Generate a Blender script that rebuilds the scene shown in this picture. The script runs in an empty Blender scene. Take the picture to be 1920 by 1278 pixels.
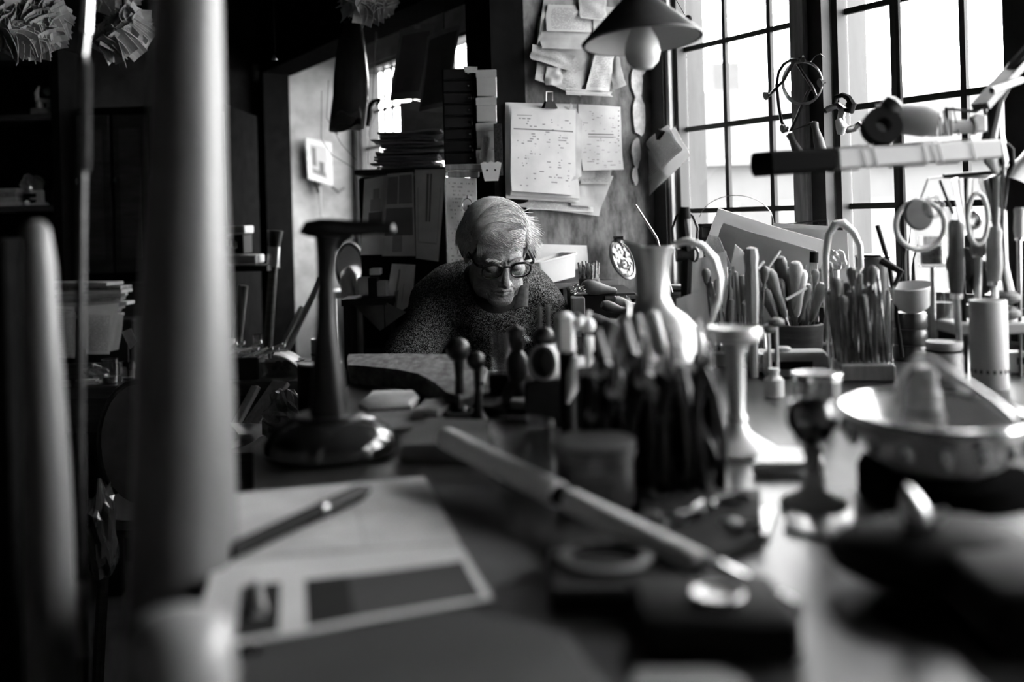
import bpy, math, random
import numpy as np
from mathutils import Vector, Matrix, noise as mnoise

# ------------------------------------------------------------------ camera, sky, light portals, exposure
F = 35.0 / 36.0 * 1920.0          # focal length in pixels of the 1920 x 1278 frame
H = 1.25                          # eye level
HOR = 405.0                       # row of the horizon in the middle column
ROLL = math.radians(1.6)
SC = bpy.context.scene
COL = SC.collection
V = Vector

cam_d = bpy.data.cameras.new('camera')
cam_d.lens = 35.0; cam_d.sensor_width = 36.0; cam_d.sensor_fit = 'HORIZONTAL'
cam_d.shift_y = -(639.0 - HOR) / 1920.0
cam_d.clip_start = 0.02; cam_d.clip_end = 200
cam_d.dof.use_dof = True
cam_d.dof.focus_distance = 2.36
cam_d.dof.aperture_fstop = 2.0
cam = bpy.data.objects.new('camera', cam_d); COL.objects.link(cam)
cam.matrix_world = Matrix.Translation((0, 0, H)) @ Matrix.Rotation(math.pi / 2, 4, 'X') @ Matrix.Rotation(-ROLL, 4, 'Z')
SC.camera = cam

SKY = 18.0
world = bpy.data.worlds.new('overcast_sky'); SC.world = world
world.use_nodes = True
bgn = world.node_tree.nodes['Background']
bgn.inputs[0].default_value = (1, 1, 1, 1); bgn.inputs[1].default_value = SKY

SC.view_settings.view_transform = 'Standard'
SC.view_settings.look = 'None'
SC.view_settings.gamma = 1.0
SC.view_settings.exposure = 0.25
SC.view_settings.use_curve_mapping = False
SC.cycles.use_denoising = True
SC.cycles.max_bounces = 10
SC.cycles.diffuse_bounces = 5
SC.cycles.glossy_bounces = 5
SC.cycles.transparent_max_bounces = 24
SC.cycles.sample_clamp_indirect = 6.0
SC.cycles.caustics_reflective = False
SC.cycles.caustics_refractive = False

# ------------------------------------------------------------------ pixel <-> place helpers
CR, SR = math.cos(ROLL), math.sin(ROLL)
def ray(px, py):
    u = (px - 960.0) / F; v = -(py - HOR) / F
    return V((u * CR + v * SR, 1.0, -u * SR + v * CR))
def P(px, py, d):                       # a point at depth d
    r = ray(px, py); return V((r.x * d, d, H + r.z * d))
def PZ(px, py, z):                      # a point on the level z
    r = ray(px, py); d = (z - H) / r.z; return V((r.x * d, d, z))
def PPL(px, py, p0, n):                 # a point on a plane
    r = ray(px, py); o = V((0, 0, H)); t = (p0 - o).dot(n) / r.dot(n); return o + r * t
# the window wall runs along DW, its room side faces NW; C is the corner of the pier and the window wall
DW = V((0.5177, -0.8556, 0)).normalized()
NW = V((-DW.y * -1, 0, 0))
NW = V((DW.y, -DW.x, 0))                # (-.8556, -.5177): into the room
C = V((275.0 / F * 3.1, 3.1, 0))
def W(s, n, z): return C + DW * s + NW * n + V((0, 0, z))
def toW(p): q = p - C; return (q.dot(DW), q.dot(NW), p.z)
def PW(px, py, n=0.0): return PPL(px, py, C + NW * n, NW)          # on a plane parallel to the window wall
def PP(px, py, s=0.0): return PPL(px, py, C + DW * s, DW)          # on the pier face
def sW(px, py, n=0.0): return toW(PW(px, py, n))[0]

# ------------------------------------------------------------------ materials (procedural, all grey)
MATS = {}
def G(v, rough=0.6, metal=0.0, var=0.25, scale=30.0, bump=0.0, spec=0.5, stretch=None, name=None, coat=0.0, sheen=0):
    key = (round(v, 4), rough, metal, var, scale, bump, spec, stretch, coat)
    if key in MATS: return MATS[key]
    m = bpy.data.materials.new(name or 'grey_%d' % len(MATS)); m.use_nodes = True
    nt = m.node_tree; b = nt.nodes['Principled BSDF']
    b.inputs['Base Color'].default_value = (v, v, v, 1)
    b.inputs['Roughness'].default_value = rough; b.inputs['Metallic'].default_value = metal
    b.inputs['Specular IOR Level'].default_value = spec
    if coat: b.inputs['Coat Weight'].default_value = coat; b.inputs['Coat Roughness'].default_value = 0.08
    if var or bump:
        tc = nt.nodes.new('ShaderNodeTexCoord'); nz = nt.nodes.new('ShaderNodeTexNoise')
        nz.inputs['Scale'].default_value = scale; nz.inputs['Detail'].default_value = 5; nz.inputs['Roughness'].default_value = 0.62
        src = tc.outputs['Object']
        if stretch:
            mp = nt.nodes.new('ShaderNodeMapping'); mp.inputs['Scale'].default_value = stretch
            nt.links.new(src, mp.inputs[0]); src = mp.outputs[0]
        nt.links.new(src, nz.inputs['Vector'])
        if var:
            rp = nt.nodes.new('ShaderNodeValToRGB')
            lo = max(0.0, v * (1 - var)); hi = min(1.0, v * (1 + var))
            rp.color_ramp.elements[0].position = 0.3; rp.color_ramp.elements[1].position = 0.72
            rp.color_ramp.elements[0].color = (lo, lo, lo, 1); rp.color_ramp.elements[1].color = (hi, hi, hi, 1)
            nt.links.new(nz.outputs['Fac'], rp.inputs[0]); nt.links.new(rp.outputs[0], b.inputs['Base Color'])
        if bump:
            bp = nt.nodes.new('ShaderNodeBump'); bp.inputs['Strength'].default_value = bump; bp.inputs['Distance'].default_value = 0.004
            nt.links.new(nz.outputs['Fac'], bp.inputs['Height']); nt.links.new(bp.outputs[0], b.inputs['Normal'])
    MATS[key] = m
    return m

def M_(nt, op, a, b=None, c=None):
    n = nt.nodes.new('ShaderNodeMath'); n.operation = op
    for i, x in enumerate((a, b, c)):
        if x is None: continue
        if isinstance(x, (int, float)): n.inputs[i].default_value = x
        else: nt.links.new(x, n.inputs[i])
    return n.outputs[0]

def paper_mat(name, v=0.75, ink=0.08, rows=34, seed=0.0, margin=0.1, top=0.1, density=0.5, blocks=(), curve=False, var=0.12, text=True, cols=26):
    """sheet print in UV space: rows of words, solid bars, stains"""
    m = bpy.data.materials.new(name); m.use_nodes = True
    nt = m.node_tree; b = nt.nodes['Principled BSDF']; b.inputs['Roughness'].default_value = 0.8
    b.inputs['Specular IOR Level'].default_value = 0.2
    uv = nt.nodes.new('ShaderNodeUVMap'); uv.uv_map = 'UVMap'
    sp = nt.nodes.new('ShaderNodeSeparateXYZ'); nt.links.new(uv.outputs[0], sp.inputs[0])
    u, w = sp.outputs[0], sp.outputs[1]
    inkmask = None
    def add(x):
        nonlocal inkmask
        inkmask = x if inkmask is None else M_(nt, 'MAXIMUM', inkmask, x)
    def rect(u0, u1, v0, v1):
        a = M_(nt, 'MULTIPLY', M_(nt, 'GREATER_THAN', u, u0), M_(nt, 'LESS_THAN', u, u1))
        c = M_(nt, 'MULTIPLY', M_(nt, 'GREATER_THAN', w, v0), M_(nt, 'LESS_THAN', w, v1))
        return M_(nt, 'MULTIPLY', a, c)
    if text:
        row = M_(nt, 'FLOOR', M_(nt, 'MULTIPLY', w, rows))
        fr = M_(nt, 'FRACT', M_(nt, 'MULTIPLY', w, rows))
        line = M_(nt, 'MULTIPLY', M_(nt, 'GREATER_THAN', fr, 0.3), M_(nt, 'LESS_THAN', fr, 0.72))
        cb = nt.nodes.new('ShaderNodeCombineXYZ')
        nt.links.new(M_(nt, 'MULTIPLY', u, float(cols)), cb.inputs[0]); nt.links.new(M_(nt, 'MULTIPLY', row, 7.31), cb.inputs[1]); cb.inputs[2].default_value = seed
        nz = nt.nodes.new('ShaderNodeTexNoise'); nz.inputs['Scale'].default_value = 1.0; nz.inputs['Detail'].default_value = 2
        nt.links.new(cb.outputs[0], nz.inputs['Vector'])
        word = M_(nt, 'GREATER_THAN', nz.outputs['Fac'], 1.0 - density)
        t = M_(nt, 'MULTIPLY', M_(nt, 'MULTIPLY', line, word), rect(margin, 1 - margin, margin * 0.7, 1 - top))
        add(M_(nt, 'MULTIPLY', t, 0.75))
    for (u0, u1, v0, v1, k) in blocks:
        add(M_(nt, 'MULTIPLY', rect(u0, u1, v0, v1), k))
    tc = nt.nodes.new('ShaderNodeTexCoord'); st = nt.nodes.new('ShaderNodeTexNoise')
    st.inputs['Scale'].default_value = 14.0; st.inputs['Detail'].default_value = 4
    nt.links.new(tc.outputs['Object'], st.inputs['Vector'])
    rp = nt.nodes.new('ShaderNodeValToRGB')
    lo, hi = v * (1 - var), min(1, v * (1 + var * 0.6))
    rp.color_ramp.elements[0].position = 0.3; rp.color_ramp.elements[1].position = 0.65
    rp.color_ramp.elements[0].color = (lo, lo, lo, 1); rp.color_ramp.elements[1].color = (hi, hi, hi, 1)
    nt.links.new(st.outputs['Fac'], rp.inputs[0])
    if inkmask is not None:
        mx = nt.nodes.new('ShaderNodeMixRGB'); nt.links.new(inkmask, mx.inputs[0]); nt.links.new(rp.outputs[0], mx.inputs[1])
        mx.inputs[2].default_value = (ink, ink, ink, 1); nt.links.new(mx.outputs[0], b.inputs['Base Color'])
    else:
        nt.links.new(rp.outputs[0], b.inputs['Base Color'])
    return m

def glass_mat(name, tint=0.92, gloss=0.12, rough=0.02):
    m = bpy.data.materials.new(name); m.use_nodes = True
    nt = m.node_tree; nt.nodes.clear()
    out = nt.nodes.new('ShaderNodeOutputMaterial'); mix = nt.nodes.new('ShaderNodeMixShader')
    tr = nt.nodes.new('ShaderNodeBsdfTransparent'); tr.inputs[0].default_value = (tint, tint, tint, 1)
    gl = nt.nodes.new('ShaderNodeBsdfGlossy'); gl.inputs['Roughness'].default_value = rough
    lw = nt.nodes.new('ShaderNodeLayerWeight'); lw.inputs[0].default_value = 0.5
    f = M_(nt, 'MULTIPLY_ADD', M_(nt, 'POWER', lw.outputs['Facing'], 4.0), 0.9, gloss * 0.3)
    nt.links.new(f, mix.inputs[0]); nt.links.new(tr.outputs[0], mix.inputs[1]); nt.links.new(gl.outputs[0], mix.inputs[2])
    nt.links.new(mix.outputs[0], out.inputs[0])
    return m
def translucent(m, fac=0.5, v=0.8):
    """thin sheet that lets light through, like paper or milky film"""
    nt = m.node_tree; b = nt.nodes['Principled BSDF']; out = nt.nodes['Material Output']
    t = nt.nodes.new('ShaderNodeBsdfTranslucent'); t.inputs[0].default_value = (v, v, v, 1)
    mx = nt.nodes.new('ShaderNodeMixShader'); mx.inputs[0].default_value = fac
    nt.links.new(b.outputs[0], mx.inputs[1]); nt.links.new(t.outputs[0], mx.inputs[2]); nt.links.new(mx.outputs[0], out.inputs[0])
    return m
GLASS = glass_mat('jar_glass', 0.84, 0.45)
PANE = glass_mat('window_glass', 0.97, 0.05)
PLASTIC_BAG = glass_mat('clear_plastic', 0.6, 0.9, 0.18)

WOOD_D = G(0.035, 0.5, 0, 0.5, 9, 0.25, 0.4, (1, 1, 8), 'dark_wood')
WOOD_BENCH = G(0.035, 0.34, 0, 0.5, 7, 0.15, 0.5, (8, 1.2, 1), 'bench_wood')
WOOD_M = G(0.22, 0.55, 0, 0.35, 12, 0.2, 0.4, (6, 6, 1), 'mid_wood')
WOOD_L = G(0.45, 0.55, 0, 0.25, 14, 0.1, 0.4, (6, 6, 1), 'pale_wood')
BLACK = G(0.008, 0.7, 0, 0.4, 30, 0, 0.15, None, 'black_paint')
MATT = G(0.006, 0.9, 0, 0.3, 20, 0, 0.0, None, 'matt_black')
IRON = G(0.05, 0.38, 0.85, 0.4, 40, 0.1, 0.5, None, 'black_iron')
STEEL = G(0.35, 0.28, 1.0, 0.25, 50, 0.03, 0.5, None, 'dull_steel')
SILVER = G(0.78, 0.2, 1.0, 0.12, 20, 0.02, 0.5, None, 'silver_metal')
WHITE = G(0.72, 0.5, 0, 0.08, 12, 0, 0.4, None, 'white_paint')
PLAST = G(0.6, 0.4, 0, 0.1, 10, 0, 0.5, None, 'pale_plastic')
CARD = G(0.5, 0.8, 0, 0.12, 10, 0.05, 0.2, None, 'card')
RUBBER = G(0.02, 0.65, 0, 0.2, 30, 0, 0.3, None, 'black_rubber')
PAPER = paper_mat('plain_paper', 0.72, text=False)
PAPER_D = paper_mat('brown_paper', 0.36, text=False, var=0.3)

# ------------------------------------------------------------------ mesh helpers
LOC = {}
def frame_z(p0, p1):
    """matrix with its z axis from p0 towards p1, origin p0"""
    z = (p1 - p0).normalized()
    x = z.orthogonal().normalized() if abs(z.z) > 0.999 else V((0, 0, 1)).cross(z).normalized()
    y = z.cross(x)
    return Matrix.Translation(p0) @ Matrix((x, y, z)).transposed().to_4x4()
def RZ(a): return Matrix.Rotation(a, 4, 'Z')
def TR(p): return Matrix.Translation(p)
class MB:
    def __init__(self): self.v = []; self.f = []; self.uv = {}
    def add(self, vs, fs, M=None):
        o = len(self.v)
        self.v += [(M @ V(p)) if M is not None else V(p) for p in vs]
        self.f += [tuple(i + o for i in f) for f in fs]
        return self
    def box(self, c, s, M=None, taper=1.0):
        x, y, z = s[0] / 2, s[1] / 2, s[2] / 2; t = taper
        vs = [(c[0] + a * x * (t if k > 0 else 1), c[1] + b * y * (t if k > 0 else 1), c[2] + k * z) for k in (-1, 1) for a, b in ((-1, -1), (1, -1), (1, 1), (-1, 1))]
        return self.add(vs, [(3, 2, 1, 0), (4, 5, 6, 7), (0, 1, 5, 4), (1, 2, 6, 5), (2, 3, 7, 6), (3, 0, 4, 7)], M)
    def bbox(self, c, s, b=0.003, M=None):
        """box with chamfered vertical and horizontal edges"""
        x, y, z = s[0] / 2, s[1] / 2, s[2] / 2; b = min(b, x * .9, y * .9, z * .9)
        rings = []
        for (zz, k) in ((-z, b), (-z + b, 0), (z - b, 0), (z, b)):
            X, Y = x - k, y - k
            rings.append([(-X + b, -Y, zz), (X - b, -Y, zz), (X, -Y + b, zz), (X, Y - b, zz), (X - b, Y, zz), (-X + b, Y, zz), (-X, Y - b, zz), (-X, -Y + b, zz)])
        vs = [(p[0] + c[0], p[1] + c[1], p[2] + c[2]) for r in rings for p in r]
        fs = [tuple(reversed(range(8))), tuple(range(24, 32))]
        for r in range(3):
            for i in range(8):
                j = (i + 1) % 8; fs.append((r * 8 + i, r * 8 + j, r * 8 + 8 + j, r * 8 + 8 + i))
        return self.add(vs, fs, M)
    def tube(self, pts, r, n=8, caps=True, flat=1.0):
        pts = [V(p) for p in pts]; m = len(pts)
        rr = r if isinstance(r, (list, tuple)) else [r] * m
        tg = [(pts[min(i + 1, m - 1)] - pts[max(i - 1, 0)]).normalized() for i in range(m)]
        x = tg[0].orthogonal().normalized(); vs = []; fs = []
        for i in range(m):
            x = (x - tg[i] * x.dot(tg[i]))
            x = x.normalized() if x.length > 1e-6 else tg[i].orthogonal().normalized()
            y = tg[i].cross(x)
            for k in range(n):
                a = 2 * math.pi * k / n
                vs.append(pts[i] + (x * math.cos(a) + y * math.sin(a) * flat) * rr[i])
        for i in range(m - 1):
            for k in range(n):
                j = (k + 1) % n; fs.append((i * n + k, i * n + j, i * n + n + j, i * n + n + k))
        if caps: fs.append(tuple(reversed(range(n)))); fs.append(tuple(range((m - 1) * n, m * n)))
        return self.add(vs, fs)
    def lathe(self, prof, n=20, M=None, caps=True, sx=1.0, sy=1.0):
        vs = []; fs = []; m = len(prof)
        for r, z in prof:
            for k in range(n):
                a = 2 * math.pi * k / n; vs.append((r * sx * math.cos(a), r * sy * math.sin(a), z))
        for i in range(m - 1):
            for k in range(n):
                j = (k + 1) % n; fs.append((i * n + k, i * n + j, i * n + n + j, i * n + n + k))
        if caps:
            if prof[0][0] > 1e-6: fs.append(tuple(reversed(range(n))))
            if prof[-1][0] > 1e-6: fs.append(tuple(range((m - 1) * n, m * n)))
        return self.add(vs, fs, M)
    def ball(self, c, r, n=12, M=None, s=(1, 1, 1)):
        m = max(5, n // 2 + 1); vs = []; fs = []
        for i in range(m):
            t = math.pi * i / (m - 1); q = max(math.sin(t), 0.02)
            for k in range(n):
                a = 2 * math.pi * k / n
                vs.append((c[0] + r * s[0] * q * math.cos(a), c[1] + r * s[1] * q * math.sin(a), c[2] - r * s[2] * math.cos(t)))
        for i in range(m - 1):
            for k in range(n):
                j = (k + 1) % n; fs.append((i * n + k, i * n + j, i * n + n + j, i * n + n + k))
        fs.append(tuple(reversed(range(n)))); fs.append(tuple(range((m - 1) * n, m * n)))
        return self.add(vs, fs, M)
    def prism(self, poly, z0, z1, M=None):
        n = len(poly)
        vs = [(p[0], p[1], z0) for p in poly] + [(p[0], p[1], z1) for p in poly]
        fs = [tuple(reversed(range(n))), tuple(range(n, 2 * n))] + [(i, (i + 1) % n, n + (i + 1) % n, n + i) for i in range(n)]
        return self.add(vs, fs, M)
    def grid(self, fn, nu, nv, thick=0.0):
        """fn(u, v) -> point, with UVs; thick gives the sheet a second side"""
        o = len(self.v); pts = [[V(fn(i / nu, j / nv)) for i in range(nu + 1)] for j in range(nv + 1)]
        for side in ((0, 1) if thick else (0,)):
            base = len(self.v)
            for j in range(nv + 1):
                for i in range(nu + 1):
                    p = pts[j][i]
                    if side:
                        du = pts[j][min(i + 1, nu)] - pts[j][max(i - 1, 0)]; dv = pts[min(j + 1, nv)][i] - pts[max(j - 1, 0)][i]
                        nn = du.cross(dv)
                        p = p - (nn.normalized() if nn.length > 1e-12 else V((0, 0, 1))) * thick
                    self.v.append(p); self.uv[len(self.v) - 1] = (i / nu, j / nv)
            for j in range(nv):
                for i in range(nu):
                    a = base + j * (nu + 1) + i; q = (a, a + 1, a + nu + 2, a + nu + 1)
                    self.f.append(q if not side else tuple(reversed(q)))
        if thick:
            b2 = o + (nu + 1) * (nv + 1)
            rim = [j * 0 + i for i in range(nu + 1)] + [(nu + 1) * j + nu for j in range(1, nv + 1)] + [(nu + 1) * nv + i for i in range(nu - 1, -1, -1)] + [(nu + 1) * j for j in range(nv - 1, 0, -1)]
            for k in range(len(rim)):
                a, b = rim[k], rim[(k + 1) % len(rim)]
                self.f.append((o + b, o + a, b2 + a, b2 + b))
        return self
    def build(self, name, mat, parent=None, smooth=True, angle=38):
        L = LOC.get(parent.name, V((0, 0, 0))) if parent is not None else V((0, 0, 0))
        me = bpy.data.meshes.new(name)
        me.from_pydata([tuple(p - L) for p in self.v], [], self.f)
        if self.uv:
            ul = me.uv_layers.new(name='UVMap'); li = np.empty(len(me.loops), dtype=np.int32); me.loops.foreach_get('vertex_index', li)
            arr = np.zeros((len(self.v), 2), dtype=np.float32)
            for k, w in self.uv.items(): arr[k] = w
            ul.data.foreach_set('uv', arr[li].ravel())
        me.materials.append(mat)
        if smooth:
            me.polygons.foreach_set('use_smooth', [True] * len(me.polygons)); me.set_sharp_from_angle(angle=math.radians(angle))
        me.validate(); me.update()
        ob = bpy.data.objects.new(name, me); COL.objects.link(ob)
        if parent is not None: ob.parent = parent; LOC[ob.name] = L
        return ob
def tag(o, label, cat, group=None, kind=None):
    o['label'] = label; o['category'] = cat
    if group: o['group'] = group
    if kind: o['kind'] = kind
    return o
def T(name, label, cat, loc, group=None):
    o = bpy.data.objects.new(name, None); o.empty_display_size = 0.02; o.location = loc; COL.objects.link(o)
    LOC[o.name] = V(loc); return tag(o, label, cat, group)
def solo(mb, name, mat, label, cat, loc=None, group=None, smooth=True, angle=38):
    """a thing that is one mesh, its origin at loc"""
    L = V(loc) if loc is not None else V((sum(p.x for p in mb.v) / len(mb.v), sum(p.y for p in mb.v) / len(mb.v), min(p.z for p in mb.v)))
    mb.v = [p - L for p in mb.v]
    o = mb.build(name, mat, None, smooth, angle); o.location = L
    return tag(o, label, cat, group)
def struct(mb, name, mat, parent=None, smooth=False):
    o = mb.build(name, mat, parent, smooth)
    if parent is None: o['kind'] = 'structure'
    return o
def rnd(a, b): return random.uniform(a, b)
random.seed(7)
def sheet_fn(c00, c10, c11, c01, bend=0.0, nrm=None, wob=0.0, seed=0.0, curl=0.0):
    """bilinear sheet (bottom-left, bottom-right, top-right, top-left) with a bend, creases and a curled lower edge"""
    c00, c10, c11, c01 = V(c00), V(c10), V(c11), V(c01)
    if nrm is None: nrm = (c10 - c00).cross(c01 - c00).normalized()
    def fn(u, v):
        p = (c00 * (1 - u) + c10 * u) * (1 - v) + (c01 * (1 - u) + c11 * u) * v
        k = bend * (math.sin(math.pi * u) - 0.5)
        if curl: k += curl * (1 - v) ** 3
        if wob: k += wob * mnoise.noise(V((u * 2.3 + seed, v * 2.9 - seed, seed * 1.7)))
        return p + nrm * k
    return fn
# ------------------------------------------------------------------ the room
PLASTER = G(0.26, 0.85, 0, 0.35, 6, 0.35, 0.15, None, 'old_plaster')
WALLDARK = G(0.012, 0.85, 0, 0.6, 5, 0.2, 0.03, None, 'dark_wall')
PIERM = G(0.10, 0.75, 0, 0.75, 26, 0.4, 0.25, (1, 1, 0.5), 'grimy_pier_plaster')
ZC = 2.3
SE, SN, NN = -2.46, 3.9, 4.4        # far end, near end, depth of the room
def wpoly(pts): return [tuple(W(s, n, 0)[:2]) for s, n in pts]
struct(MB().prism(wpoly([(SE, 0), (SN, 0), (SN, NN), (SE, NN)]), -0.05, 0.0), 'floor', G(0.02, 0.7, 0, 0.5, 4, 0.1, 0.3, (1, 6, 1), 'floor_boards'))
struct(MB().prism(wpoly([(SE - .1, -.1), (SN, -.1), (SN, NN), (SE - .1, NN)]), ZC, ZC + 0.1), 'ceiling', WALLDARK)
def wbox(mb, s0, s1, n0, n1, z0, z1):
    c = W((s0 + s1) / 2, (n0 + n1) / 2, (z0 + z1) / 2)
    R = Matrix((DW, NW, V((0, 0, 1)))).transposed().to_4x4()
    mb.box((0, 0, 0), (abs(s1 - s0), abs(n1 - n0), abs(z1 - z0)), TR(c) @ R); return mb
s1a, s1b = sW(1262, 300), sW(1512, 300)
s2a, s2b = sW(1560, 300), sW(1903, 200)
ZS, ZT = 1.03, 2.16
s3a, s3b = SE + 0.06, -0.75
OPEN = [(s3a, s3b, 1.0, 2.03), (s1a, s1b, ZS, ZT), (s2a, s2b, ZS, ZT), (s2b + .09, s2b + .95, ZS, ZT), (s2b + 1.06, s2b + 1.9, ZS, ZT)]
wb = MB(); cur = SE - 0.1
for (a, b, z0, z1) in OPEN:
    wbox(wb, cur, a, -0.12, 0, 0, ZC); wbox(wb, a, b, -0.12, 0, 0, z0); wbox(wb, a, b, -0.12, 0, z1, ZC); cur = b
wbox(wb, cur, SN, -0.12, 0, 0, ZC)
struct(wb, 'wall_right', PLASTER)
struct(wbox(MB(), SE - .1, SE, -.1, .38, 0, ZC), 'wall_back', PLASTER)
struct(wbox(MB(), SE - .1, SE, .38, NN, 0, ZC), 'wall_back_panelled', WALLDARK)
struct(wbox(MB(), SE, SN, NN, NN + .1, 0, ZC), 'wall_left', G(.08, .85, 0, .3, 6, 0, .15, None, 'left_plaster'))
struct(wbox(MB(), SN, SN + .1, -.1, NN, 0, ZC), 'wall_front', G(.25, .85, 0, .2, 6, 0, .15, None, 'front_plaster'))
# header beam along the bay of the far window, dark post where the panelling begins
struct(wbox(MB(), SE, -0.35, .34, .50, 1.985, ZC), 'trim_1', MATT)
struct(wbox(MB(), SE, SE + .09, .37, .50, 0, 1.985), 'trim_2', MATT)
# pier between the windows with the papers on it, dark post at its free end
npier = 0.56
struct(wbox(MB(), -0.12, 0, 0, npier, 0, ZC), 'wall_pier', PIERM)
struct(wbox(MB(), -0.13, .012, npier - .075, npier + .035, 0, ZC), 'trim_3', MATT)
# torn plaster near the corner: raised flakes of pale plaster
for i, (px, py, w_, h_) in enumerate(((1193, 150, .045, .10), (1197, 215, .05, .13), (1192, 285, .035, .09), (1204, 120, .03, .07), (1190, 330, .022, .06))):
    p = PP(px, py, 0.004); mb = MB(); R = Matrix((NW * -1, V((0, 0, 1)), DW)).transposed().to_4x4()
    poly = []
    for k in range(14):
        a = 2 * math.pi * k / 14; q = 1 + .35 * mnoise.noise(V((math.cos(a) * 2, math.sin(a) * 2, i * 3.1)))
        poly.append((math.cos(a) * w_ / 2 * q, math.sin(a) * h_ / 2 * q))
    mb.prism(poly, -0.004, 0.004, TR(p) @ R)
    tag(mb.build('plaster_flake', G(.5, .9, 0, .3, 40, .4, .1, None, 'flaking_plaster'), bpy.data.objects['wall_pier']), '', '').pop('category')
for o in bpy.data.objects:
    if o.name.startswith('plaster_flake'): del o['label']

PORTAL = False
# windows: frame, glazing bars, panes one by one
BARM = G(0.01, 0.6, 0.0, 0.4, 30, 0, 0.4, None, 'black_iron_bar')
FRAMEM = G(0.025, 0.6, 0, 0.5, 12, 0.2, 0.4, (1, 1, .2), 'dark_window_frame')
def window(idx, s0, s1, z0, z1, vs, zs, fw=0.018):
    root = bpy.data.objects.new('window_%d' % idx, None); COL.objects.link(root); root.location = W((s0 + s1) / 2, 0, z0)
    LOC[root.name] = V(root.location); root['kind'] = 'structure'
    m = MB()
    wbox(m, s0, s0 + fw, -.119, -.012, z0, z1); wbox(m, s1 - fw, s1, -.119, -.012, z0, z1)
    wbox(m, s0 + fw, s1 - fw, -.119, -.012, z0, z0 + fw); wbox(m, s0 + fw, s1 - fw, -.119, -.012, z1 - fw, z1)
    m.build('window_frame', FRAMEM, root, False)
    for s in vs: wbox(MB(), s - .0072, s + .0072, -.051, -.039, z0 + fw, z1 - fw).build('glazing_bar', BARM, root, False)
    ss = [s0 + fw] + list(vs) + [s1 - fw]; zz = [z0 + fw] + list(zs) + [z1 - fw]
    for z in zs: wbox(MB(), s0 + fw, s1 - fw, -.0505, -.0395, z - .0072, z + .0072).build('glazing_bar', BARM, root, False)
    for i in range(len(ss) - 1):
        for j in range(len(zz) - 1):
            wbox(MB(), ss[i] + .004, ss[i + 1] - .004, -.047, -.043, zz[j] + .004, zz[j + 1] - .004).build('pane', PANE, root, False)
    # a light portal in the opening: only helps the renderer find the sky
    ld = bpy.data.lights.new('sky_portal_%d' % idx, 'AREA'); ld.shape = 'RECTANGLE'; ld.size = s1 - s0; ld.size_y = z1 - z0
    ld.cycles.is_portal = True; ld.energy = 0.0
    if not PORTAL: return root
    lo = bpy.data.objects.new('sky_portal_%d' % idx, ld); COL.objects.link(lo)
    lo.matrix_world = TR(W((s0 + s1) / 2, -.09, (z0 + z1) / 2)) @ Matrix((DW * -1, V((0, 0, 1)), NW * -1)).transposed().to_4x4()
    return root
def zW(px, py): return PW(px, py).z
zb = [zW(1300, 395), zW(1300, 238), zW(1300, 83)]; zb.append(zb[2] + (zb[2] - zb[1]))
window(1, s1a, s1b, ZS, ZT, [sW(1341, 200), sW(1425, 200)], zb)
window(2, s2a, s2b, ZS, ZT, [sW(1657, 200), sW(1787, 200)], zb)
window(3, OPEN[3][0], OPEN[3][1], ZS, ZT, [OPEN[3][0] + .28 * k for k in (1, 2)], zb)
window(4, OPEN[4][0], OPEN[4][1], ZS, ZT, [OPEN[4][0] + .28 * k for k in (1, 2)], zb)
window(5, s3a, s3b, 1.0, 2.03, [sW(706, 220) , sW(721, 220), sW(742, 220) + .1, sW(742, 220) + .3, sW(742, 220) + .52, sW(742, 220) + .74], [1.3, 1.62, 1.8])
# timber post and dark jamb between the two windows; jamb at the pier
struct(wbox(MB(), s1b - .004, sW(1535, 300), 0, .045, ZS - .1, ZC), 'trim_4', G(.2, .7, 0, .5, 10, .5, .3, (8, 8, .6), 'weathered_oak'))
struct(wbox(MB(), sW(1536, 300), s2a + .004, 0, .03, ZS - .1, ZC), 'trim_5', BARM)
struct(wbox(MB(), .006, s1a - .012, 0, .022, .96, ZC), 'trim_6', FRAMEM)
struct(wbox(MB(), s1a - .011, s1a + .004, 0, .012, .96, ZC), 'trim_7', G(.4, .7, 0, .3, 12, .2, .3, (1, 1, .3), 'worn_white_frame'))
struct(wbox(MB(), s1a - .02, s2b + 2.0, .0, .05, ZS - .03, ZS), 'trim_8', G(.25, .7, 0, .4, 12, .2, .3, None, 'window_board'))
struct(wbox(MB(), s2b - .004, s2b + .085, 0, .03, .96, ZC), 'trim_9', BARM)

# ------------------------------------------------------------------ outside: pale houses across the yard
HB = T('house_across_yard', 'pale house with low pitched roof seen hazily through window panes', 'house', (3.4, 11, -3))
HWALL = G(.085, .9, 0, .1, 2, 0, .1, None, 'pale_render'); HROOF = G(.065, .9, 0, .15, 3, 0, .1, None, 'grey_slates')
MB().box((4.2, 12.5, -.6), (7.4, 3, 4.9)).build('wall', HWALL, HB, False)
mb = MB(); mb.add([(.4, 10.8, 1.83), (8.1, 10.8, 1.83), (8.1, 14.2, 1.83), (.4, 14.2, 1.83), (.9, 12.5, 2.75), (7.6, 12.5, 2.75)],
       [(0, 1, 5, 4), (1, 2, 5), (2, 3, 4, 5), (3, 0, 4), (3, 2, 1, 0)]); mb.build('roof', HROOF, HB, False)
for k in range(7):
    x = 1.3 + k * .95
    w = MB().box((x, 10.98, .9), (.5, .06, .85)).build('window', G(.14, .8, 0, .1, 3, 0, .1, None, 'far_frame'), HB, False)
    MB().box((x, 10.955, .9), (.4, .03, .74)).build('pane', G(.05, .3, 0, .1, 3, 0, .5, None, 'far_glass'), w, False)
MB().box((4.2, 10.9, 1.8), (7.5, .12, .1)).build('gutter', G(.2, .8, 0, .1, 3, 0, .1, None, 'gutter_grey'), HB, False)
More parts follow.
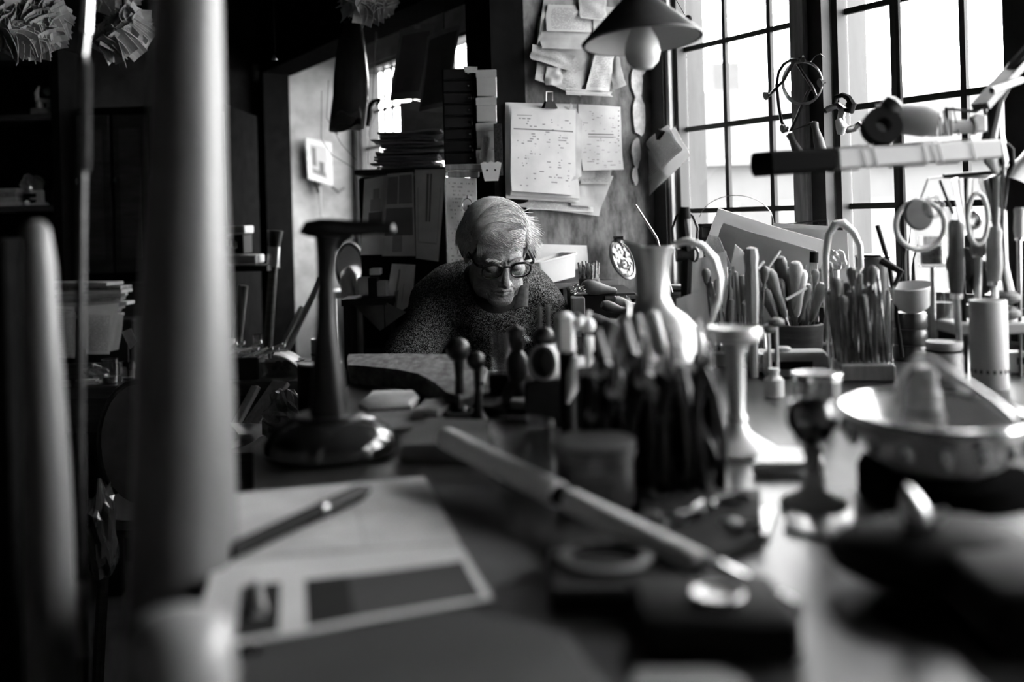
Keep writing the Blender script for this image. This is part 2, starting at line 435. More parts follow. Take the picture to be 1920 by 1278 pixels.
HB2 = T('gabled_outbuilding', 'small gabled outbuilding with chimney beyond the left window', 'house', (2.0, 18, -3))
mb = MB(); mb.prism([(-3.0, -3), (1.2, -3), (1.2, 1.6), (-.9, 3.0), (-3.0, 1.6)], 0, 3, TR(V((4.4, 19, 0))) @ Matrix.Rotation(math.pi / 2, 4, 'X')); mb.build('wall', HWALL, HB2, False)
MB().box((3.9, 18, 3.2), (.5, .5, 1.4)).build('chimney', HROOF, HB2, False)
mb = MB()
for sgn in (-1, 1):
    mb.add([(3.5 + sgn * 2.3, 15.8, 1.45), (3.5 + sgn * 2.3, 19.2, 1.45), (3.5, 19.2, 3.02), (3.5, 15.8, 3.02), (3.5 + sgn * 2.3, 15.8, 1.6), (3.5 + sgn * 2.3, 19.2, 1.6), (3.5, 19.2, 3.15), (3.5, 15.8, 3.15)],
           [(0, 1, 2, 3), (4, 7, 6, 5), (0, 4, 5, 1), (0, 3, 7, 4), (1, 5, 6, 2)])
mb.build('roof', HROOF, HB2, False)
g = MB().box((6, 14, -3.05), (40, 40, .1)); o = g.build('ground_outside', G(.12, .9, 0, .2, 1, 0, .1, None, 'yard_ground'), None, False); o['kind'] = 'structure'

# ------------------------------------------------------------------ the workbench
ZB = 0.95
bt = T('workbench', 'long dark worn wooden workbench along the windows, littered with tools', 'workbench', (.5, 1.2, 0))
poly = [(-.10, .38), (-.36, 1.35), (-.31, 1.62), (-.305, 1.95), (.10, 1.95), (.2, 2.2), (.2, 2.84)]
q = W(0.02, .05, 0); poly += [(q.x, q.y)]; q = W(.03, .01, 0); poly += [(q.x, q.y)]
q = W(2.95, .01, 0); poly += [(q.x, q.y), (q.x - .08, .38)]
poly.reverse()
MB().prism(poly, ZB - .045, ZB).build('bench_top', WOOD_BENCH, bt, False)
for (x, y) in ((-.1, .48), (-.28, 1.28), (.02, 1.85), (.28, 2.7), (1.0, .48), (1.7, .55), (.95, 1.9)):
    MB().box((x, y, (ZB - .045) / 2), (.07, .07, ZB - .045)).build('leg', WOOD_D, bt, False)
# ------------------------------------------------------------------ the craftsman: signed distance body, surface nets
def smin(a, b, k):
    h = np.clip(0.5 + 0.5 * (b - a) / k, 0, 1); return b * (1 - h) + a * h - k * h * (1 - h)
def smax(a, b, k): return -smin(-a, -b, k)
def ell(p, c, r):
    f4 = np.float32; q = (p - np.array(c, f4)) / np.array(r, f4); k0 = np.sqrt((q ** 2).sum(-1)); k1 = np.sqrt(((q / np.array(r, f4)) ** 2).sum(-1)) + f4(1e-9)
    return k0 * (k0 - 1.0) / k1
def cone(p, a, b, ra, rb):
    f4 = np.float32; a = np.array(a, f4); b = np.array(b, f4); ab = b - a; q = p - a; ii = f4(1 / float(ab @ ab))
    t = np.clip((q[..., 0] * ab[0] + q[..., 1] * ab[1] + q[..., 2] * ab[2]) * ii, 0, 1)
    x = q[..., 0] - t * ab[0]; y = q[..., 1] - t * ab[1]; z = q[..., 2] - t * ab[2]
    return np.sqrt(x * x + y * y + z * z) - (f4(ra) + f4(rb - ra) * t)
def surface_nets(xs, ys, zs, d):
    """vertices inside sign-change cells of a rectilinear grid, quads across sign-change edges"""
    s = d < 0; nx, ny, nz = d.shape
    X, Y, Z = np.meshgrid(xs, ys, zs, indexing='ij'); Pn = np.stack([X, Y, Z], -1)
    acc = np.zeros((nx - 1, ny - 1, nz - 1, 3)); cnt = np.zeros((nx - 1, ny - 1, nz - 1))
    def sl(o): return tuple(slice(o[i], (nx, ny, nz)[i] - 1 + o[i]) for i in range(3))
    for axis in range(3):
        for o1 in (0, 1):
            for o2 in (0, 1):
                oa = [0, 0, 0]; oth = [i for i in range(3) if i != axis]; oa[oth[0]] = o1; oa[oth[1]] = o2
                ob = list(oa); ob[axis] = 1
                da, db = d[sl(oa)], d[sl(ob)]; m = s[sl(oa)] != s[sl(ob)]
                t = np.where(m, da / np.where(m, da - db, 1), 0)[..., None]
                acc += np.where(m[..., None], Pn[sl(oa)] * (1 - t) + Pn[sl(ob)] * t, 0); cnt += m
    act = cnt > 0; idx = -np.ones(act.shape, dtype=np.int64); idx[act] = np.arange(act.sum())
    verts = acc[act] / cnt[act][:, None]; faces = []
    for axis in range(3):
        a, b = [i for i in range(3) if i != axis]
        lo = [slice(None)] * 3; hi = [slice(None)] * 3
        lo[axis] = slice(0, -1); hi[axis] = slice(1, None)
        m = s[tuple(lo)] != s[tuple(hi)]; ii = np.argwhere(m)
        ii = ii[(ii[:, a] > 0) & (ii[:, b] > 0) & (ii[:, a] < d.shape[a] - 1) & (ii[:, b] < d.shape[b] - 1)]
        q = []
        for (da_, db_) in ((-1, -1), (0, -1), (0, 0), (-1, 0)):
            j = ii.copy(); j[:, a] += da_; j[:, b] += db_; q.append(idx[j[:, 0], j[:, 1], j[:, 2]])
        q = np.stack(q, 1); flip = s[ii[:, 0], ii[:, 1], ii[:, 2]]
        if axis == 1: flip = ~flip
        q[~flip] = q[~flip][:, ::-1]; faces.append(q)
    return verts, np.concatenate(faces)
def grid_axis(lo, f0, f1, hi, coarse, fine):
    return np.concatenate([np.arange(lo, f0, coarse), np.arange(f0, f1, fine), np.arange(f1, hi, coarse)])
def sdf_mesh(name, mat, parent, fn, xs, ys, zs):
    Xg = np.stack(np.meshgrid(xs, ys, zs, indexing='ij'), -1).astype(np.float32)
    v, f = surface_nets(xs, ys, zs, fn(Xg)); L = np.array(LOC[parent.name])
    me = bpy.data.meshes.new(name); me.from_pydata((v - L).tolist(), [], f.tolist())
    me.materials.append(mat); me.polygons.foreach_set('use_smooth', [True] * len(me.polygons)); me.update()
    o = bpy.data.objects.new(name, me); COL.objects.link(o); o.parent = parent; LOC[o.name] = V(L); return o

HS, HP, HYW = 0.93, math.radians(27), math.radians(15)     # head scale, bow, turn
HR = Matrix.Rotation(math.radians(-1.5), 3, 'Y') @ Matrix.Rotation(HYW, 3, 'Z') @ Matrix.Rotation(HP, 3, 'X')
HRn = np.array(HR, dtype=np.float32)
EYE = P(946, 504, 2.38)
HC = EYE - HR @ (V((0, -.088, -.002)) * HS)               # head centre
HCn = np.array(HC, dtype=np.float32)
def hl(p): return ((p - HCn) @ HRn) / HS                    # world -> head space
def hw(p): return HC + HR @ (V(p) * HS)                     # head space -> world
def head_sdf(q):
    X = np.abs(q[..., 0]); m = np.stack([X, q[..., 1], q[..., 2]], -1)        # mirrored
    d = ell(q, (0, .018, .045), (.073, .092, .082))
    d = smin(d, ell(q, (0, -.030, -.020), (.061, .058, .085)), .03)
    d = smin(d, ell(q, (0, -.040, -.077), (.054, .046, .040)), .025)
    d = smin(d, ell(q, (0, -.074, -.104), (.030, .019, .017)), .02)
    d = smin(d, ell(m, (.046, -.056, -.022), (.017, .018, .016)), .022)
    d = smin(d, cone(m, (.010, -.084, .021), (.042, -.072, .020), .0075, .006), .014)
    d = smin(d, ell(m, (.047, -.040, -.076), (.018, .026, .026)), .018)         # jowl
    d = smax(d, -ell(m, (.031, -.098, -.001), (.019, .017, .0125)), .012)       # eye socket
    d = smin(d, ell(m, (.0315, -.0765, -.004), (.0145, .0125, .0120)), .004)    # lowered lid
    d = smax(d, -cone(m, (.020, -.0905, -.0135), (.042, -.080, -.0155), .0014, .0012), .004)   # bag under the eye
    d = smin(d, cone(q, (0, -.086, .010), (0, -.112, -.036), .0075, .0115), .010)               # nose
    d = smin(d, ell(m, (.0125, -.100, -.0405), (.0085, .011, .0085)), .006)
    d = smax(d, -ell(m, (.0065, -.108, -.0505), (.0036, .005, .004)), .003)
    d = smin(d, cone(m, (0, -.0915, -.0640), (.022, -.082, -.068), .0055, .003), .010)          # lips
    d = smin(d, cone(m, (0, -.0900, -.0760), (.020, -.082, -.0735), .0055, .003), .010)
    d = smax(d, -cone(m, (0, -.0975, -.0700), (.027, -.0810, -.0725), .0021, .0014), .003)
    d = smax(d, -cone(m, (.0165, -.1000, -.040), (.0335, -.0790, -.074), .0013, .0012), .006)   # nasolabial fold
    d = smax(d, -cone(m, (.036, -.073, -.080), (.030, -.072, -.100), .0009, .0008), .005)
    for k, zz in enumerate((.034, .044, .055)):                                                  # brow lines
        d = smax(d, -cone(m, (.004, -.0890 + k * .004, zz), (.036, -.0770 + k * .004, zz + .003), .0009, .0006), .003)
    d = smax(d, -cone(m, (.0055, -.0925, .010), (.0065, -.0885, .034), .0013, .0008), .004)      # frown lines
    ear = ell(m, (.077, .014, -.006), (.0085, .019, .031))
    ear = smax(ear, -ell(m, (.086, .012, -.004), (.008, .011, .020)), .005)
    return smin(d, ear, .008)

NB = P(905, 545, 2.56)                                       # base of the neck
SHL, SHR = P(830, 560, 2.56), P(1008, 592, 2.56)            # shoulder joints
EL, ER = V((-.30, 2.36, .85)), V((.125, 2.42, .84))
HL_, HRr = V((-.10, 2.10, .90)), V((.03, 2.10, .89))
PEL = V((-.07, 2.66, .64))
def a3(p): return (p[0], p[1], p[2])
def torso(p, g):
    """trunk and arms, g = extra thickness of cloth"""
    CH = V((-.055, 2.60, .97))
    d = cone(p, a3(PEL), a3(CH), .135 + g, .145 + g)
    d = smin(d, ell(p, a3(CH + V((0, .0, .05))), (.165 + g, .11 + g, .11 + g)), .06)
    d = smin(d, ell(p, a3(NB + V((-.02, .07, -.035))), (.12 + g, .085 + g, .07 + g)), .06)       # bent upper back
    for S, E, Hn in ((SHL, EL, HL_), (SHR, ER, HRr)):
        d = smin(d, cone(p, a3(NB + V((0, .03, -.055))), a3(S), .062 + g, .055 + g), .05)
        d = smin(d, cone(p, a3(S), a3(E), .056 + g, .045 + g), .03)
        d = smin(d, cone(p, a3(E), a3(Hn), .043 + g, .029 + g * .6), .02)
    return d
FING = []
for Hn, sgn in ((HL_, 1), (HRr, -1)):
    fw = V((.35 * sgn, -.9, -.1)).normalized(); sd = V((.9, .35 * sgn, 0)).normalized()
    for k in range(4):
        b0 = Hn + fw * .055 + sd * (k - 1.5) * .019; ln = (.062, .072, .068, .055)[k]
        m1 = b0 + fw * ln * .45 + V((0, 0, -.008)); FING.append((b0 - fw * .02, m1, .0095, .0088)); FING.append((m1, m1 + fw * ln * .45 + V((0, 0, -.024)), .0088, .0072))
    t0 = Hn + fw * .012 + sd * sgn * .03; FING.append((t0, t0 + fw * .03 + sd * sgn * .018, .012, .0105)); FING.append((t0 + fw * .03 + sd * sgn * .018, t0 + fw * .06 + sd * sgn * .012 + V((0, 0, -.012)), .0105, .008))
def near(p, c, r):
    return (np.abs(p - np.array(c, np.float32)) < r).all(-1)
def body_sdf(p):
    d = np.full(p.shape[:3], 1.0, dtype=np.float32); mk = near(p, HC, .17); d[mk] = head_sdf(hl(p[mk])) * HS
    d = smin(d, cone(p, a3(hw((0, .030, -.055))), a3(NB + V((0, .04, -.02))), .050, .060), .03)
    d = smin(d, torso(p, -.03), .03)
    for Hn, sgn in ((HL_, 1), (HRr, -1)):
        fw = V((.35 * sgn, -.9, -.1)).normalized()
        d = smin(d, cone(p, a3(Hn - fw * .02), a3(Hn + fw * .05), .027, .036), .015)
        for lg in (-1, 1):
            hip = PEL + V((.085 * lg, 0, 0)); kn = V((PEL.x + .12 * lg, 2.24, .60)); an = V((PEL.x + .12 * lg, 2.32, .09))
            if sgn == 1:
                d = smin(d, cone(p, a3(hip), a3(kn), .085, .06), .03); d = smin(d, cone(p, a3(kn), a3(an), .056, .038), .03)
                d = smin(d, cone(p, a3(an + V((0, .04, -.045))), a3(an + V((.02 * lg, -.15, -.05))), .036, .03), .02)
    mk = near(p, (HL_ + HRr) / 2 + V((0, -.06, -.02)), .16); dd = d[mk]; pm = p[mk]
    for (a, b, ra, rb) in FING: dd = smin(dd, cone(pm, a3(a), a3(b), ra, rb), .004)
    d[mk] = dd
    return d
def skin_mat():
    m = bpy.data.materials.new('old_skin'); m.use_nodes = True; nt = m.node_tree; b = nt.nodes['Principled BSDF']
    b.inputs['Roughness'].default_value = .48; b.inputs['Specular IOR Level'].default_value = .4
    tc = nt.nodes.new('ShaderNodeTexCoord'); nz = nt.nodes.new('ShaderNodeTexNoise'); nz.inputs['Scale'].default_value = 55; nz.inputs['Detail'].default_value = 6
    nt.links.new(tc.outputs['Object'], nz.inputs['Vector'])
    rp = nt.nodes.new('ShaderNodeValToRGB'); rp.color_ramp.elements[0].position = .3; rp.color_ramp.elements[1].position = .7
    rp.color_ramp.elements[0].color = (.20, .20, .20, 1); rp.color_ramp.elements[1].color = (.34, .34, .34, 1)
    nt.links.new(nz.outputs['Fac'], rp.inputs[0]); nt.links.new(rp.outputs[0], b.inputs['Base Color'])
    n2 = nt.nodes.new('ShaderNodeTexNoise'); n2.inputs['Scale'].default_value = 220; n2.inputs['Detail'].default_value = 4
    nt.links.new(tc.outputs['Object'], n2.inputs['Vector'])
    n3 = nt.nodes.new('ShaderNodeTexNoise'); n3.inputs['Scale'].default_value = 42; n3.inputs['Detail'].default_value = 3; n3.inputs['Distortion'].default_value = 1.2
    mp = nt.nodes.new('ShaderNodeMapping'); mp.inputs['Scale'].default_value = (.6, .6, 1.6); nt.links.new(tc.outputs['Object'], mp.inputs[0]); nt.links.new(mp.outputs[0], n3.inputs['Vector'])
    ad = M_(nt, 'MULTIPLY_ADD', n3.outputs['Fac'], 2.0, n2.outputs['Fac'])
    bp = nt.nodes.new('ShaderNodeBump'); bp.inputs['Strength'].default_value = .8; bp.inputs['Distance'].default_value = .002
    nt.links.new(ad, bp.inputs['Height']); nt.links.new(bp.outputs[0], b.inputs['Normal'])
    return m
def knit_mat():
    m = bpy.data.materials.new('flecked_knit'); m.use_nodes = True; nt = m.node_tree; b = nt.nodes['Principled BSDF']
    b.inputs['Roughness'].default_value = .95; b.inputs['Specular IOR Level'].default_value = .05
    tc = nt.nodes.new('ShaderNodeTexCoord'); vo = nt.nodes.new('ShaderNodeTexVoronoi'); vo.inputs['Scale'].default_value = 700
    nt.links.new(tc.outputs['Object'], vo.inputs['Vector'])
    rp = nt.nodes.new('ShaderNodeValToRGB'); rp.color_ramp.elements[0].position = .55; rp.color_ramp.elements[1].position = .95
    rp.color_ramp.elements[0].color = (.007, .007, .007, 1); rp.color_ramp.elements[1].color = (.33, .33, .33, 1)
    sp = nt.nodes.new('ShaderNodeSeparateColor'); nt.links.new(vo.outputs['Color'], sp.inputs[0])
    nt.links.new(sp.outputs[0], rp.inputs[0]); nt.links.new(rp.outputs[0], b.inputs['Base Color'])
    bp = nt.nodes.new('ShaderNodeBump'); bp.inputs['Strength'].default_value = .7; bp.inputs['Distance'].default_value = .002; bp.invert = True
    nt.links.new(vo.outputs['Distance'], bp.inputs['Height']); nt.links.new(bp.outputs[0], b.inputs['Normal'])
    return m
man = T('person', 'white-haired craftsman in dark flecked jumper and glasses bent over the bench', 'person', (PEL.x, PEL.y - .1, 0))
c0 = hw((0, -.03, -.01))
sdf_mesh('body', skin_mat(), man, body_sdf,
         grid_axis(-.45, c0.x - .105, c0.x + .105, .36, .011, .0028), grid_axis(1.93, c0.y - .125, c0.y + .10, 2.85, .011, .003), grid_axis(.0, c0.z - .15, c0.z + .15, c0.z + .16, .011, .0028))
def jumper_sdf(p):
    d = torso(p, .012)
    nz = .0022 * np.sin(p[..., 0] * 55 + p[..., 2] * 30) + .003 * np.sin(p[..., 2] * 38 + p[..., 0] * 22 + p[..., 1] * 18)
    d = d + nz
    d = smax(d, -cone(p, a3(hw((0, .030, -.055))), a3(NB + V((0, .03, .0))), .058, .066), .008)       # neck opening
    d = smax(d, -cone(p, a3(hw((0, -.06, -.085))), a3(hw((0, -.02, -.10))), .058, .06), .02)
    for Hn in (HL_, HRr): d = smax(d, -(np.linalg.norm(p - np.array(Hn), axis=-1) - .035), .006)
    d = smax(d, p[..., 2] * -1 + .60, .01)
    return d
sdf_mesh('jumper', knit_mat(), man, jumper_sdf, np.arange(-.46, .38, .009), np.arange(1.95, 2.86, .009), np.arange(.56, 1.30, .009))
def shirt_sdf(p):
    d = smin(torso(p, -.004), cone(p, a3(hw((0, .032, -.085))), a3(NB + V((0, .04, -.02))), .055, .066), .02)
    d = smax(d, -cone(p, a3(hw((0, .030, -.02))), a3(hw((0, .020, -.088))), .060, .058), .004)
    return smax(d, .90 - p[..., 2], .01)
sdf_mesh('shirt', G(.035, .9, 0, .3, 90, .1, .1, None, 'chin_shade_shirt'), man, shirt_sdf, np.arange(-.3, .24, .008), np.arange(2.28, 2.82, .008), np.arange(.88, 1.24, .008))  # shirt coloured near black to stand in for the shade under his chin
def trouser_sdf(p):
    d = ell(p, a3(PEL + V((0, 0, -.01))), (.165, .13, .10))
    for lg in (-1, 1):
        hip = PEL + V((.085 * lg, 0, 0)); kn = V((PEL.x + .12 * lg, 2.24, .60)); an = V((PEL.x + .12 * lg, 2.32, .12))
        d = smin(d, cone(p, a3(hip), a3(kn), .098, .074), .04); d = smin(d, cone(p, a3(kn), a3(an), .072, .058), .03)
    return d
sdf_mesh('trousers', G(.03, .9, 0, .3, 60, .2, .1, None, 'dark_trousers'), man, trouser_sdf, np.arange(-.36, .24, .012), np.arange(2.1, 2.85, .012), np.arange(.03, .80, .012))
# shirt collar: two pointed leaves standing out of the neck opening
COLLM = G(.10, .9, 0, .3, 90, .15, .1, None, 'shirt_cloth')
nk = hw((0, .012, -.10)); nb2 = NB + V((0, .02, .012))
def collar(name, a0, a1, point):
    def fn(u, v):
        a = a0 + (a1 - a0) * u
        ax_ = (nb2 - nk).normalized(); 
        r = .066 + .012 * (1 - v)
        dirv = V((math.sin(a), -math.cos(a), 0)); base = nb2 + V((0, -.01, 0)) + dirv * (r + .006) 
        p = base + V((0, 0, .028 * v))
        p += (V((.25 * math.copysign(1, a1), -.85, -.8))) * (.055 * (u ** 3) * (1 - v)) if point else V((0, 0, 0))
        return p
    MB().grid(fn, 14, 5, .0025).build(name, COLLM, man)
def leaf(cs, d0, d1):
    c = [P(x, y, d0 + (d1 - d0) * (y - 530) / 50) for x, y in cs]; MB().grid(sheet_fn(*c, bend=.006, wob=.003, seed=2.0), 8, 8, .003).build('shirt_collar', COLLM, man)
leaf([(962, 580), (990, 574), (992, 530), (974, 536)], 2.44, 2.40)
# ---- hair: scalp cap and combed strands
HAIRM = G(.88, .4, 0, .35, 55, 0, .5, None, 'white_hair')
def cap_sdf(p):
    q = hl(p); X = np.abs(q[..., 0]); m = np.stack([X, q[..., 1], q[..., 2]], -1)
    d = ell(q, (0, .026, .046), (.087, .097, .082))
    d = smin(d, ell(m, (.074, .030, .014), (.021, .042, .044)), .02)
    d = smin(d, ell(q, (0, .06, -.015), (.062, .055, .055)), .03)
    d = smin(d, ell(q, (-.008, -.046, .086), (.066, .046, .034)), .03)
    line = q[..., 1] * .78 - (.075 - q[..., 2]) * .62 + .138 - .12 * np.clip(X - .045, 0, 1)
    return smax(d, -line * .8, .006) * HS
hair = sdf_mesh('hair', G(.14, .6, 0, .4, 70, 0, .3, None, 'hair_gap_shade'), man, cap_sdf, np.arange(c0.x - .12, c0.x + .125, .0035), np.arange(c0.y - .14, c0.y + .17, .0035), np.arange(c0.z - .12, c0.z + .18, .0035))  # cap coloured dark to stand in for shade between the white strands
rs = np.random.RandomState(3)
sv, sf = [], []
def strand(pts, r0):
    o = len(sv); n = len(pts)
    for i, p in enumerate(pts):
        t = (pts[min(i + 1, n - 1)] - pts[max(i - 1, 0)]).normalized(); x = t.orthogonal().normalized(); y = t.cross(x); r = r0 * (1 - .75 * i / (n - 1))
        for k in range(3):
            a = 2.094 * k; sv.append(tuple(p + (x * math.cos(a) + y * math.sin(a)) * r - LOC[man.name]))
    for i in range(n - 1):
        for k in range(3):
            j = (k + 1) % 3; sf.append((o + i * 3 + k, o + i * 3 + j, o + i * 3 + 3 + j, o + i * 3 + 3 + k))
SP, SO = [], []                                     # strand points, offsets from the cap
def locks(n, seed_fn):
    for i in range(n): 
        p, o = seed_fn(); SP.append(p); SO.append(o)
NP = 9
tt = np.linspace(0, 1, NP)
def over():                                         # combed from the parting over the crown to his left
    y0 = rs.uniform(-.10, .11); th = rs.uniform(-1.45, .75) + rs.uniform(.45, .95) * tt
    yy = y0 + .022 * np.sin(th * 1.5 + .5) * (1.0 if y0 < .03 else .4) - .030 * tt * (y0 < .01) + rs.uniform(-.006, .006) * np.sin(tt * 5 + rs.uniform(0, 6))
    return np.stack([np.sin(th) * .09, yy, .05 + np.cos(th) * .1], 1), rs.uniform(.0, .003) + .0035 * (1 + np.sin(y0 * 150 + th * 2.5)) * np.sin(tt * 3)
def sides():                                        # down over the ears, wisps standing out on his left
    sg = 1 if rs.rand() < .6 else -1; th = rs.uniform(.9, 1.5) + rs.uniform(.4, .8) * tt; y0 = rs.uniform(-.078, .085)
    return np.stack([sg * np.sin(np.minimum(th, 1.75)) * .092, y0 + .025 * tt, .05 + np.cos(th) * .1], 1), rs.uniform(.0, .003) + (rs.uniform(0, .034) if (sg > 0 and rs.rand() < .5) else rs.uniform(0, .008)) * tt ** 2
def back():
    a = rs.uniform(-1.2, 1.2); th = rs.uniform(.5, 1.2) + rs.uniform(.4, .9) * tt
    return np.stack([np.sin(a) * np.sin(th) * .09, .03 + np.cos(a) * np.sin(th) * .1, .05 + np.cos(th) * .1], 1), rs.uniform(0, .003) + 0 * tt
def front():                                        # the sweep over the brow towards his left
    x0 = rs.uniform(-.085, .05); z0 = rs.uniform(.050, .125); wv = rs.uniform(-.008, .008)
    return np.stack([x0 + rs.uniform(.03, .06) * tt, -.105 + 5 * (x0 + .04 * tt) ** 2, z0 - .014 * tt + wv * np.sin(tt * 4) - .02 * tt ** 2], 1), rs.uniform(.0, .004) + .003 * np.sin(tt * 3)
locks(3600, over); locks(1700, sides); locks(300, back); locks(1000, front)
SPw = np.array(SP).reshape(-1, 3) * HS @ HRn.T + HCn; off = np.array(SO).reshape(-1)
for it in range(3):
    d0 = cap_sdf(SPw); g = np.stack([cap_sdf(SPw + np.eye(3)[k] * .001) - d0 for k in range(3)], 1) / .001
    g /= np.linalg.norm(g, axis=1, keepdims=True) + 1e-9; SPw = SPw - g * (d0 - off)[:, None]
for pts in SPw.reshape(-1, NP, 3): strand([V(p) for p in pts], rs.uniform(.0005, .0008) if rs.rand() < .65 else rs.uniform(.0009, .0014))
for i in range(260):                                # thin fringe over the brow on his right
    x0 = -.062 + .085 * rs.rand() ** 1.6; ln = rs.uniform(.018, .042); pts = []
    for k in range(6):
        t = k / 5; pts.append(hw(V((x0 - .012 * t - .004 * math.sin(t * 3 + x0 * 90), -.078 - .010 * math.sin(t * 1.8) + 4.5 * x0 * x0, .080 - .2 * abs(x0) - ln * t + .01 * rs.rand() * (k == 0)))))
    strand(pts, rs.uniform(.0003, .0006))
me = bpy.data.meshes.new('hair_strands'); me.from_pydata(sv, [], sf); me.materials.append(HAIRM); me.polygons.foreach_set('use_smooth', [True] * len(me.polygons))
o = bpy.data.objects.new('hair_strands', me); COL.objects.link(o); o.parent = hair; o['kind'] = 'stuff'
# eyebrows: short bristles
for sg in (-1, 1):
    sv, sf = [], []
    for i in range(110):
        t = rs.rand(); x = .010 + .034 * t; b0 = V((sg * x, -.0905 + .012 * t * t + rs.uniform(-.001, .001), .020 + .006 * math.sin(t * 2.6) + rs.uniform(-.003, .003)))
        d = V((sg * (.3 + .7 * t), -.6, .25 + rs.uniform(-.5, .4))).normalized()
        strand([hw(b0), hw(b0 + d * .005), hw(b0 + d * .009 + V((0, 0, -.002)))], .0005)
    me = bpy.data.meshes.new('eyebrow'); me.from_pydata(sv, [], sf); me.materials.append(HAIRM)
    o = bpy.data.objects.new('eyebrow', me); COL.objects.link(o); o.parent = man
# ---- glasses
GLM = G(.012, .25, 0, .2, 60, 0, .5, None, 'black_acetate')
gz, gy = .003, -.108
mb = MB()
def lens_pts(sg, n=26, k=1.0):
    out = []
    for i in range(n):
        a = 2 * math.pi * i / n; ca, sa = math.cos(a), math.sin(a); e = .78
        x = math.copysign(abs(ca) ** e, ca) * .0265 * k; z = math.copysign(abs(sa) ** e, sa) * .0205 * k
        x *= 1 + .07 * sa
        out.append(V((sg * .0375 + x * 1, gy + .004 * abs(sg * .0375 + x) * 10 * .3, gz + z)))
    return out
frame = None
for sg in (-1, 1):
    lp = lens_pts(sg); mb.tube([hw(p) for p in lp + [lp[0], lp[1]]], [.0021 + .0009 * (math.sin(2 * math.pi * i / 26) > .3) for i in range(28)], 6)
    mb.tube([hw((sg * .062, gy + .007, gz + .013)), hw((sg * .072, gy + .010, gz + .0145)), hw((sg * .077, gy + .022, gz + .0140)), hw((sg * .081, .0, gz + .012)), hw((sg * .082, .022, gz + .006)), hw((sg * .078, .034, -.018))], [.0036, .0038, .0030, .0022, .0022, .0020], 6)
mb.tube([hw((-.0125, gy + .001, gz + .009)), hw((-.006, gy - .001, gz + .0125)), hw((.006, gy - .001, gz + .0125)), hw((.0125, gy + .001, gz + .009))], .0026, 6)
gl = mb.build('glasses', GLM, man)
LENS = glass_mat('spectacle_lens', .97, .03)
for sg in (-1, 1):
    lp = [hw(p) for p in lens_pts(sg, 24, .96)]; c = sum(lp, V((0, 0, 0))) / 24; nn = (HR @ V((0, -1, 0)))
    m2 = MB(); m2.add([c + nn * .0012] + [p + nn * .0004 for p in lp], [(0, i + 1, (i + 1) % 24 + 1) for i in range(24)]); m2.build('lens', LENS, gl)
# the stool he sits on
st = T('work_stool', 'dark wooden stool under the seated craftsman', 'stool', (PEL.x, PEL.y + .02, 0))
MB().lathe([(0, .485), (.17, .485), (.18, .495), (.18, .52), (.17, .53), (0, .53)], 20, TR(V((PEL.x, PEL.y + .02, 0)))).build('seat', WOOD_D, st)
for k in range(4):
    a = math.pi / 4 + k * math.pi / 2; MB().tube([(PEL.x + .11 * math.cos(a), PEL.y + .02 + .11 * math.sin(a), .486), (PEL.x + .16 * math.cos(a), PEL.y + .02 + .16 * math.sin(a), 0)], .016, 8).build('leg', WOOD_D, st)
# ------------------------------------------------------------------ shared small builders
def quad_sheet(root, corners, mat, place, name='sheet', bend=0.0, wob=0.004, curl=0.0, thick=0.0006, nu=8, nv=10, seed=None, label=None):
    """corners: pixel corners bl, br, tr, tl; place(px, py) -> point"""
    c = [place(*q) for q in corners]
    o = MB().grid(sheet_fn(*c, bend=bend, wob=wob, curl=curl, seed=rnd(0, 50) if seed is None else seed), nu, nv, thick).build(name, mat, root, True, 60)
    if label: o['label'] = label
    return o
def lone_sheet(name, label, cat, corners, mat, place, **k):
    c = [place(*q) for q in corners]; z = min(p.z for p in c); cc = sum(c, V((0, 0, 0))) / 4
    g = k.pop('group', None)
    t = MB().grid(sheet_fn(*c, bend=k.get('bend', 0), wob=k.get('wob', .004), curl=k.get('curl', 0), seed=rnd(0, 50)), 8, 10, k.get('thick', .0006))
    return solo(t, name, mat, label, cat, (cc.x, cc.y, z), g, True, 60)
def at(d): return lambda px, py: P(px, py, d)
def pier(s): return lambda px, py: PP(px, py, s)
def slant(d0, d1, x0, x1):              # depth running from d0 at column x0 to d1 at column x1
    return lambda px, py: P(px, py, d0 + (d1 - d0) * (px - x0) / (x1 - x0))
def cyl(root, name, p0, p1, r, mat, n=12, r2=None):
    return MB().tube([p0, p1], [r, r if r2 is None else r2], n).build(name, mat, root)
def m_per_px(d): return d / F

# ------------------------------------------------------------------ papers on the pier
PG = [paper_mat('invoice', .42, .06, 34, 1.3, .08, .12, .40, [(.04, .96, .735, .75, .9), (.08, .3, .90, .91, .6)], cols=9),
      paper_mat('listing_sheet', .38, .10, 34, 5.1, .06, .1, .40, [(.2, .8, .545, .562, 1.0), (.2, .8, .505, .52, 1.0)], cols=7),
      paper_mat('letter', .40, .12, 26, 9.7, .1, .1, .55, cols=30),
      paper_mat('faded_letter', .27, .12, 22, 3.3, .1, .1, .5, var=.3, cols=24),
      paper_mat('handwritten_note', .40, .12, 20, 7.7, .08, .06, .6, cols=40),
      paper_mat('blank_old_sheet', .32, text=False, var=.25)]
PGW = [paper_mat('white_note', .85, .12, 20, 4.7, .08, .06, .6, cols=20), paper_mat('white_letter', .85, .12, 26, 2.7, .1, .1, .55, cols=20), paper_mat('white_blank', .8, text=False)]
for m_ in PGW: translucent(m_, .4, .8)
b1 = T('paper_bundle', 'thick upper bundle of crumpled old letters pinned high on the pier', 'papers', PP(1085, 190, .05))
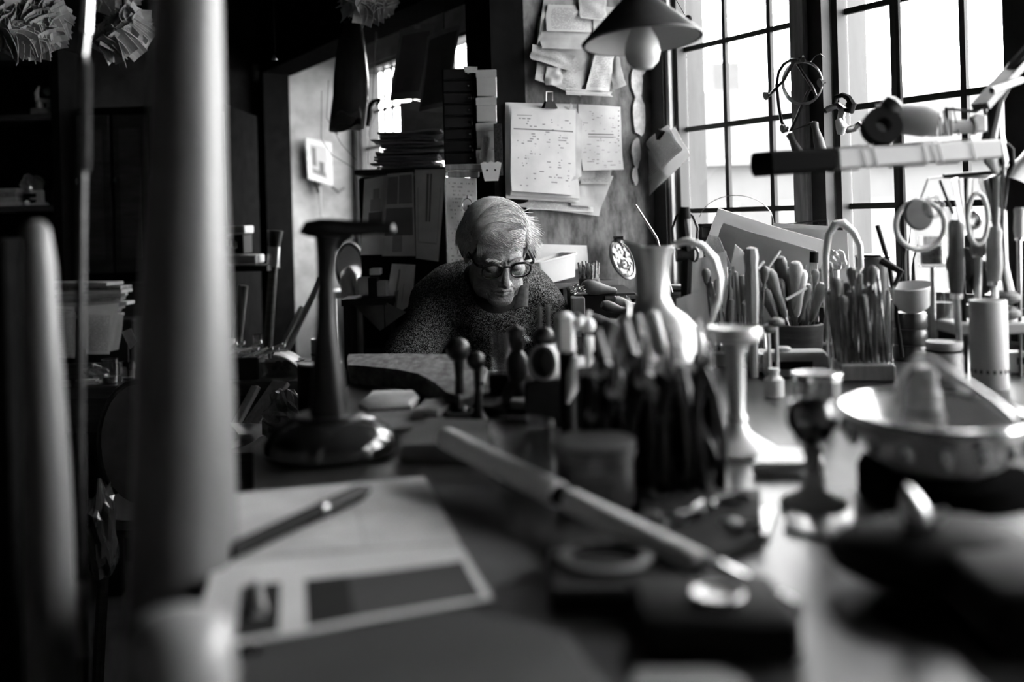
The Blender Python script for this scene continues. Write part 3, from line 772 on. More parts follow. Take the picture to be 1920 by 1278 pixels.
for i, (cs, m, s) in enumerate([
    ([(1005, 150), (1150, 170), (1160, 40), (1010, 30)], 5, .008), ([(1000, 100), (1110, 80), (1118, 5), (1022, -5)], 3, .012),
    ([(1020, 60), (1105, 62), (1112, 10), (1028, 8)], 2, .020), ([(1012, 92), (1104, 95), (1108, 55), (1016, 58)], 5, .028),
    ([(992, 112), (1070, 135), (1078, 105), (1000, 82)], 3, .030), ([(1000, 150), (1085, 182), (1100, 110), (1010, 105)], 3, .022),
    ([(1020, 160), (1052, 162), (1056, 128), (1026, 125)], 5, .034), ([(1095, 170), (1140, 172), (1155, 95), (1120, 90)], 2, .030),
    ([(1060, 178), (1145, 182), (1148, 172), (1062, 165)], 4, .040), ([(1110, 95), (1160, 100), (1165, 15), (1112, 10)], 5, .016),
    ([(1145, 170), (1170, 160), (1162, 100), (1148, 98)], 3, .020), ([(1085, 35), (1135, 40), (1138, -8), (1088, -12)], 4, .03)]):
    quad_sheet(b1, cs, PG[m], pier(s), wob=.010, curl=.012, bend=.004)
MB().tube([PP(1090, -20, .02), PP(1090, -8, .05)], .004, 8).build('nail', IRON, b1)
b2 = T('paper_bundle', 'big lower sheaf of printed invoices hanging from a black bulldog clip', 'papers', PP(1050, 405, .05))
for i, (cs, m, s) in enumerate([
    ([(950, 385), (1120, 405), (1150, 330), (960, 310)], 5, .006), ([(985, 392), (1110, 398), (1118, 360), (990, 352)], 4, .010),
    ([(1085, 345), (1142, 345), (1150, 300), (1090, 300)], 3, .010), ([(1068, 385), (1112, 388), (1116, 320), (1072, 318)], 5, .014),
    ([(946, 372), (1085, 380), (1082, 195), (948, 192)], 4, .018), ([(950, 368), (1084, 376), (1080, 200), (951, 194)], 2, .022),
    ([(954, 366), (1084, 372), (1082, 203), (955, 196)], 2, .027),
    ([(1090, 320), (1166, 318), (1165, 200), (1085, 195)], 1, .030),
    ([(1045, 350), (1088, 330), (1092, 225), (1070, 192)], 5, .034),
    ([(957, 358), (1078, 366), (1080, 206), (960, 200)], 0, .042)]):
    quad_sheet(b2, cs, PG[m], pier(s), wob=.005, curl=.010, bend=.006 if i == 9 else .003)
# sprocket holes down the listing sheet, clip
for k in range(12): MB().lathe([(.0016, 0), (.0016, .0008)], 8, frame_z(PP(1160, 208 + k * 9.3, .0315 + (11 - k) * .0), PP(1160, 208 + k * 9.3, .0325))).build('sprocket_hole', BLACK, b2)
R_ = Matrix((NW * -1, DW, V((0, 0, 1)))).transposed().to_4x4()
MB().box((0, 0, 0), (.045, .02, .022), TR(PP(1030, 196, .045)) @ R_, .55).build('bulldog_clip', BLACK, b2)
MB().tube([PP(1024, 190, .05), PP(1024, 172, .045), PP(1036, 172, .045), PP(1036, 190, .05)], .0016, 6).build('clip_loop', STEEL, b2)
b3 = T('paper_bundle', 'small clipped sheaf of handwritten notes hanging askew beside the window', 'papers', PW(1235, 368, .05))
wp = lambda n: (lambda px, py: PW(px, py, n))
quad_sheet(b3, [(1218, 369), (1297, 292), (1264, 238), (1190, 300)], PGW[2], wp(.03), wob=.006, curl=.006)
quad_sheet(b3, [(1216, 367), (1250, 330), (1214, 280), (1174, 298)], PGW[0], wp(.035), wob=.005)
quad_sheet(b3, [(1240, 320), (1278, 280), (1250, 234), (1208, 268)], PGW[0], wp(.045), wob=.006, bend=.006)
MB().box((0, 0, 0), (.035, .016, .02), TR(PW(1236, 250, .055)) @ Matrix.Rotation(.75, 4, NW) @ Matrix((DW * -1, NW, V((0, 0, 1)))).transposed().to_4x4(), .5).build('bulldog_clip', BLACK, b3)

# ------------------------------------------------------------------ behind the man on the left: cupboard with prints, shelf, boxes
cz = P(760, 322, 3.05).z
cb = T('side_cupboard', 'dark narrow cupboard behind the man with drawings pinned on it', 'cupboard', (P(755, 500, 3.05).x, 3.2, 0))
x0, x1 = P(676, 500, 3.1).x, P(838, 500, 3.1).x
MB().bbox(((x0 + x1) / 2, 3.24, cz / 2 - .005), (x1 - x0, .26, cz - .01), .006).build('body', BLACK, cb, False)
MB().bbox(((x0 + x1) / 2, 3.235, cz + .004), (x1 - x0 + .02, .29, .018), .004).build('top_board', WOOD_D, cb, False)
for k in (0, 1):
    d_ = MB().bbox((x0 + (x1 - x0) * (.26 + .48 * k), 3.105, .45), ((x1 - x0) * .46, .012, .8), .004).build('door', WOOD_D, cb, False)
    MB().ball((x0 + (x1 - x0) * (.44 + .12 * k), 3.09, .55), .01, 8).build('knob', IRON, d_)
def art_mat(name, v, blobs, sky=0):
    m = paper_mat(name, v, .02, text=False, blocks=blobs, var=.15); return m
lone_sheet('pinned_print', 'pinned drawing of ornament with a ring on the cupboard, leftmost of three', 'print', [(676, 478), (725, 477), (728, 328), (683, 336)],
    art_mat('ornament_print', .85, [(.25, .78, .32, .55, .85), (.38, .62, .36, .46, -.6), (.3, .7, .56, .72, .45), (.4, .65, .72, .85, .5)]), at(3.085), wob=.006)
lone_sheet('pinned_print', 'pinned sheet of four dark photographs on the cupboard, middle of three', 'print', [(716, 480), (779, 480), (775, 322), (726, 326)],
    art_mat('photo_sheet', .85, [(.04, .42, .63, .96, .75), (.46, .94, .63, .97, .7), (.04, .94, .25, .58, .8), (.3, .6, .05, .25, .5)]), at(3.07), wob=.004)
lone_sheet('pinned_print', 'pinned pencil drawing of a tall spoon on the cupboard, rightmost of three', 'print', [(780, 484), (822, 490), (836, 316), (778, 318)],
    art_mat('spoon_drawing', .85, [(.38, .46, .42, .95, .8), (.50, .56, .42, .95, .8), (.08, .11, .2, .8, .35), (.86, .88, .2, .8, .35), (.1, .88, .18, .195, .35)]), at(3.065), wob=.006)
bx = T('hanging_sketch', 'creased sketch sheet of a goblet hanging below the pinned prints', 'print', P(745, 620, 3.0))
quad_sheet(bx, [(714, 610), (772, 570), (779, 496), (735, 494)], art_mat('goblet_sketch', .85, [(.3, .45, .05, .5, .7), (.32, .40, .5, .9, .6), (.62, .64, .2, .6, .5)]), at(3.03), wob=.012, curl=-.02)
lone_sheet('loose_card', 'grey card corner leaning under the goblet sketch', 'card', [(712, 620), (762, 585), (722, 566), (664, 572)], PAPER_D, slant(3.02, 2.9, 664, 762), wob=.003)
for i, (xa, xb, ya, yb, m, lb) in enumerate(((692, 712, 503, 516, CARD, 'tiny pale card box on top of a dark box by the cupboard'), (671, 690, 520, 553, PAPER_D, 'pale narrow carton at the left foot of the cupboard'), (690, 707, 520, 556, BLACK, 'black carton between two pale cartons'), (707, 724, 527, 556, PAPER_D, 'grey open carton right of the black carton'))):
    d = 2.98; a = P(xa, yb, d); b = P(xb, ya, d)
    solo(MB().bbox(((a.x + b.x) / 2, d + .03, (a.z + b.z) / 2), (b.x - a.x, .06, b.z - a.z), .002), 'carton', m, lb, 'box', None, 'cartons beside the cupboard', False)
# ledge that carries the cartons
zl = P(690, 557, 2.98).z
lg = T('low_shelf', 'dark low shelf board under the cartons beside the cupboard', 'shelf', (P(690, 560, 3.0).x, 3.01, 0))
MB().box((P(692, 560, 3.0).x, 3.01, zl - .012), (.15, .13, .02)).build('board', BLACK, lg, False)
for k in (-1, 1): MB().box((P(692, 560, 3.0).x + k * .06, 3.01, (zl - .022) / 2), (.02, .12, zl - .022)).build('upright', BLACK, lg, False)
# stack of envelopes on the cupboard
for i in range(11):
    z = cz + .0215 + i * .0105; wv = rnd(-.012, .012); yw = rnd(-.22, .22); cx = P(765, 300, 3.1).x + rnd(-.02, .02)
    R2 = RZ(yw)
    def efn(u, v, z=z, cx=cx, wv=wv, R2=R2, i=i):
        p = R2 @ V(((u - .5) * .20, (v - .5) * .15, 0)); q = .010 * math.sin(u * 5 + i) * (i / 11) * (u - .2) + .004 * math.sin(v * 4 + i * 2)
        return V((cx + p.x, 3.20 + p.y, z + abs(q)))
    mb = MB().grid(efn, 10, 6, .006)
    solo(mb, 'envelope', [PAPER_D, CARD, PAPER_D][i % 3], ['lowest', 'second', 'third', 'fourth', 'fifth', 'sixth', 'seventh', 'eighth', 'ninth', 'tenth', 'topmost'][i] + ' wavy envelope from below in the stack on the cupboard', 'envelope', (cx, 3.20, z - .006), 'envelopes stacked on the cupboard')
# folder leaning behind the stack
fo = T('document_folder', 'grey document folder standing behind the envelope stack', 'folder', P(790, 300, 3.3))
quad_sheet(fo, [(752, 300), (834, 300), (834, 190), (750, 192)], PAPER_D, at(3.33), name='back_cover', wob=.004, thick=.003)
quad_sheet(fo, [(756, 302), (834, 302), (834, 212), (757, 205)], G(.22, .7, 0, .2, 20, 0, .2, None, 'grey_board'), at(3.31), name='front_cover', wob=.004, thick=.003)
# black nest of drawers with card boxes in front of its side
dz0 = P(860, 309, 2.760).z
dn = T('drawer_nest', 'tall black nest of small drawers standing on a shelf behind the man', 'drawers', (P(863, 300, 2.780).x, 2.820, dz0))
xa, xb = P(833, 300, 2.760).x, P(893, 300, 2.760).x; zt = P(860, 128, 2.760).z
MB().bbox(((xa + xb) / 2, 2.850, (dz0 + zt) / 2), (xb - xa, .18, zt - dz0), .003).build('carcass', BLACK, dn, False)
for k in range(8):
    z = dz0 + (k + .5) * (zt - dz0) / 8; dr = MB().bbox(((xa + xb) / 2 - .002, 2.758, z), (xb - xa - .010, .012, (zt - dz0) / 8 - .004), .002).build('drawer', G(.015, .35, 0, .3, 30, 0, .5, None, 'black_lacquer'), dn, False)
    MB().lathe([(.0025, 0), (.0032, .004), (.002, .006)], 8, frame_z(V((xb - .016, 2.752, z)), V((xb - .016, 2.680, z)))).build('knob', SILVER, dr)
ys = [306, 278, 228, 180, 128]
for k in range(4):
    a = P(894, ys[k], 2.730); b = P(930, ys[k + 1] + 1, 2.730)
    t = T('card_box', ['pale card box with printed sticker at the foot of the box column', 'second pale card box up in the column by the drawers', 'third pale card box up in the column by the drawers', 'topmost pale card box of the column, flap open'][k], 'box', ((a.x + b.x) / 2, 2.810, a.z), 'card boxes in a column')
    MB().bbox(((a.x + b.x) / 2, 2.815, (a.z + b.z) / 2), (b.x - a.x, .16, b.z - a.z - .001), .0015).build('carton', CARD, t, False)
    MB().box(((a.x + b.x) / 2, 2.733, b.z - .012), (b.x - a.x + .002, .003, .02)).build('lid_edge', CARD, t, False)
    if k == 0: quad_sheet(t, [(898, 297), (911, 303), (920, 258), (907, 252)], PG[4], at(2.725), 'sticker', wob=0)
    if k == 3: quad_sheet(t, [(872, 136), (895, 136), (895, 125), (868, 124)], CARD, at(2.725), 'flap', wob=.003)
# thick black board at the post with flecked edge
lbk = T('backing_board', 'black speckled edge of a board beside the pier post', 'board', P(934, 320, 2.700))
MB().box((P(934, 275, 2.700).x, 2.710, P(934, 280, 2.700).z), (.022, .02, .14)).build('board', G(.03, .8, 0, .9, 160, .2, .2, None, 'speckled_board'), lbk, False)
# little shelf under the boxes, with bracket plaque
sh = T('wall_shelf', 'short weathered wooden shelf under the drawers and card boxes', 'shelf', P(870, 320, 2.730))
xa, xb = P(838, 315, 2.710).x, P(934, 315, 2.710).x; zs_ = dz0 - .0015
MB().bbox(((xa + xb) / 2 , 2.820, zs_ - .008), (xb - xa + .01, .25, .016), .002).build('board', WOOD_M, sh, False)
MB().bbox(((xa + xb) / 2 - .025, 2.715, zs_ - .027), (.085, .03, .018), .002).build('batten', WOOD_M, sh, False)
MB().box((xb - .03, 2.90, zs_ - .03), (.03, .10, .02)).build('bracket', IRON, sh, False)
pl = T('enamel_plaque', 'small white enamel bracket with two screws on the shelf edge', 'bracket', P(921, 338, 2.680))
poly = [(-.028, .022), (-.026, .010), (-.018, -.026), (.018, -.026), (.026, .010), (.028, .022), (.018, .026), (.008, .022), (0, .030), (-.008, .022), (-.018, .026)]
poly.reverse(); MB().prism(poly, 0, .006, TR(P(921, 321, 2.685)) @ Matrix.Rotation(math.pi / 2, 4, 'X')).build('plate', WHITE, pl, False)
for k in (-1, 1): MB().lathe([(.003, 0), (.003, .001)], 8, TR(P(921, 321, 2.679) + V((.011 * k, 0, .003))) @ Matrix.Rotation(math.pi / 2, 4, 'X')).build('screw', IRON, pl)
# white board with key fob
wbd = T('white_board', 'tall white painted board with pencilled notes hanging behind the man', 'board', P(865, 510, 2.710))
quad_sheet(wbd, [(842, 505), (898, 505), (893, 334), (835, 332)], paper_mat('noted_board', .55, .2, 24, 2.2, .1, .04, .45, var=.12, text=True, cols=14), at(2.700), 'panel', wob=.001, thick=.01)
kf = T('key_fob', 'white key fob with ring and dark keys hanging on the white board', 'key', P(878, 412, 2.670))
MB().prism([(-.013, -.02), (.013, -.02), (.016, .004), (.010, .02), (-.010, .02), (-.016, .004)], 0, .005, TR(P(876, 382, 2.680)) @ Matrix.Rotation(math.pi / 2, 4, 'X')).build('tag', WHITE, kf, False)
MB().tube([P(876 + 9 * math.cos(a), 384 + 12 * math.sin(a), 2.669) for a in [k * .5 for k in range(14)]], .0012, 6).build('ring', STEEL, kf)
for k in (0, 1): MB().bbox((P(880 + 6 * k, 405, 2.670).x, 2.669, P(880, 402 + 5 * k, 2.670).z), (.009, .003, .05), .001, None).build('key', IRON, kf, False)
kh = MB().tube([P(876, 372, 2.695), P(876, 371, 2.670), P(876, 366, 2.668)], .0013, 6).build('hook', IRON, kf)
# posters hanging from the header beam
def poster(name, lb, cs, d, m, tw):
    t = T(name, lb, 'poster', P(sum(c[0] for c in cs) / 4, cs[0][1], d), 'posters hanging from the beam')
    quad_sheet(t, cs, m, at(d), 'sheet', wob=.006, bend=.012, curl=tw)
    a, b = cs[2], cs[3]; mx = ((a[0] + b[0]) / 2, (a[1] + b[1]) / 2)
    MB().tube([P(*mx, d - .004), P(mx[0], mx[1] - 60, d)], .0008, 5).build('string', BLACK, t)
    MB().box(P(mx[0], mx[1] + 2, d - .006), (.018, .008, .012)).build('clip', STEEL, t, False)
poster('hanging_poster', 'dark photographic poster hanging by the far window, left one', [(731, 190), (790, 186), (815, 42), (750, 54)], 3.2, art_mat('dark_photo', .2, [(.1, .9, .1, .9, .5), (.35, .65, .12, .3, .6)]), .02)
poster('hanging_poster', 'dark bordered poster in front of the drawers, right one', [(786, 210), (836, 200), (864, 45), (801, 68)], 3.1, art_mat('bordered_photo', .3, [(.08, .92, .06, .94, .6), (.3, .6, .2, .5, .4)]), .015)
# ------------------------------------------------------------------ far bay: hanging bag, framed picture, wires, leaning boards
bg = T('plastic_bag', 'long dark plastic bag hanging from the beam in front of the far window', 'bag', P(655, 245, 3.45))
def bagfn(u, v):
    a = 2 * math.pi * u; k = .35 + .65 * math.sin(min(1, (1 - v) * 1.25 + .12) * math.pi / 2)
    w = .062 * k * (1 + .12 * math.sin(a * 3 + v * 4)); c = P(650 + 12 * v, 242 - 200 * v, 3.5)
    return c + V((w * math.cos(a), .6 * w * math.sin(a), .008 * math.sin(a * 2 + v * 9)))
MB().grid(bagfn, 28, 20).build('bag_skin', G(.05, .22, 0, .6, 10, .5, .8, (1, 1, .4), 'dark_film'), bg)
MB().tube([P(662, 50, 3.5), P(664, -10, 3.5)], .004, 6).build('hanging_cord', RUBBER, bg)
MB().grid(lambda u, v: P(636 + 44 * u, 212 + 26 * v, 3.5) + V((0, -.045 + .02 * math.sin(v * 3), .006 * math.sin(u * 9))), 8, 4, .002).build('folded_mouth', G(.12, .25, 0, .5, 12, .4, .7, None, 'film_fold'), bg)
hk = T('forged_hook', 'black forged hook on a wire hanging across the far window', 'hook', P(690, 245, 3.6))
MB().tube([P(686, 236, 3.6), P(690, 215, 3.6), P(692, 200, 3.6), P(700, 190, 3.6), P(714, 186, 3.6), P(712, 192, 3.6), P(704, 196, 3.6)], [.014, .018, .012, .008, .006, .005, .003], 10).build('hook_body', BLACK, hk)
MB().tube([P(634, 252, 3.6), P(622, 240, 3.6), P(640, 232, 3.6), P(660, 228, 3.6), P(686, 226, 3.6)], [.002, .005, .006, .006, .006], 8).build('hook_arm', BLACK, hk)
MB().tube([P(705, 60, 3.6), P(702, 120, 3.6), P(698, 190, 3.6)], .0016, 5).build('wire', BLACK, hk)
for k, pts in enumerate(([(603, 170), (602, 260), (622, 290), (655, 310), (672, 320)], [(708, 188), (704, 215), (694, 240), (690, 300), (696, 330)], [(616, 150), (612, 220), (640, 270), (668, 300)], [(722, 160), (716, 186), (700, 205), (660, 240)])):
    solo(MB().tube([P(x, y, 3.75 - .05 * k) for x, y in pts], .0012, 5), 'hanging_wire', BLACK, ['thin wire looping down over the picture frame', 'thin black wire trailing down past the far window', 'short loop of thin wire left of the hanging bag', 'thin wire springing from the forged hook'][k], 'wire', None, 'loose wires in the far bay')
# framed picture hanging on the plaster wall
fpos = lambda px, py: PPL(px, py, W(SE + .05, 0, 0), DW)
fr = T('picture_frame', 'small white-framed picture hanging tilted on the plaster wall', 'picture', fpos(600, 345))
fc = [(578, 335), (624, 348), (622, 268), (573, 258)]
ic = [(584, 325), (615, 338), (613, 277), (580, 268)]
for k in range(4):
    a, b = fc[k], fc[(k + 1) % 4]; c, d = ic[(k + 1) % 4], ic[k]
    MB().grid(sheet_fn(fpos(*a), fpos(*b), fpos(*c), fpos(*d)), 2, 2, .018).build('frame_rail', G(.45, .6, 0, .3, 30, 0, .3, None, 'worn_white_wood'), fr, False)
quad_sheet(fr, ic, paper_mat('little_picture', .32, .04, text=False, blocks=[(.1, .35, .3, .9, .7), (.5, .8, .1, .5, .8), (.1, .9, .05, .2, .6)]), fpos, 'picture', wob=0)
ps = lambda px, py: PPL(px, py, W(SE + .035, 0, 0), DW)
ht = T('hanging_brush', 'dark brush hanging under the small white-framed picture', 'brush', ps(598, 412))
MB().tube([ps(598, 350), ps(600, 375), ps(603, 412)], [.010, .005, .004], 8).build('handle', WOOD_M, ht)
MB().tube([ps(594, 340), ps(598, 362)], [.02, .012], 8, True, .6).build('bristles', BLACK, ht)
solo(MB().tube([ps(622, 350), ps(634, 360), ps(646, 352)], [.006, .008, .005], 8), 'wall_bracket', IRON, 'small dark bracket fixed on the plaster wall near the brush', 'bracket')
for k, (a, b, w, lb) in enumerate((((603, 520), (538, 655), .034, 'pale long board leaning against the plaster wall, longest of two'), ((568, 574), (536, 640), .018, 'thin pale batten leaning beside the long board'))):
    p0, p1 = P(b[0], b[1], 3.72 + .06 * k), P(a[0], a[1], 3.76 + .06 * k)
    dirv = (p1 - p0).normalized(); pf = p0 - dirv * (p0.z / dirv.z)
    M = frame_z(pf, p1); L_ = (p1 - pf).length
    solo(MB().bbox((0, 0, L_ / 2), (w * 2, .016, L_), .002, M), 'leaning_board', WOOD_L, lb, 'board', pf, None, False)
tl = T('long_handled_tool', 'dark long-handled iron tool with shiny collar leaning by the post', 'tool', P(505, 640, 3.4))
p0, p1 = P(503, 640, 3.56), P(516, 440, 3.56); dirv = (p1 - p0).normalized(); pf = p0 - dirv * (p0.z / dirv.z)
MB().tube([pf, p1], .016, 10).build('shaft', WOOD_D, tl); MB().tube([P(512, 500, 3.56), P(514.5, 462, 3.56)], .022, 10).build('collar', STEEL, tl); MB().tube([P(514.5, 462, 3.56), P(516.5, 432, 3.56)], [.02, .028], 10).build('head', IRON, tl)
p0, p1 = P(447, 620, 3.53), P(456, 535, 3.53); dirv = (p1 - p0).normalized(); pf = p0 - dirv * (p0.z / dirv.z)
solo(MB().tube([pf, p1], .017, 10), 'round_pole', WOOD_M, 'short grey round pole leaning behind the side desk', 'pole', pf)
# bright things in the bay seen through the stake: a stool with enamel jug, mirror and rags
bs = T('bay_stand', 'small pale stand under the far window holding a mirror and bowl', 'stand', (P(655, 560, 3.8).x, 3.85, 0))
zt_ = P(655, 545, 3.8).z
MB().bbox((P(655, 545, 3.8).x, 3.86, zt_ - .012), (.22, .2, .024), .003).build('top', WOOD_L, bs, False)
for sx in (-1, 1):
    for sy in (-1, 1): MB().box((P(655, 545, 3.8).x + sx * .09, 3.86 + sy * .08, (zt_ - .024) / 2), (.025, .025, zt_ - .024)).build('leg', WOOD_L, bs, False)
mi = T('oval_mirror', 'oval mirror in a dark ring standing under the far window', 'mirror', P(652, 545, 3.8))
cm = P(656, 500, 3.8); ring = [cm + V((.052 * math.cos(a), 0, .088 * math.sin(a))) for a in [k * .3 for k in range(22)]]
MB().tube(ring, .008, 8).build('ring', WOOD_D, mi); MB().lathe([(0, 0), (.05, 0), (.05, .004), (0, .004)], 24, TR(cm) @ Matrix.Rotation(math.pi / 2, 4, 'X'), True, 1, 1.7).build('glass', SILVER, mi)
MB().tube([cm + V((0, 0, -.088)), V((cm.x, cm.y, zt_))], .008, 8).build('foot', WOOD_D, mi)
rag = T('white_rag', 'crumpled white rag hanging over the edge of the bay stand', 'rag', P(666, 540, 3.74))
MB().grid(lambda u, v: P(640 + 34 * u, 560 - 50 * v, 3.74) + V((0, -.02 * math.sin(u * 6 + v * 3), .02 * math.sin(u * 4))), 10, 10, .002).build('cloth', WHITE, rag)

# ------------------------------------------------------------------ hanging rosettes of folded pattern paper
def rosette(lb, px, py, d, R, tilt, yaw, n, m=PAPER_D):
    """a spiky roll of many overlapping paper leaves"""
    c = P(px, py, d); t = T('paper_bundle', lb, 'papers', c - V((0, 0, R * .7)), 'rolled paper bundles hanging from the ceiling')
    core = MB()
    Mx = TR(c) @ RZ(yaw) @ Matrix.Rotation(tilt, 4, 'X')
    for i in range(n):
        k = i / n; r = R * (.16 + .84 * k ** .6); a = i * 2.39996 + rnd(-.2, .2)
        zz = (1 - k) * R * .1 + rnd(-.3, .3) * R * .6; ln = R * rnd(.45, .75); w = R * rnd(.25, .42)
        M2 = Mx @ RZ(a) @ TR(V((r * .9, 0, zz))) @ Matrix.Rotation(rnd(-.55, .1), 4, 'Y') @ RZ(rnd(.9, 1.5)) @ Matrix.Rotation(rnd(-.3, .3), 4, 'X')
        cv = rnd(.1, .4) * w
        def lf(u, v, M2=M2, ln=ln, w=w, cv=cv): return M2 @ V(((u - .5) * ln, cv * math.sin(math.pi * u) - cv * (v - .5) ** 2 * 2, (v - .5) * w * 2.2))
        core.grid(lf, 4, 3, .0015)
    o = core.build('paper_leaves', m, t, False); o['kind'] = 'stuff'
    MB().tube([c + V((0, 0, R * .2)), V((c.x, c.y, ZC))], .0025, 5).build('hanging_string', BLACK, t)
RP = paper_mat('aged_leaf', .42, .1, text=False, var=.4)
rosette('big shaggy roll of aged papers hanging top left', 52, 38, 2.7, .105, 1.1, .3, 190, RP)
rosette('shaggy roll of aged papers hanging between the rod and the post', 232, 62, 2.75, .082, 1.0, -.6, 150, RP)
rosette('shaggy roll of aged papers hanging high above the far window', 690, -8, 3.0, .085, 1.2, .2, 130, RP)
rosette('roll of papers mostly hidden above the rod at the top', 215, -25, 3.0, .08, 1.2, .2, 110, RP)
# light pull and switch
pc = T('pull_cord', 'thin light pull cord with small brass bell knob', 'cord', P(514, 110, 3.3))
MB().tube([P(515, 98, 3.3), V((P(515, 98, 3.3).x, 3.3, ZC))], .0012, 5).build('cord', BLACK, pc)
MB().lathe([(.001, .018), (.004, .014), (.005, .008), (.010, .002), (.010, 0), (.003, 0)], 12, TR(P(514, 112, 3.3))).build('knob', STEEL, pc)
sp = PPL(484, 137, W(SE + .01, 0, 0), DW)
sw = T('wall_switch', 'small grey switch plate on the dark wall left of the bay', 'switch', sp)
RW = Matrix((NW * -1, DW, V((0, 0, 1)))).transposed().to_4x4()
MB().bbox((0, 0, 0), (.05, .012, .085), .003, TR(sp) @ RW).build('plate', G(.16, .5, 0, .3, 20, 0, .4, None, 'grey_bakelite'), sw, False)
MB().bbox((0, .01, -.012), (.03, .012, .04), .003, TR(sp) @ RW).build('rocker', G(.3, .5, 0, .2, 20, 0, .4, None, 'pale_bakelite'), sw, False)

# ------------------------------------------------------------------ left: cupboard, open shelves, side desk
cp = T('panelled_cupboard', 'tall dark panelled cupboard on the left behind the posts', 'cupboard', (P(280, 500, 3.75).x, 3.9, 0))
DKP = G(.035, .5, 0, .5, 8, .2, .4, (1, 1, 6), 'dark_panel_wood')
xa, xb = P(140, 400, 3.7).x, P(425, 400, 3.7).x; zt_ = P(200, 200, 3.7).z
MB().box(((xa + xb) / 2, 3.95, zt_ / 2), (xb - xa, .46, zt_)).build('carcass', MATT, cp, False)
for k in range(4):
    w = (xb - xa) / 4; cx = xa + w * (k + .5)
    for (z0, z1) in ((P(200, 512, 3.7).z, zt_ - .03), (.1, P(200, 530, 3.7).z)):
        dd = MB().bbox((cx, 3.712, (z0 + z1) / 2), (w - .012, .024, z1 - z0), .003).build('door', DKP, cp, False)
        MB().box((cx, 3.698, (z0 + z1) / 2), (w * .55, .008, (z1 - z0) * .82)).build('panel', G(.065, .45, 0, .4, 8, .2, .4, (1, 1, 6), 'panel_wood'), dd, False)
        MB().ball((cx - w * .38, 3.69, (z0 + z1) / 2 + .05), .012, 8).build('knob', STEEL, dd)
su = T('open_shelves', 'dark open shelf unit at the far left edge', 'shelves', (P(40, 500, 3.60).x, 3.70, 0))
xa, xb = P(-60, 400, 3.60).x, P(118, 400, 3.60).x
zA, zB_ = P(60, 213, 3.55).z, P(60, 385, 3.55).z
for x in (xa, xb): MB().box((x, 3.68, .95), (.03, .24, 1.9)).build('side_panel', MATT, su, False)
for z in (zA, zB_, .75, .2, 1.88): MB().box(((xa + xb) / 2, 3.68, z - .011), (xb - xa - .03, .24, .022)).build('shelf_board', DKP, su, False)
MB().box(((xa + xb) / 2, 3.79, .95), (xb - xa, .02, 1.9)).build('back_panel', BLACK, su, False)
def put(px, py, d): return P(px, py, d)
g1 = T('toy_sewing_figure', 'small pale upright figurine on a block on the upper shelf', 'figurine', P(72, 212, 3.55) )
b0 = V((P(72, 212, 3.55).x, 3.60, zA))
MB().bbox(b0 + V((0, 0, .012)), (.085, .05, .024), .003).build('base', G(.12, .6, 0, .4, 30, 0, .3, None, 'grey_block'), g1, False)
MB().lathe([(.012, 0), (.014, .012), (.009, .022), (.011, .03)], 10, TR(b0 + V((-.018, 0, .024)))).build('cup', CARD, g1); MB().lathe([(.012, 0), (.014, .012), (.009, .022)], 10, TR(b0 + V((.02, 0, .024)))).build('cup', CARD, g1)
MB().tube([b0 + V((-.03, 0, .055)), b0 + V((.03, 0, .048))], .009, 8).build('arm', CARD, g1); MB().tube([b0 + V((-.026, 0, .055)), b0 + V((-.028, 0, .08)), b0 + V((-.018, 0, .105))], [.008, .009, .004], 8).build('column', CARD, g1)
MB().ball(b0 + V((.012, 0, .085)), .017, 10).build('wheel', PAPER_D, g1)
def crumple(c, R, seed, s=(1, 1, 1), n=18, amp=.45):
    mb = MB(); m = n // 2 + 2; vs = []; fs = []
    for i in range(m):
        th = math.pi * i / (m - 1)
        for k in range(n):
            a = 2 * math.pi * k / n; dv = V((math.sin(th) * math.cos(a), math.sin(th) * math.sin(a), math.cos(th)))
            r = R * (1 + amp * mnoise.noise(dv * 2.1 + V((seed, seed * 2, 0))) + amp * .6 * abs(mnoise.noise(dv * 5 + V((0, seed, seed)))))
            vs.append(V((dv.x * r * s[0], dv.y * r * s[1], max(dv.z * r * s[2], -R * s[2] * .8))) + c)
    for i in range(m - 1):
        for k in range(n): j = (k + 1) % n; fs.append((i * n + k, i * n + n + k, i * n + n + j, i * n + j))
    return mb.add(vs, fs)
FOIL = G(.5, .25, .3, .5, 25, .6, .6, None, 'crumpled_foil')
solo(crumple(V((P(46, 327, 3.60).x, 3.66, zB_ + .075)), .038, 3.40), 'foil_parcel', FOIL, 'crumpled shiny foil parcel on the second shelf', 'parcel', None, None, False)
solo(crumple(V((P(98, 355, 3.60).x, 3.66, zB_ + .032)), .04, 8.2, (1, .8, .95)), 'film_parcel', G(.06, .15, 0, .6, 20, .5, .8, None, 'dark_shiny_film'), 'dark crumpled film bag right of the foil parcel', 'bag', None, None, False)
bx_ = T('tape_dispenser', 'pale angular tape dispenser on the second shelf', 'dispenser', V((P(65, 385, 3.55).x, 3.59, zB_)))
MB().prism([(-.03, 0), (.03, 0), (.022, .012), (.014, .012), (.012, .055), (-.028, .055), (-.028, .045), (-.006, .045), (-.006, .03), (-.028, .03), (-.028, .022), (-.006, .022), (-.006, .012), (-.03, .008)], -.015, .015, TR(V((P(65, 385, 3.55).x, 3.59, zB_))) @ Matrix.Rotation(math.pi / 2, 4, 'X')).build('body', CARD, bx_, False)
MB().ball(V((P(48, 370, 3.54).x, 3.55, zB_ + .010)), .010, 10).build('knob', WHITE, bx_)
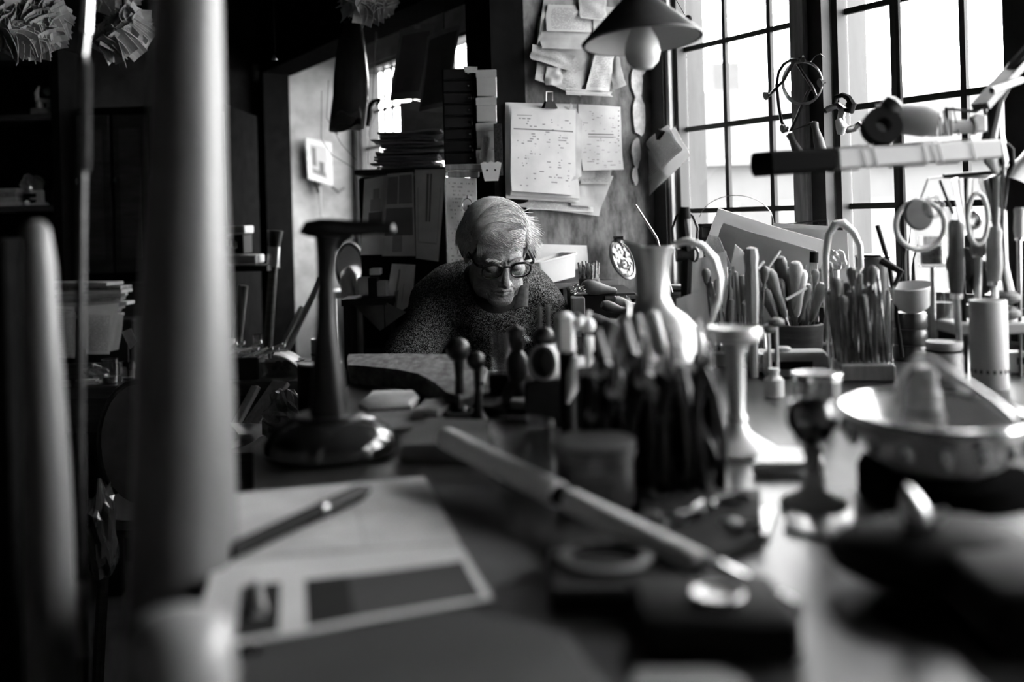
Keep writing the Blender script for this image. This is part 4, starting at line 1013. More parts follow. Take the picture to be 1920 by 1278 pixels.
for k in range(4): solo(MB().bbox((P(6 + rnd(-3, 3), 380, 3.58).x, 3.63, zB_ + .008 + k * .0165), (.095, .1, .016), .002), 'small_book', [CARD, PAPER_D, WOOD_M, PAPER_D][k], ['pale lowest book of the little pile on the second shelf', 'brownish second book of the little pile', 'dark third book of the little pile', 'grey topmost book of the little pile'][k], 'book', None, 'books on the second shelf', False)
# side desk
ZD = 0.78
sd_ = T('side_desk', 'dark cluttered side desk along the left wall', 'desk', (-1.0, 3.1, 0))
dx0, dx1 = P(60, 700, 2.95).x, P(572, 700, 2.95).x
MB().bbox(((dx0 + dx1) / 2, 3.2, ZD - .02), (dx1 - dx0, .5, .04), .004).build('top', WOOD_D, sd_, False)
MB().bbox(((dx0 + dx1) / 2, 2.975, ZD - .09), (dx1 - dx0 - .04, .02, .10), .003).build('apron', WOOD_D, sd_, False)
for x in (dx0 + .05, P(450, 800, 2.97).x, dx1 - .05):
    for y in (2.98, 3.4): MB().box((x, y, (ZD - .04) / 2), (.045, .045, ZD - .04)).build('leg', BLACK, sd_, False)
def dk(px, y): # place on the desk top
    return V((ray(px, 690).x * y, y, ZD))
# letters standing in a rack
lr = T('letter_rack', 'letters standing upright in a rack on the side desk', 'papers', dk(165, 3.1))
for i, (cs, m, d) in enumerate((([(86, 668), (140, 672), (140, 575), (86, 572)], 3, 3.2), ([(150, 655), (215, 655), (222, 568), (148, 575)], 5, 3.19), ([(120, 668), (142, 668), (142, 585), (116, 588)], 4, 3.12), ([(160, 664), (205, 664), (212, 582), (160, 580)], 4, 3.12), ([(200, 660), (222, 655), (232, 590), (214, 586)], 5, 3.15))):
    quad_sheet(lr, cs, PGW[m % 3], at(d), 'letter', wob=.006, bend=.004)
MB().bbox(dk(165, 3.15) + V((0, 0, .01)), (.2, .12, .02), .003).build('rack_base', WOOD_D, lr, False)
MB().bbox(dk(165, 3.10) + V((0, 0, .03)), (.2, .008, .04), .002).build('rack_front', WOOD_D, lr, False)
tgk = T('price_tag', 'printed swing tag propped on the side desk beside the letters', 'tag', dk(238, 3.02))
quad_sheet(tgk, [(244, 655), (258, 640), (246, 615), (228, 622)], PG[4], at(3.04), 'tag', wob=.002); MB().tube([dk(240, 3.05), P(240, 640, 3.05)], .003, 6).build('prop', WOOD_D, tgk)
def tumbler(name, lb, base, r, h, mat=GLASS, group=None, fill=None, n=20):
    t = T(name, lb, 'jar' if 'jar' in name else 'glass', base, group)
    MB().lathe([(0, .0), (r * .92, 0), (r, .004), (r, h), (r - .0022, h), (r - .0025, .006), (0, .006)], n, TR(V(base))).build('glass_wall', mat, t)
    if fill: MB().lathe([(0, .0065), (r - .004, .0065), (r - .004, h * fill), (0, h * fill)], n, TR(V(base))).build('contents', G(.3, .5, 0, .8, 90, .5, .4, None, 'jar_contents'), t)
    return t
tumbler('drinking_glass', 'clear tumbler with dregs on the side desk before the letters', dk(206, 2.99), .024, .075, fill=.3)
tumbler('drinking_glass', 'half hidden clear tumbler near the big post', dk(240, 3.04), .022, .06, fill=.2)
solo(crumple(dk(178, 3.04) + V((0, 0, .025)), .03, 5.5, (1.3, 1, .8)), 'foil_wrapper', FOIL, 'crumpled foil wrapper beside the tumbler on the side desk', 'wrapper', None, None, False)
for k in range(3): solo(MB().bbox(dk(176, 2.99) + V((-.01 * k, .0, .003 + .0055 * k)), (.06, .03, .005), .001, None), 'paper_packet', CARD, ['lowest', 'middle', 'top'][k] + ' thin paper packet of three at the side desk edge', 'packet', None, 'paper packets on the side desk', False)
for k in range(9):
    p = dk(165 + rnd(-14, 14), 3.31) + V((0, 0, .178 + .0135 * k))
    solo(MB().bbox((0, 0, 0), (rnd(.2, .3), rnd(.05, .09), .012), .002, TR(p) @ RZ(rnd(-.35, .35))), 'flat_folder', [CARD, WOOD_M, PAPER_D][k % 3], ['lowest', 'second', 'third', 'fourth', 'fifth', 'sixth', 'seventh', 'eighth', 'topmost'][k] + ' folder from below in the heap at the back of the side desk', 'folder', None, 'folders heaped on the side desk', False)
solo(MB().bbox(dk(165, 3.31) + V((0, 0, .085)), (.36, .14, .166), .006), 'black_chest', BLACK, 'black chest under the folder heap on the side desk', 'chest', None, None, False)
# right end of the desk: black box, spoons, bag, jar
bxo = T('black_box', 'open black box heaped with pale spoon blanks on the side desk', 'box', dk(455, 3.05))
c_ = dk(458, 3.06); MB().bbox(c_ + V((0, 0, .033)), (.12, .12, .066), .003).build('box', BLACK, bxo, False)
for k in range(14):
    p = c_ + V((rnd(-.06, .10), rnd(-.05, .04), .072 + rnd(0, .022))); dirv = V((rnd(.5, 1), rnd(-.5, .5), rnd(-.1, .35))).normalized(); L_ = rnd(.05, .09)
    solo(MB().tube([p - dirv * L_ / 2, p, p + dirv * L_ / 2], [.0035, .003, .007], 8, True, .5), 'spoon_blank', WHITE, 'pale unfinished spoon lying on the black box', 'spoon', None, 'spoon blanks on the black box')
tumbler('drinking_glass', 'small clear glass among the spoon blanks', c_ + V((.035, .03, .09)), .014, .035)
tj = T('paper_cup', 'tall pale torn paper cup at the big post edge', 'cup', dk(428, 3.12)); MB().lathe([(.018, 0), (.024, .11), (.022, .11), (.016, .003), (0, .003)], 14, TR(dk(428, 3.12))).build('cup', CARD, tj); MB().bbox(dk(440, 3.13) + V((0, 0, .04)), (.03, .03, .08), .003).build('inner_tin', WOOD_M, tj, False)
ct = T('basket_tray', 'clear plastic tray with dark bits at the desk end', 'tray', dk(528, 3.02))
MB().lathe([(0, 0), (.05, 0), (.066, .05), (.064, .05), (.048, .003), (0, .003)], 20, TR(dk(528, 3.05)), True, 1.1, .8).build('tray', PLASTIC_BAG, ct)
MB().grid(lambda u, v: dk(520 + 52 * u, 3.05) + V((0, -.05 + .1 * v, .072 - .05 * u * u + .006 * math.sin(v * 7))), 10, 6, .003).build('pale_lid', WHITE, ct)
for k in range(5): MB().ball(dk(515 + 7 * k, 3.03) + V((0, 0, .03 + .012 * (k % 2))), .010, 8).build('dark_bit', BLACK, ct)
# little shelf with boxes left of the bay
bz = P(455, 498, 3.5).z
ss_ = T('corner_shelf', 'small dark corner shelf with boxes and papers left of the bay', 'shelf', P(450, 500, 3.5))
MB().box((P(445, 500, 3.5).x, 3.58, bz - .01), (.22, .2, .02)).build('board', BLACK, ss_, False)
MB().box((P(445, 500, 3.5).x - .1, 3.6, bz / 2 - .01), (.03, .12, bz - .02)).build('upright', BLACK, ss_, False)
for k, (xa_, xb_, ya, yb, m, lb) in enumerate(((408, 480, 478, 496, PAPER_D, 'thick pale folded paper wad on the corner shelf'), (412, 456, 440, 477, BLACK, 'black printed box on the corner shelf'), (410, 459, 423, 439, CARD, 'flat pale carton on top of the black printed box'))):
    a, b = P(xa_, yb, 3.5), P(xb_, ya, 3.5); t = T('carton', lb, 'box', ((a.x + b.x) / 2, 3.55, a.z), 'cartons on the corner shelf')
    MB().bbox(((a.x + b.x) / 2, 3.56, (a.z + b.z) / 2), (b.x - a.x, .12, b.z - a.z), .003).build('carton', m, t, False)
    if k == 1:
        for q in range(3): MB().bbox((P(424 + q * 9, 455, 3.5).x, 3.499, P(430, 455 + 2 * q, 3.5).z), (.011, .003, .022), .001).build('printed_letter', WHITE, t, False)
# under the desk and on the floor: braces, bag, papers, round chair back
cr = T('floor_crate', 'low crate on the floor carrying the crumpled bag and papers', 'crate', (P(500, 840, 2.55).x, 2.6, 0))
cz_ = P(500, 848, 2.5).z
MB().bbox((P(505, 840, 2.6).x, 2.65, cz_ / 2), (.36, .3, cz_), .004).build('crate', WOOD_D, cr, False)
solo(crumple(V((P(538, 790, 2.6).x, 2.62, cz_ + .062)), .062, 2.2, (1, .8, 1.05), 26, .5), 'crumpled_bag', G(.24, .5, 0, .6, 16, .6, .4, None, 'crumpled_paper_bag'), 'crumpled pale bag on the crate below the side desk', 'bag', None, None, False)
lone_sheet('crumpled_sheet', 'crumpled pale sheet left of the bag below the side desk', 'paper', [(432, 846), (505, 846), (500, 795), (440, 792)], PAPER, slant(2.52, 2.72, 432, 505), wob=.03)
for k, (a, b, w, m, lb) in enumerate((((528, 716), (470, 800), .036, WOOD_L, 'pale diagonal board under the side desk, wide one'), ((480, 725), (440, 800), .014, WOOD_L, 'pale thin diagonal batten under the side desk'))):
    p1, p0 = P(a[0], a[1], 2.86), P(b[0], b[1], 2.78); M = frame_z(p0, p1); L_ = (p1 - p0).length
    solo(MB().bbox((0, 0, L_ / 2 - .2), (w * 2, .014, L_ + .4), .002, M), 'brace_board', m, lb, 'board', None, None, False)
ch = T('round_back_chair', 'dark round-backed chair half hidden behind the big post', 'chair', (P(250, 900, 2.3).x, 2.35, 0))
cc = P(262, 830, 2.3)
MB().tube([cc + V((.09 * math.cos(a), 0, .14 * math.sin(a))) for a in [math.pi * k / 12 for k in range(-3, 16)]], .010, 8).build('back_hoop', WOOD_D, ch)
MB().lathe([(0, 0), (.085, 0), (.085, .012), (0, .012)], 24, TR(cc) @ Matrix.Rotation(math.pi / 2, 4, 'X'), True, 1, 1.6).build('backrest', G(.06, .5, 0, .5, 8, .2, .4, None, 'leather_back'), ch)
zse = cc.z - .22
MB().lathe([(0, 0), (.17, 0), (.18, .02), (.17, .04), (0, .04)], 20, TR(V((cc.x, cc.y + .17, zse)))).build('seat', WOOD_D, ch)
for sx in (-1, 1):
    MB().tube([cc + V((sx * .08, 0, -.09)), V((cc.x + sx * .08, cc.y + .03, zse + .03))], .009, 8).build('back_post', WOOD_D, ch)
    for sy in (0, 1): MB().tube([V((cc.x + sx * .11, cc.y + .06 + .22 * sy, zse)), V((cc.x + sx * .14, cc.y + .03 + .28 * sy, 0))], .014, 8).build('leg', WOOD_D, ch)
fb = crumple(P(193, 1010, 2.0), .07, 6.6, (.35, .5, 1.3), 22, .5)
solo(fb, 'film_scrap', G(.05, .12, 0, .6, 12, .5, .9, None, 'dark_glossy_film'), 'dark crumpled film hanging behind the thin rod', 'scrap', None, None, False)
# ------------------------------------------------------------------ back of the bench, between the man and the windows
def on(px, d, z=ZB):                    # a foot on the level z at depth d, in the column px
    r = ray(px, 600); return V((r.x * d, d, z))
def base(px, py, z=ZB): return PZ(px, py, z)
def topz(px, py, b): return P(px, py, b.y).z - b.z
# black chest behind the man's shoulder
kc = T('tool_chest', 'low black tool chest on the bench beside the man, with label rail', 'chest', on(1120, 2.62))
ck = on(1128, 2.60); chz = P(1130, 552, 2.45).z
MB().bbox((ck.x, 2.62, (ZB + chz) / 2), (.16, .30, chz - ZB), .004).build('case', BLACK, kc, False)
for k in range(3): MB().bbox((ck.x + .018 + .028 * (k - .2), 2.468, chz - .010), (.026, .006, .009), .001).build('label_holder', STEEL, kc, False)
ps_ = T('pier_shelf', 'narrow dark shelf fixed to the pier behind the man', 'shelf', PP(1050, 535, .06))
zps = P(1040, 531, 2.75).z
a, b = toW(PP(985, 530)), toW(PP(1112, 530))
wbox(MB(), .002, .125, b[1], a[1], zps - .016, zps - .002).build('board', WOOD_D, ps_, False)
wbox(MB(), .002, .03, (a[1] + b[1]) / 2 - .01, (a[1] + b[1]) / 2 + .01, zps - .07, zps - .016).build('bracket', IRON, ps_, False)
tb = T('plastic_tub', 'pale translucent plastic tub tipped on its side behind the man', 'tub', P(1035, 530, 2.72))
Mt = TR(PP(1036, 528, .055)) @ Matrix((NW * -1, DW, V((0, 0, 1)))).transposed().to_4x4() @ Matrix.Rotation(-.16, 4, 'Y') @ TR(V((0, 0, .004)))
PT = G(.7, .35, 0, .05, 6, 0, .5, None, 'milky_plastic')
def rr(w, d, z, n=6, c=.016):
    out = []
    for (sx, sy, a0) in ((1, 1, 0), (-1, 1, 90), (-1, -1, 180), (1, -1, 270)):
        for k in range(n):
            an = math.radians(a0 + 90 * k / (n - 1)); out.append((sx * (w / 2 - c) + c * math.cos(an), sy * (d / 2 - c) + c * math.sin(an), z))
    return out
def loft(rings, M, mat, name, root, cap=True):
    n = len(rings[0]); vs = [p for r in rings for p in r]; fs = []
    for i in range(len(rings) - 1):
        for k in range(n): j = (k + 1) % n; fs.append((i * n + k, i * n + j, i * n + n + j, i * n + n + k))
    if cap: fs.append(tuple(reversed(range(n)))); fs.append(tuple(range(len(vs) - n, len(vs))))
    return MB().add(vs, fs, M).build(name, mat, root)
loft([rr(.125, .07, 0), rr(.14, .085, .062), rr(.148, .093, .063), rr(.148, .093, .067), rr(.134, .079, .067), rr(.120, .065, .004)], Mt, PT, 'shell', tb)
bxl = T('card_tray', 'pale grey card tray behind the plastic tub', 'tray', PP(1060, 530, .03))
quad_sheet(bxl, [(1005, 528), (1103, 490), (1100, 460), (1005, 457)], CARD, pier(.016), 'panel', wob=.001, thick=.004)
quad_sheet(bxl, [(1000, 530), (1101, 498), (1103, 488), (1002, 520)], PAPER_D, pier(.022), 'lip', wob=0, thick=.003)
# pot of brushes: twisted handles
bp_ = on(1107, 2.60, chz)
pot = T('brush_pot', 'squat dark pot crowded with spotted brush handles on the chest', 'pot', bp_)
MB().lathe([(0, 0), (.026, 0), (.028, .03), (.025, .032), (.023, .005), (0, .005)], 16, TR(bp_)).build('pot', WOOD_D, pot)
for k in range(26):
    a = k * 2.4; r = .021 * math.sqrt(k / 26); h = .062 + rnd(-.012, .016)
    MB().tube([bp_ + V((r * math.cos(a), r * math.sin(a), .008)), bp_ + V((r * 1.25 * math.cos(a), r * 1.25 * math.sin(a), h * .6)), bp_ + V((r * 1.4 * math.cos(a), r * 1.4 * math.sin(a), h))], [.0026, .0035, .003], 6).build('brush_handle', G(.28, .6, 0, .8, 120, .3, .3, None, 'spotted_wood'), pot)
# relief medallion leaning on the pier
mdn = T('relief_plaque', 'oval cast relief plaque leaning against the pier by the jug', 'plaque', PP(1165, 530, .06))
cmd = PP(1166, 487, .055); Mm = TR(cmd) @ Matrix((NW * -1, V((0, 0, 1)), DW)).transposed().to_4x4() @ Matrix.Rotation(-.25, 4, 'X') @ Matrix.Rotation(.3, 4, 'Z')
MB().lathe([(0, -.006), (.046, -.006), (.05, 0), (.05, .008), (.044, .010), (.041, .003), (0, .003)], 32, Mm, True, .8, 1.25).build('rim', STEEL, mdn)
def relief(u, v):
    r, a = .041 * u, v * 2 * math.pi; x, y = r * math.cos(a) * .8, r * math.sin(a) * 1.25
    h = .006 * mnoise.noise(V((x * 60, y * 60, 2))) + .004 * mnoise.noise(V((x * 130, y * 130, 5))) + .004 * math.cos(math.hypot(x, y + .015) * 500) * (math.hypot(x, y + .015) < .02)
    return Mm @ V((x, y, .006 + h))
MB().grid(relief, 20, 60).build('relief', G(.3, .4, .6, .6, 60, .6, .5, None, 'cast_relief'), mdn)
MB().bbox((0, 0, 0), (.03, .03, .012), .002, TR(PP(1160, 446, .05))).build('hanger', IRON, mdn, False)
# burnisher on the chest, pegs and wooden handles piled beside
def lathe_tool(name, lb, cat, p0, p1, prof, mat, group=None, flat=1):
    t = solo(MB().lathe(prof, 16, frame_z(p0, p1)), name, mat, lb, cat, None, group); return t
HW_ = G(.09, .5, 0, .5, 30, .2, .4, (1, 1, .3), 'handled_wood')
lathe_tool('wooden_handle', 'fat pear-shaped dark wooden handle lying on the black chest', 'handle', P(1090, 535, 2.46) + V((0, 0, .0)), P(1158, 546, 2.48), [(0, 0), (.010, .002), (.017, .012), (.0185, .026), (.016, .045), (.011, .065), (.0085, .08), (.008, .088), (.005, .092), (0, .093)], HW_)
bxs = on(1135, 2.25); bzt = P(1135, 606, 2.22).z
bx2 = T('black_tin', 'black tin under the heap of leather-wrapped handles', 'tin', bxs); MB().bbox((bxs.x + .01, 2.27, (ZB + bzt) / 2), (.12, .1, bzt - ZB), .003).build('tin', BLACK, bx2, False)
for k, (a, b, m, lb) in enumerate((((1105, 595), (1178, 612), HW_, 'dark knuckled wooden handle, front of the heap on the tin'), ((1128, 570), (1180, 586), HW_, 'grey wooden handle at the back of the heap on the tin'), ((1122, 604), (1180, 622), WOOD_L, 'pale slim handle under the knuckled one on the tin'), ((1150, 562), (1180, 572), WOOD_M, 'short stub of a wooden handle topping the heap on the tin'))):
    d = 2.2 + .02 * k; lathe_tool('wooden_handle', lb, 'handle', P(a[0], a[1], d), P(b[0], b[1], d + .02), [(0, 0), (.008, .001), (.0125, .012), (.0115, .03), (.008, .045), (.0095, .06), (.008, .085), (0, .088)], m, 'handles on the black tin')
wc = T('shavings_box', 'small wooden box of curled metal shavings at the man\'s elbow', 'box', on(1076, 2.42))
wcz = P(1076, 558, 2.42).z; MB().bbox((P(1084, 580, 2.44).x, 2.45, (ZB + wcz) / 2), (.032, .06, wcz - ZB), .002).build('box', WOOD_M, wc, False)
mb = MB()
for k in range(24):
    p = V((P(1084, 555, 2.44).x + rnd(-.014, .014), 2.45 + rnd(-.025, .025), wcz + .002 + rnd(0, .006))); mb.tube([p + V((.006 * math.cos(t), .006 * math.sin(t), t * .001)) for t in [q * .9 + k for q in range(6)]], .0008, 4)
o = mb.build('shavings', SILVER, wc); o['kind'] = 'stuff'
# tall things by the jamb
solo(MB().tube([P(1192, 385, 2.5), P(1232, 447, 2.35), on(1262, 2.2, ZB + .12)], [.0035, .003, .0025], 8), 'long_scriber', STEEL, 'thin long scriber slanting up beside the pier', 'tool')
jt = on(1265, 2.2); tpz = T('tool_jar', 'dark jar behind the jug holding scriber and pliers', 'jar', jt); MB().lathe([(0, 0), (.04, 0), (.042, .12), (.038, .125), (.036, .006), (0, .006)], 18, TR(jt)).build('jar', WOOD_D, tpz)
pl_ = T('bow_pliers', 'black bow dividers standing upright before the left window', 'dividers', on(1282, 2.02))
dpl = 2.02
for sg in (-1, 1): MB().tube([P(1284, 392, dpl), P(1284 + sg * 15, 405, dpl), P(1284 + sg * 24, 428, dpl), P(1284 + sg * 22, 452, dpl), P(1284 + sg * 10, 480, dpl)], .0028, 8).build('bow', IRON, pl_)
MB().tube([P(1284, 388, dpl), P(1284, 410, dpl)], [.010, .014], 10).build('head', BLACK, pl_)
MB().tube([P(1280, 405, dpl), P(1288, 480, dpl), P(1286, 560, dpl), P(1282, 640, dpl)], [.009, .012, .010, .006], 8).build('shank', BLACK, pl_)
MB().tube([P(1268, 478, dpl), P(1300, 478, dpl)], .014, 12).build('knurled_nut', IRON, pl_)
MB().tube([P(1302 + 7 * math.cos(a), 477 + 12 * math.sin(a), dpl - .004) for a in [k * .5 for k in range(14)]], .003, 8).build('nut_ring', STEEL, pl_)
MB().tube([P(1282, 640, dpl), on(1282, dpl)], .006, 8).build('point', STEEL, pl_)
# big folded plastic folders and cards in the window
FOLD = translucent(G(.55, .35, 0, .12, 5, 0, .5, None, 'milky_film'), .5, .75)
GFOLD = translucent(G(.42, .5, 0, .15, 6, 0, .3, None, 'grey_folder'), .3, .6)
WENV = translucent(G(.66, .7, 0, .12, 8, .1, .3, None, 'white_envelope'), .45, .85)
TCARD = translucent(G(.55, .7, 0, .1, 9, 0, .2, None, 'thin_card'), .35, .7)
TWHITE = translucent(G(.75, .6, 0, .08, 9, 0, .3, None, 'thin_white_paper'), .45, .85)
def card(name, lb, cs, d0, d1, mat, cat='card', **k):
    xs = [c[0] for c in cs]; return lone_sheet(name, lb, cat, cs, mat, slant(d0, d1, min(xs), max(xs)), **k)
card('plastic_folder', 'large pale translucent folder slumped before the left window', [(1312, 470), (1505, 565), (1556, 455), (1342, 390)], 2.30, 2.12, FOLD, 'folder', bend=.02, wob=.012, thick=.004)
card('plastic_folder', 'inner grey folder lying inside the large translucent one', [(1330, 480), (1490, 560), (1530, 470), (1352, 418)], 2.23, 2.05, GFOLD, 'folder', bend=.012, wob=.008, thick=.003)
card('cardboard_sheet', 'wide pale card standing behind the folders at the timber post', [(1440, 560), (1595, 560), (1588, 432), (1440, 425)], 2.42, 2.30, TCARD, wob=.006, thick=.003)
card('cardboard_sheet', 'narrow pale card edge behind the wide card at the post', [(1440, 470), (1556, 470), (1562, 424), (1450, 418)], 2.45, 2.36, TCARD, wob=.004, thick=.003)
card('written_card', 'little card with inked digits tucked at the folder corner', [(1320, 478), (1374, 505), (1348, 445), (1330, 438)], 2.16, 2.12, PGW[0], wob=.003)
card('open_envelope', 'white pointed envelope standing among the tool racks', [(1345, 620), (1482, 596), (1403, 480), (1378, 458)], 2.0, 1.96, WENV, 'envelope', bend=.01, wob=.01, thick=.002)
card('open_envelope', 'white torn paper behind the jug handle', [(1262, 660), (1325, 660), (1312, 545), (1268, 560)], 1.86, 1.84, TWHITE, 'paper', wob=.012)
card('open_envelope', 'pale folded papers between the jug and the white envelope', [(1300, 640), (1370, 640), (1362, 470), (1290, 490)], 2.06, 2.04, TWHITE, 'paper', wob=.02)
df = T('small_picture', 'small dark picture frame on the sill behind the folders', 'frame', P(1322, 448, 2.52)); d = 2.52
for (xa, ya, xb, yb) in ((1312, 421, 1340, 424), (1312, 446, 1340, 449), (1311, 421, 1315, 448), (1337, 421, 1341, 448)): MB().bbox(((P(xa, ya, d).x + P(xb, yb, d).x) / 2, d, (P(xa, ya, d).z + P(xb, yb, d).z) / 2), (abs(P(xb, yb, d).x - P(xa, ya, d).x) + .004, .012, abs(P(xa, ya, d).z - P(xb, yb, d).z) + .004), .001).build('frame_rail', BLACK, df, False)
MB().box((P(1326, 435, d + .004).x, d + .004, P(1326, 435, d).z), (.034, .002, .034)).build('backing', G(.04, .6, 0, .3, 30, 0, .3, None, 'dark_backing'), df, False)
MB().box((P(1326, 435, d + .004).x, d + .008, (P(1326, 449, d).z + ZS) / 2), (.02, .004, abs(P(1326, 449, d).z - ZS))).build('foot', BLACK, df, False)
solo(MB().tube([PW(1312, 402, .06)] + [PW(1380 - 70 * math.cos(t), 417 - 51 * math.sin(t), .06) for t in [math.pi * k / 16 for k in range(1, 16)]] + [PW(1452, 425, .06), PW(1456, 470, .06)], .0011, 5), 'wire_hoop', STEEL, 'fine wire hoop arching across the left window', 'wire')
wr = T('wire_rack', 'thin wire letter rack hooked on the timber post', 'rack', PW(1540, 480, .06))
for off in (0, 8): MB().tube([PW(1470, 420 + off, .06), PW(1540, 413 + off, .06), PW(1552, 412 + off, .06), PW(1553, 440 + off, .06)], .0016, 5).build('wire', IRON, wr)
for x in (1490, 1515, 1535): MB().tube([PW(x, 417, .06), PW(x, 427, .06)], .0012, 5).build('cross_wire', IRON, wr)
MB().tube([PW(1540, 413, .06), PW(1540, 413, .043)], .002, 6).build('hook', IRON, wr)

# piercing saws hanging on the timber post
def saw(lb, pts_frame, handle, knobs, d=.07):
    t = T('piercing_saw', lb, 'saw', PW(handle[1][0], handle[1][1], d), 'piercing saws on the post')
    for fr_ in pts_frame: MB().tube([PW(x, y, d) for x, y in fr_], .0042, 8).build('frame', IRON, t)
    (a, b) = handle; MB().lathe([(.004, 0), (.010, .004), (.008, .02), (.013, .05), (.014, .075), (.009, .088), (0, .09)], 14, frame_z(PW(a[0], a[1], d), PW(b[0], b[1], d))).build('handle', HW_, t)
    for k in knobs: MB().lathe([(.0, 0), (.011, .001), (.011, .006), (.004, .008), (.004, .018)], 12, frame_z(PW(k[0], k[1], d + .012), PW(k[0] + 8, k[1] - 2, d))).build('wing_nut', IRON, t)
    return t
saw('long arched piercing saw frame with dark handle hanging on the post, left', [[(1496, 112), (1484, 112), (1470, 120), (1460, 135), (1456, 160), (1460, 200), (1466, 230), (1476, 246)], [(1490, 112), (1470, 150), (1446, 175)]], ((1480, 250), (1496, 285)), [(1434, 180), (1466, 242)], .075)
saw('straight piercing saw frame with pale ferruled handle hanging on the post, right', [[(1506, 106), (1490, 112), (1524, 165), (1516, 170), (1482, 246), (1524, 230)], [(1524, 165), (1530, 180)]], ((1526, 228), (1540, 285)), [(1536, 156)], .06)
coil = T('wire_coil', 'loose round coil of wire hung over the piercing saws', 'wire', PW(1510, 196, .06))
for k in range(3): MB().tube([PW(1504 + k + (38 - k) * math.cos(t), 155 + (42 - 2 * k) * math.sin(t), .06 + .003 * k) for t in [2 * math.pi * q / 26 for q in range(27)]], .0018, 6).build('turn', STEEL, coil)
MB().tube([PW(1518, 118, .06), PW(1530, 104, .06), PW(1538, 101, .06), PW(1545, 107, .06)], .0012, 5).build('loose_end', STEEL, coil)
MB().tube([PW(1506, 112, .07), PW(1506, 108, .0)], .006, 8).build('nail', IRON, coil)
# cast scroll bracket on the dark jamb
sb = T('scroll_casting', 'cast black scroll bracket with pale curl hung on the dark jamb', 'casting', PW(1575, 250, .06)); dd = .07
MB().tube([PW(1552, 205, dd), PW(1562, 200, dd), PW(1572, 198, dd), PW(1580, 205, dd), PW(1577, 220, dd), PW(1580, 235, dd), PW(1590, 243, dd), PW(1604, 240, dd), PW(1612, 232, dd), PW(1617, 237, dd)], [.008, .007, .008, .010, .009, .009, .009, .009, .007, .003], 10).build('scroll', STEEL, sb)
MB().tube([PW(1564, 196, dd), PW(1568, 182, dd), PW(1580, 178, dd), PW(1592, 184, dd), PW(1598, 196, dd), PW(1596, 208, dd), PW(1584, 206, dd)], [.006, .006, .006, .008, .011, .008, .005], 8).build('leaf', BLACK, sb)
for (x, y) in ((1594, 178), (1602, 198), (1596, 214)): MB().lathe([(.009, 0), (.004, .008), (0, .016)], 8, frame_z(PW(1592, 196, dd), PW(x + (x - 1592) * .4, y + (y - 196) * .4, dd))).build('leaf_tip', BLACK, sb)
MB().tube([PW(1552, 205, dd), PW(1548, 208, .0)], .007, 8).build('peg', IRON, sb)
solo(MB().tube([PW(1572, 224, .1), PW(1578, 240, .1), PW(1576, 252, .1)], [.008, .013, .008], 10), 'plaster_bud', WHITE, 'small white bud-shaped plaster hung below the scroll casting', 'ornament')

# ------------------------------------------------------------------ files and punches standing in racks
def rack_block(lb, px0, px1, py, depth, h, mat):
    a, b = base(px0, py), base(px1, py); c = (a + b) / 2 + V((0, depth / 2, 0))
    t = T('tool_rack', lb, 'rack', c, 'wooden blocks for files'); ang = math.atan2(b.y - a.y, b.x - a.x)
    MB().bbox((0, 0, h / 2), ((b - a).length, depth, h), .003, TR(c) @ RZ(ang)).build('block', mat, t, False)
    return t, c, ang, (b - a).length
FILEM = G(.16, .45, .7, .5, 60, .1, .5, None, 'file_steel')
def file_tool(p, tip, kind, group, lb):
    t = T('hand_file', lb, 'file', p, group); L_ = (tip - p).length; dv = (tip - p).normalized()
    if kind == 0:
        MB().tube([p, tip], [.0022, .0010], 6).build('blade', FILEM, t)
        o_ = MB().tube([tip - dv * L_ * .45, tip - dv * .002], [.0018, .0016], 6).build('shank', STEEL, t)
    elif kind == 1:
        q = p + dv * (L_ - .030); MB().tube([p, q], .0024, 6).build('blade', FILEM, t)
        MB().lathe([(.003, 0), (.006, .006), (.0075, .016), (.009, .022), (.0078, .029), (.004, .033), (0, .034)], 12, frame_z(q, tip)).build('knob', WOOD_M, t)
    elif kind == 2:
        q = p + dv * (L_ * .45); MB().tube([p, q], .003, 6).build('blade', FILEM, t)
        hl_ = L_ * .55; MB().lathe([(.004, 0), (.005, .004), (.0055, hl_ * .35), (.006, hl_ * .7), (.0048, hl_ * .95), (0, hl_)], 10, frame_z(q, tip)).build('handle', WOOD_M, t)
    else:
        MB().tube([p, tip], [.003, .0026], 4).build('bar', STEEL, t)
        MB().tube([tip, tip + dv * .006], [.0026, .002], 4).build('end', FILEM, t)
r1, c1, a1, w1 = rack_block('pale wooden file block, longest, in front of the right window', 1585, 1690, 716, .10, .03, WOOD_L)
r2, c2, a2, w2 = rack_block('darker wooden punch block behind the candlestick', 1345, 1450, 690, .10, .03, WOOD_M)
r3, c3, a3_, w3 = rack_block('low wooden block between the two longer file blocks', 1470, 1580, 672, .09, .03, WOOD_M)
lbs = ['slim bare needle file standing in the ', 'file with round wooden knob standing in the ', 'file with slim wooden handle standing in the ', 'square steel punch standing in the ']
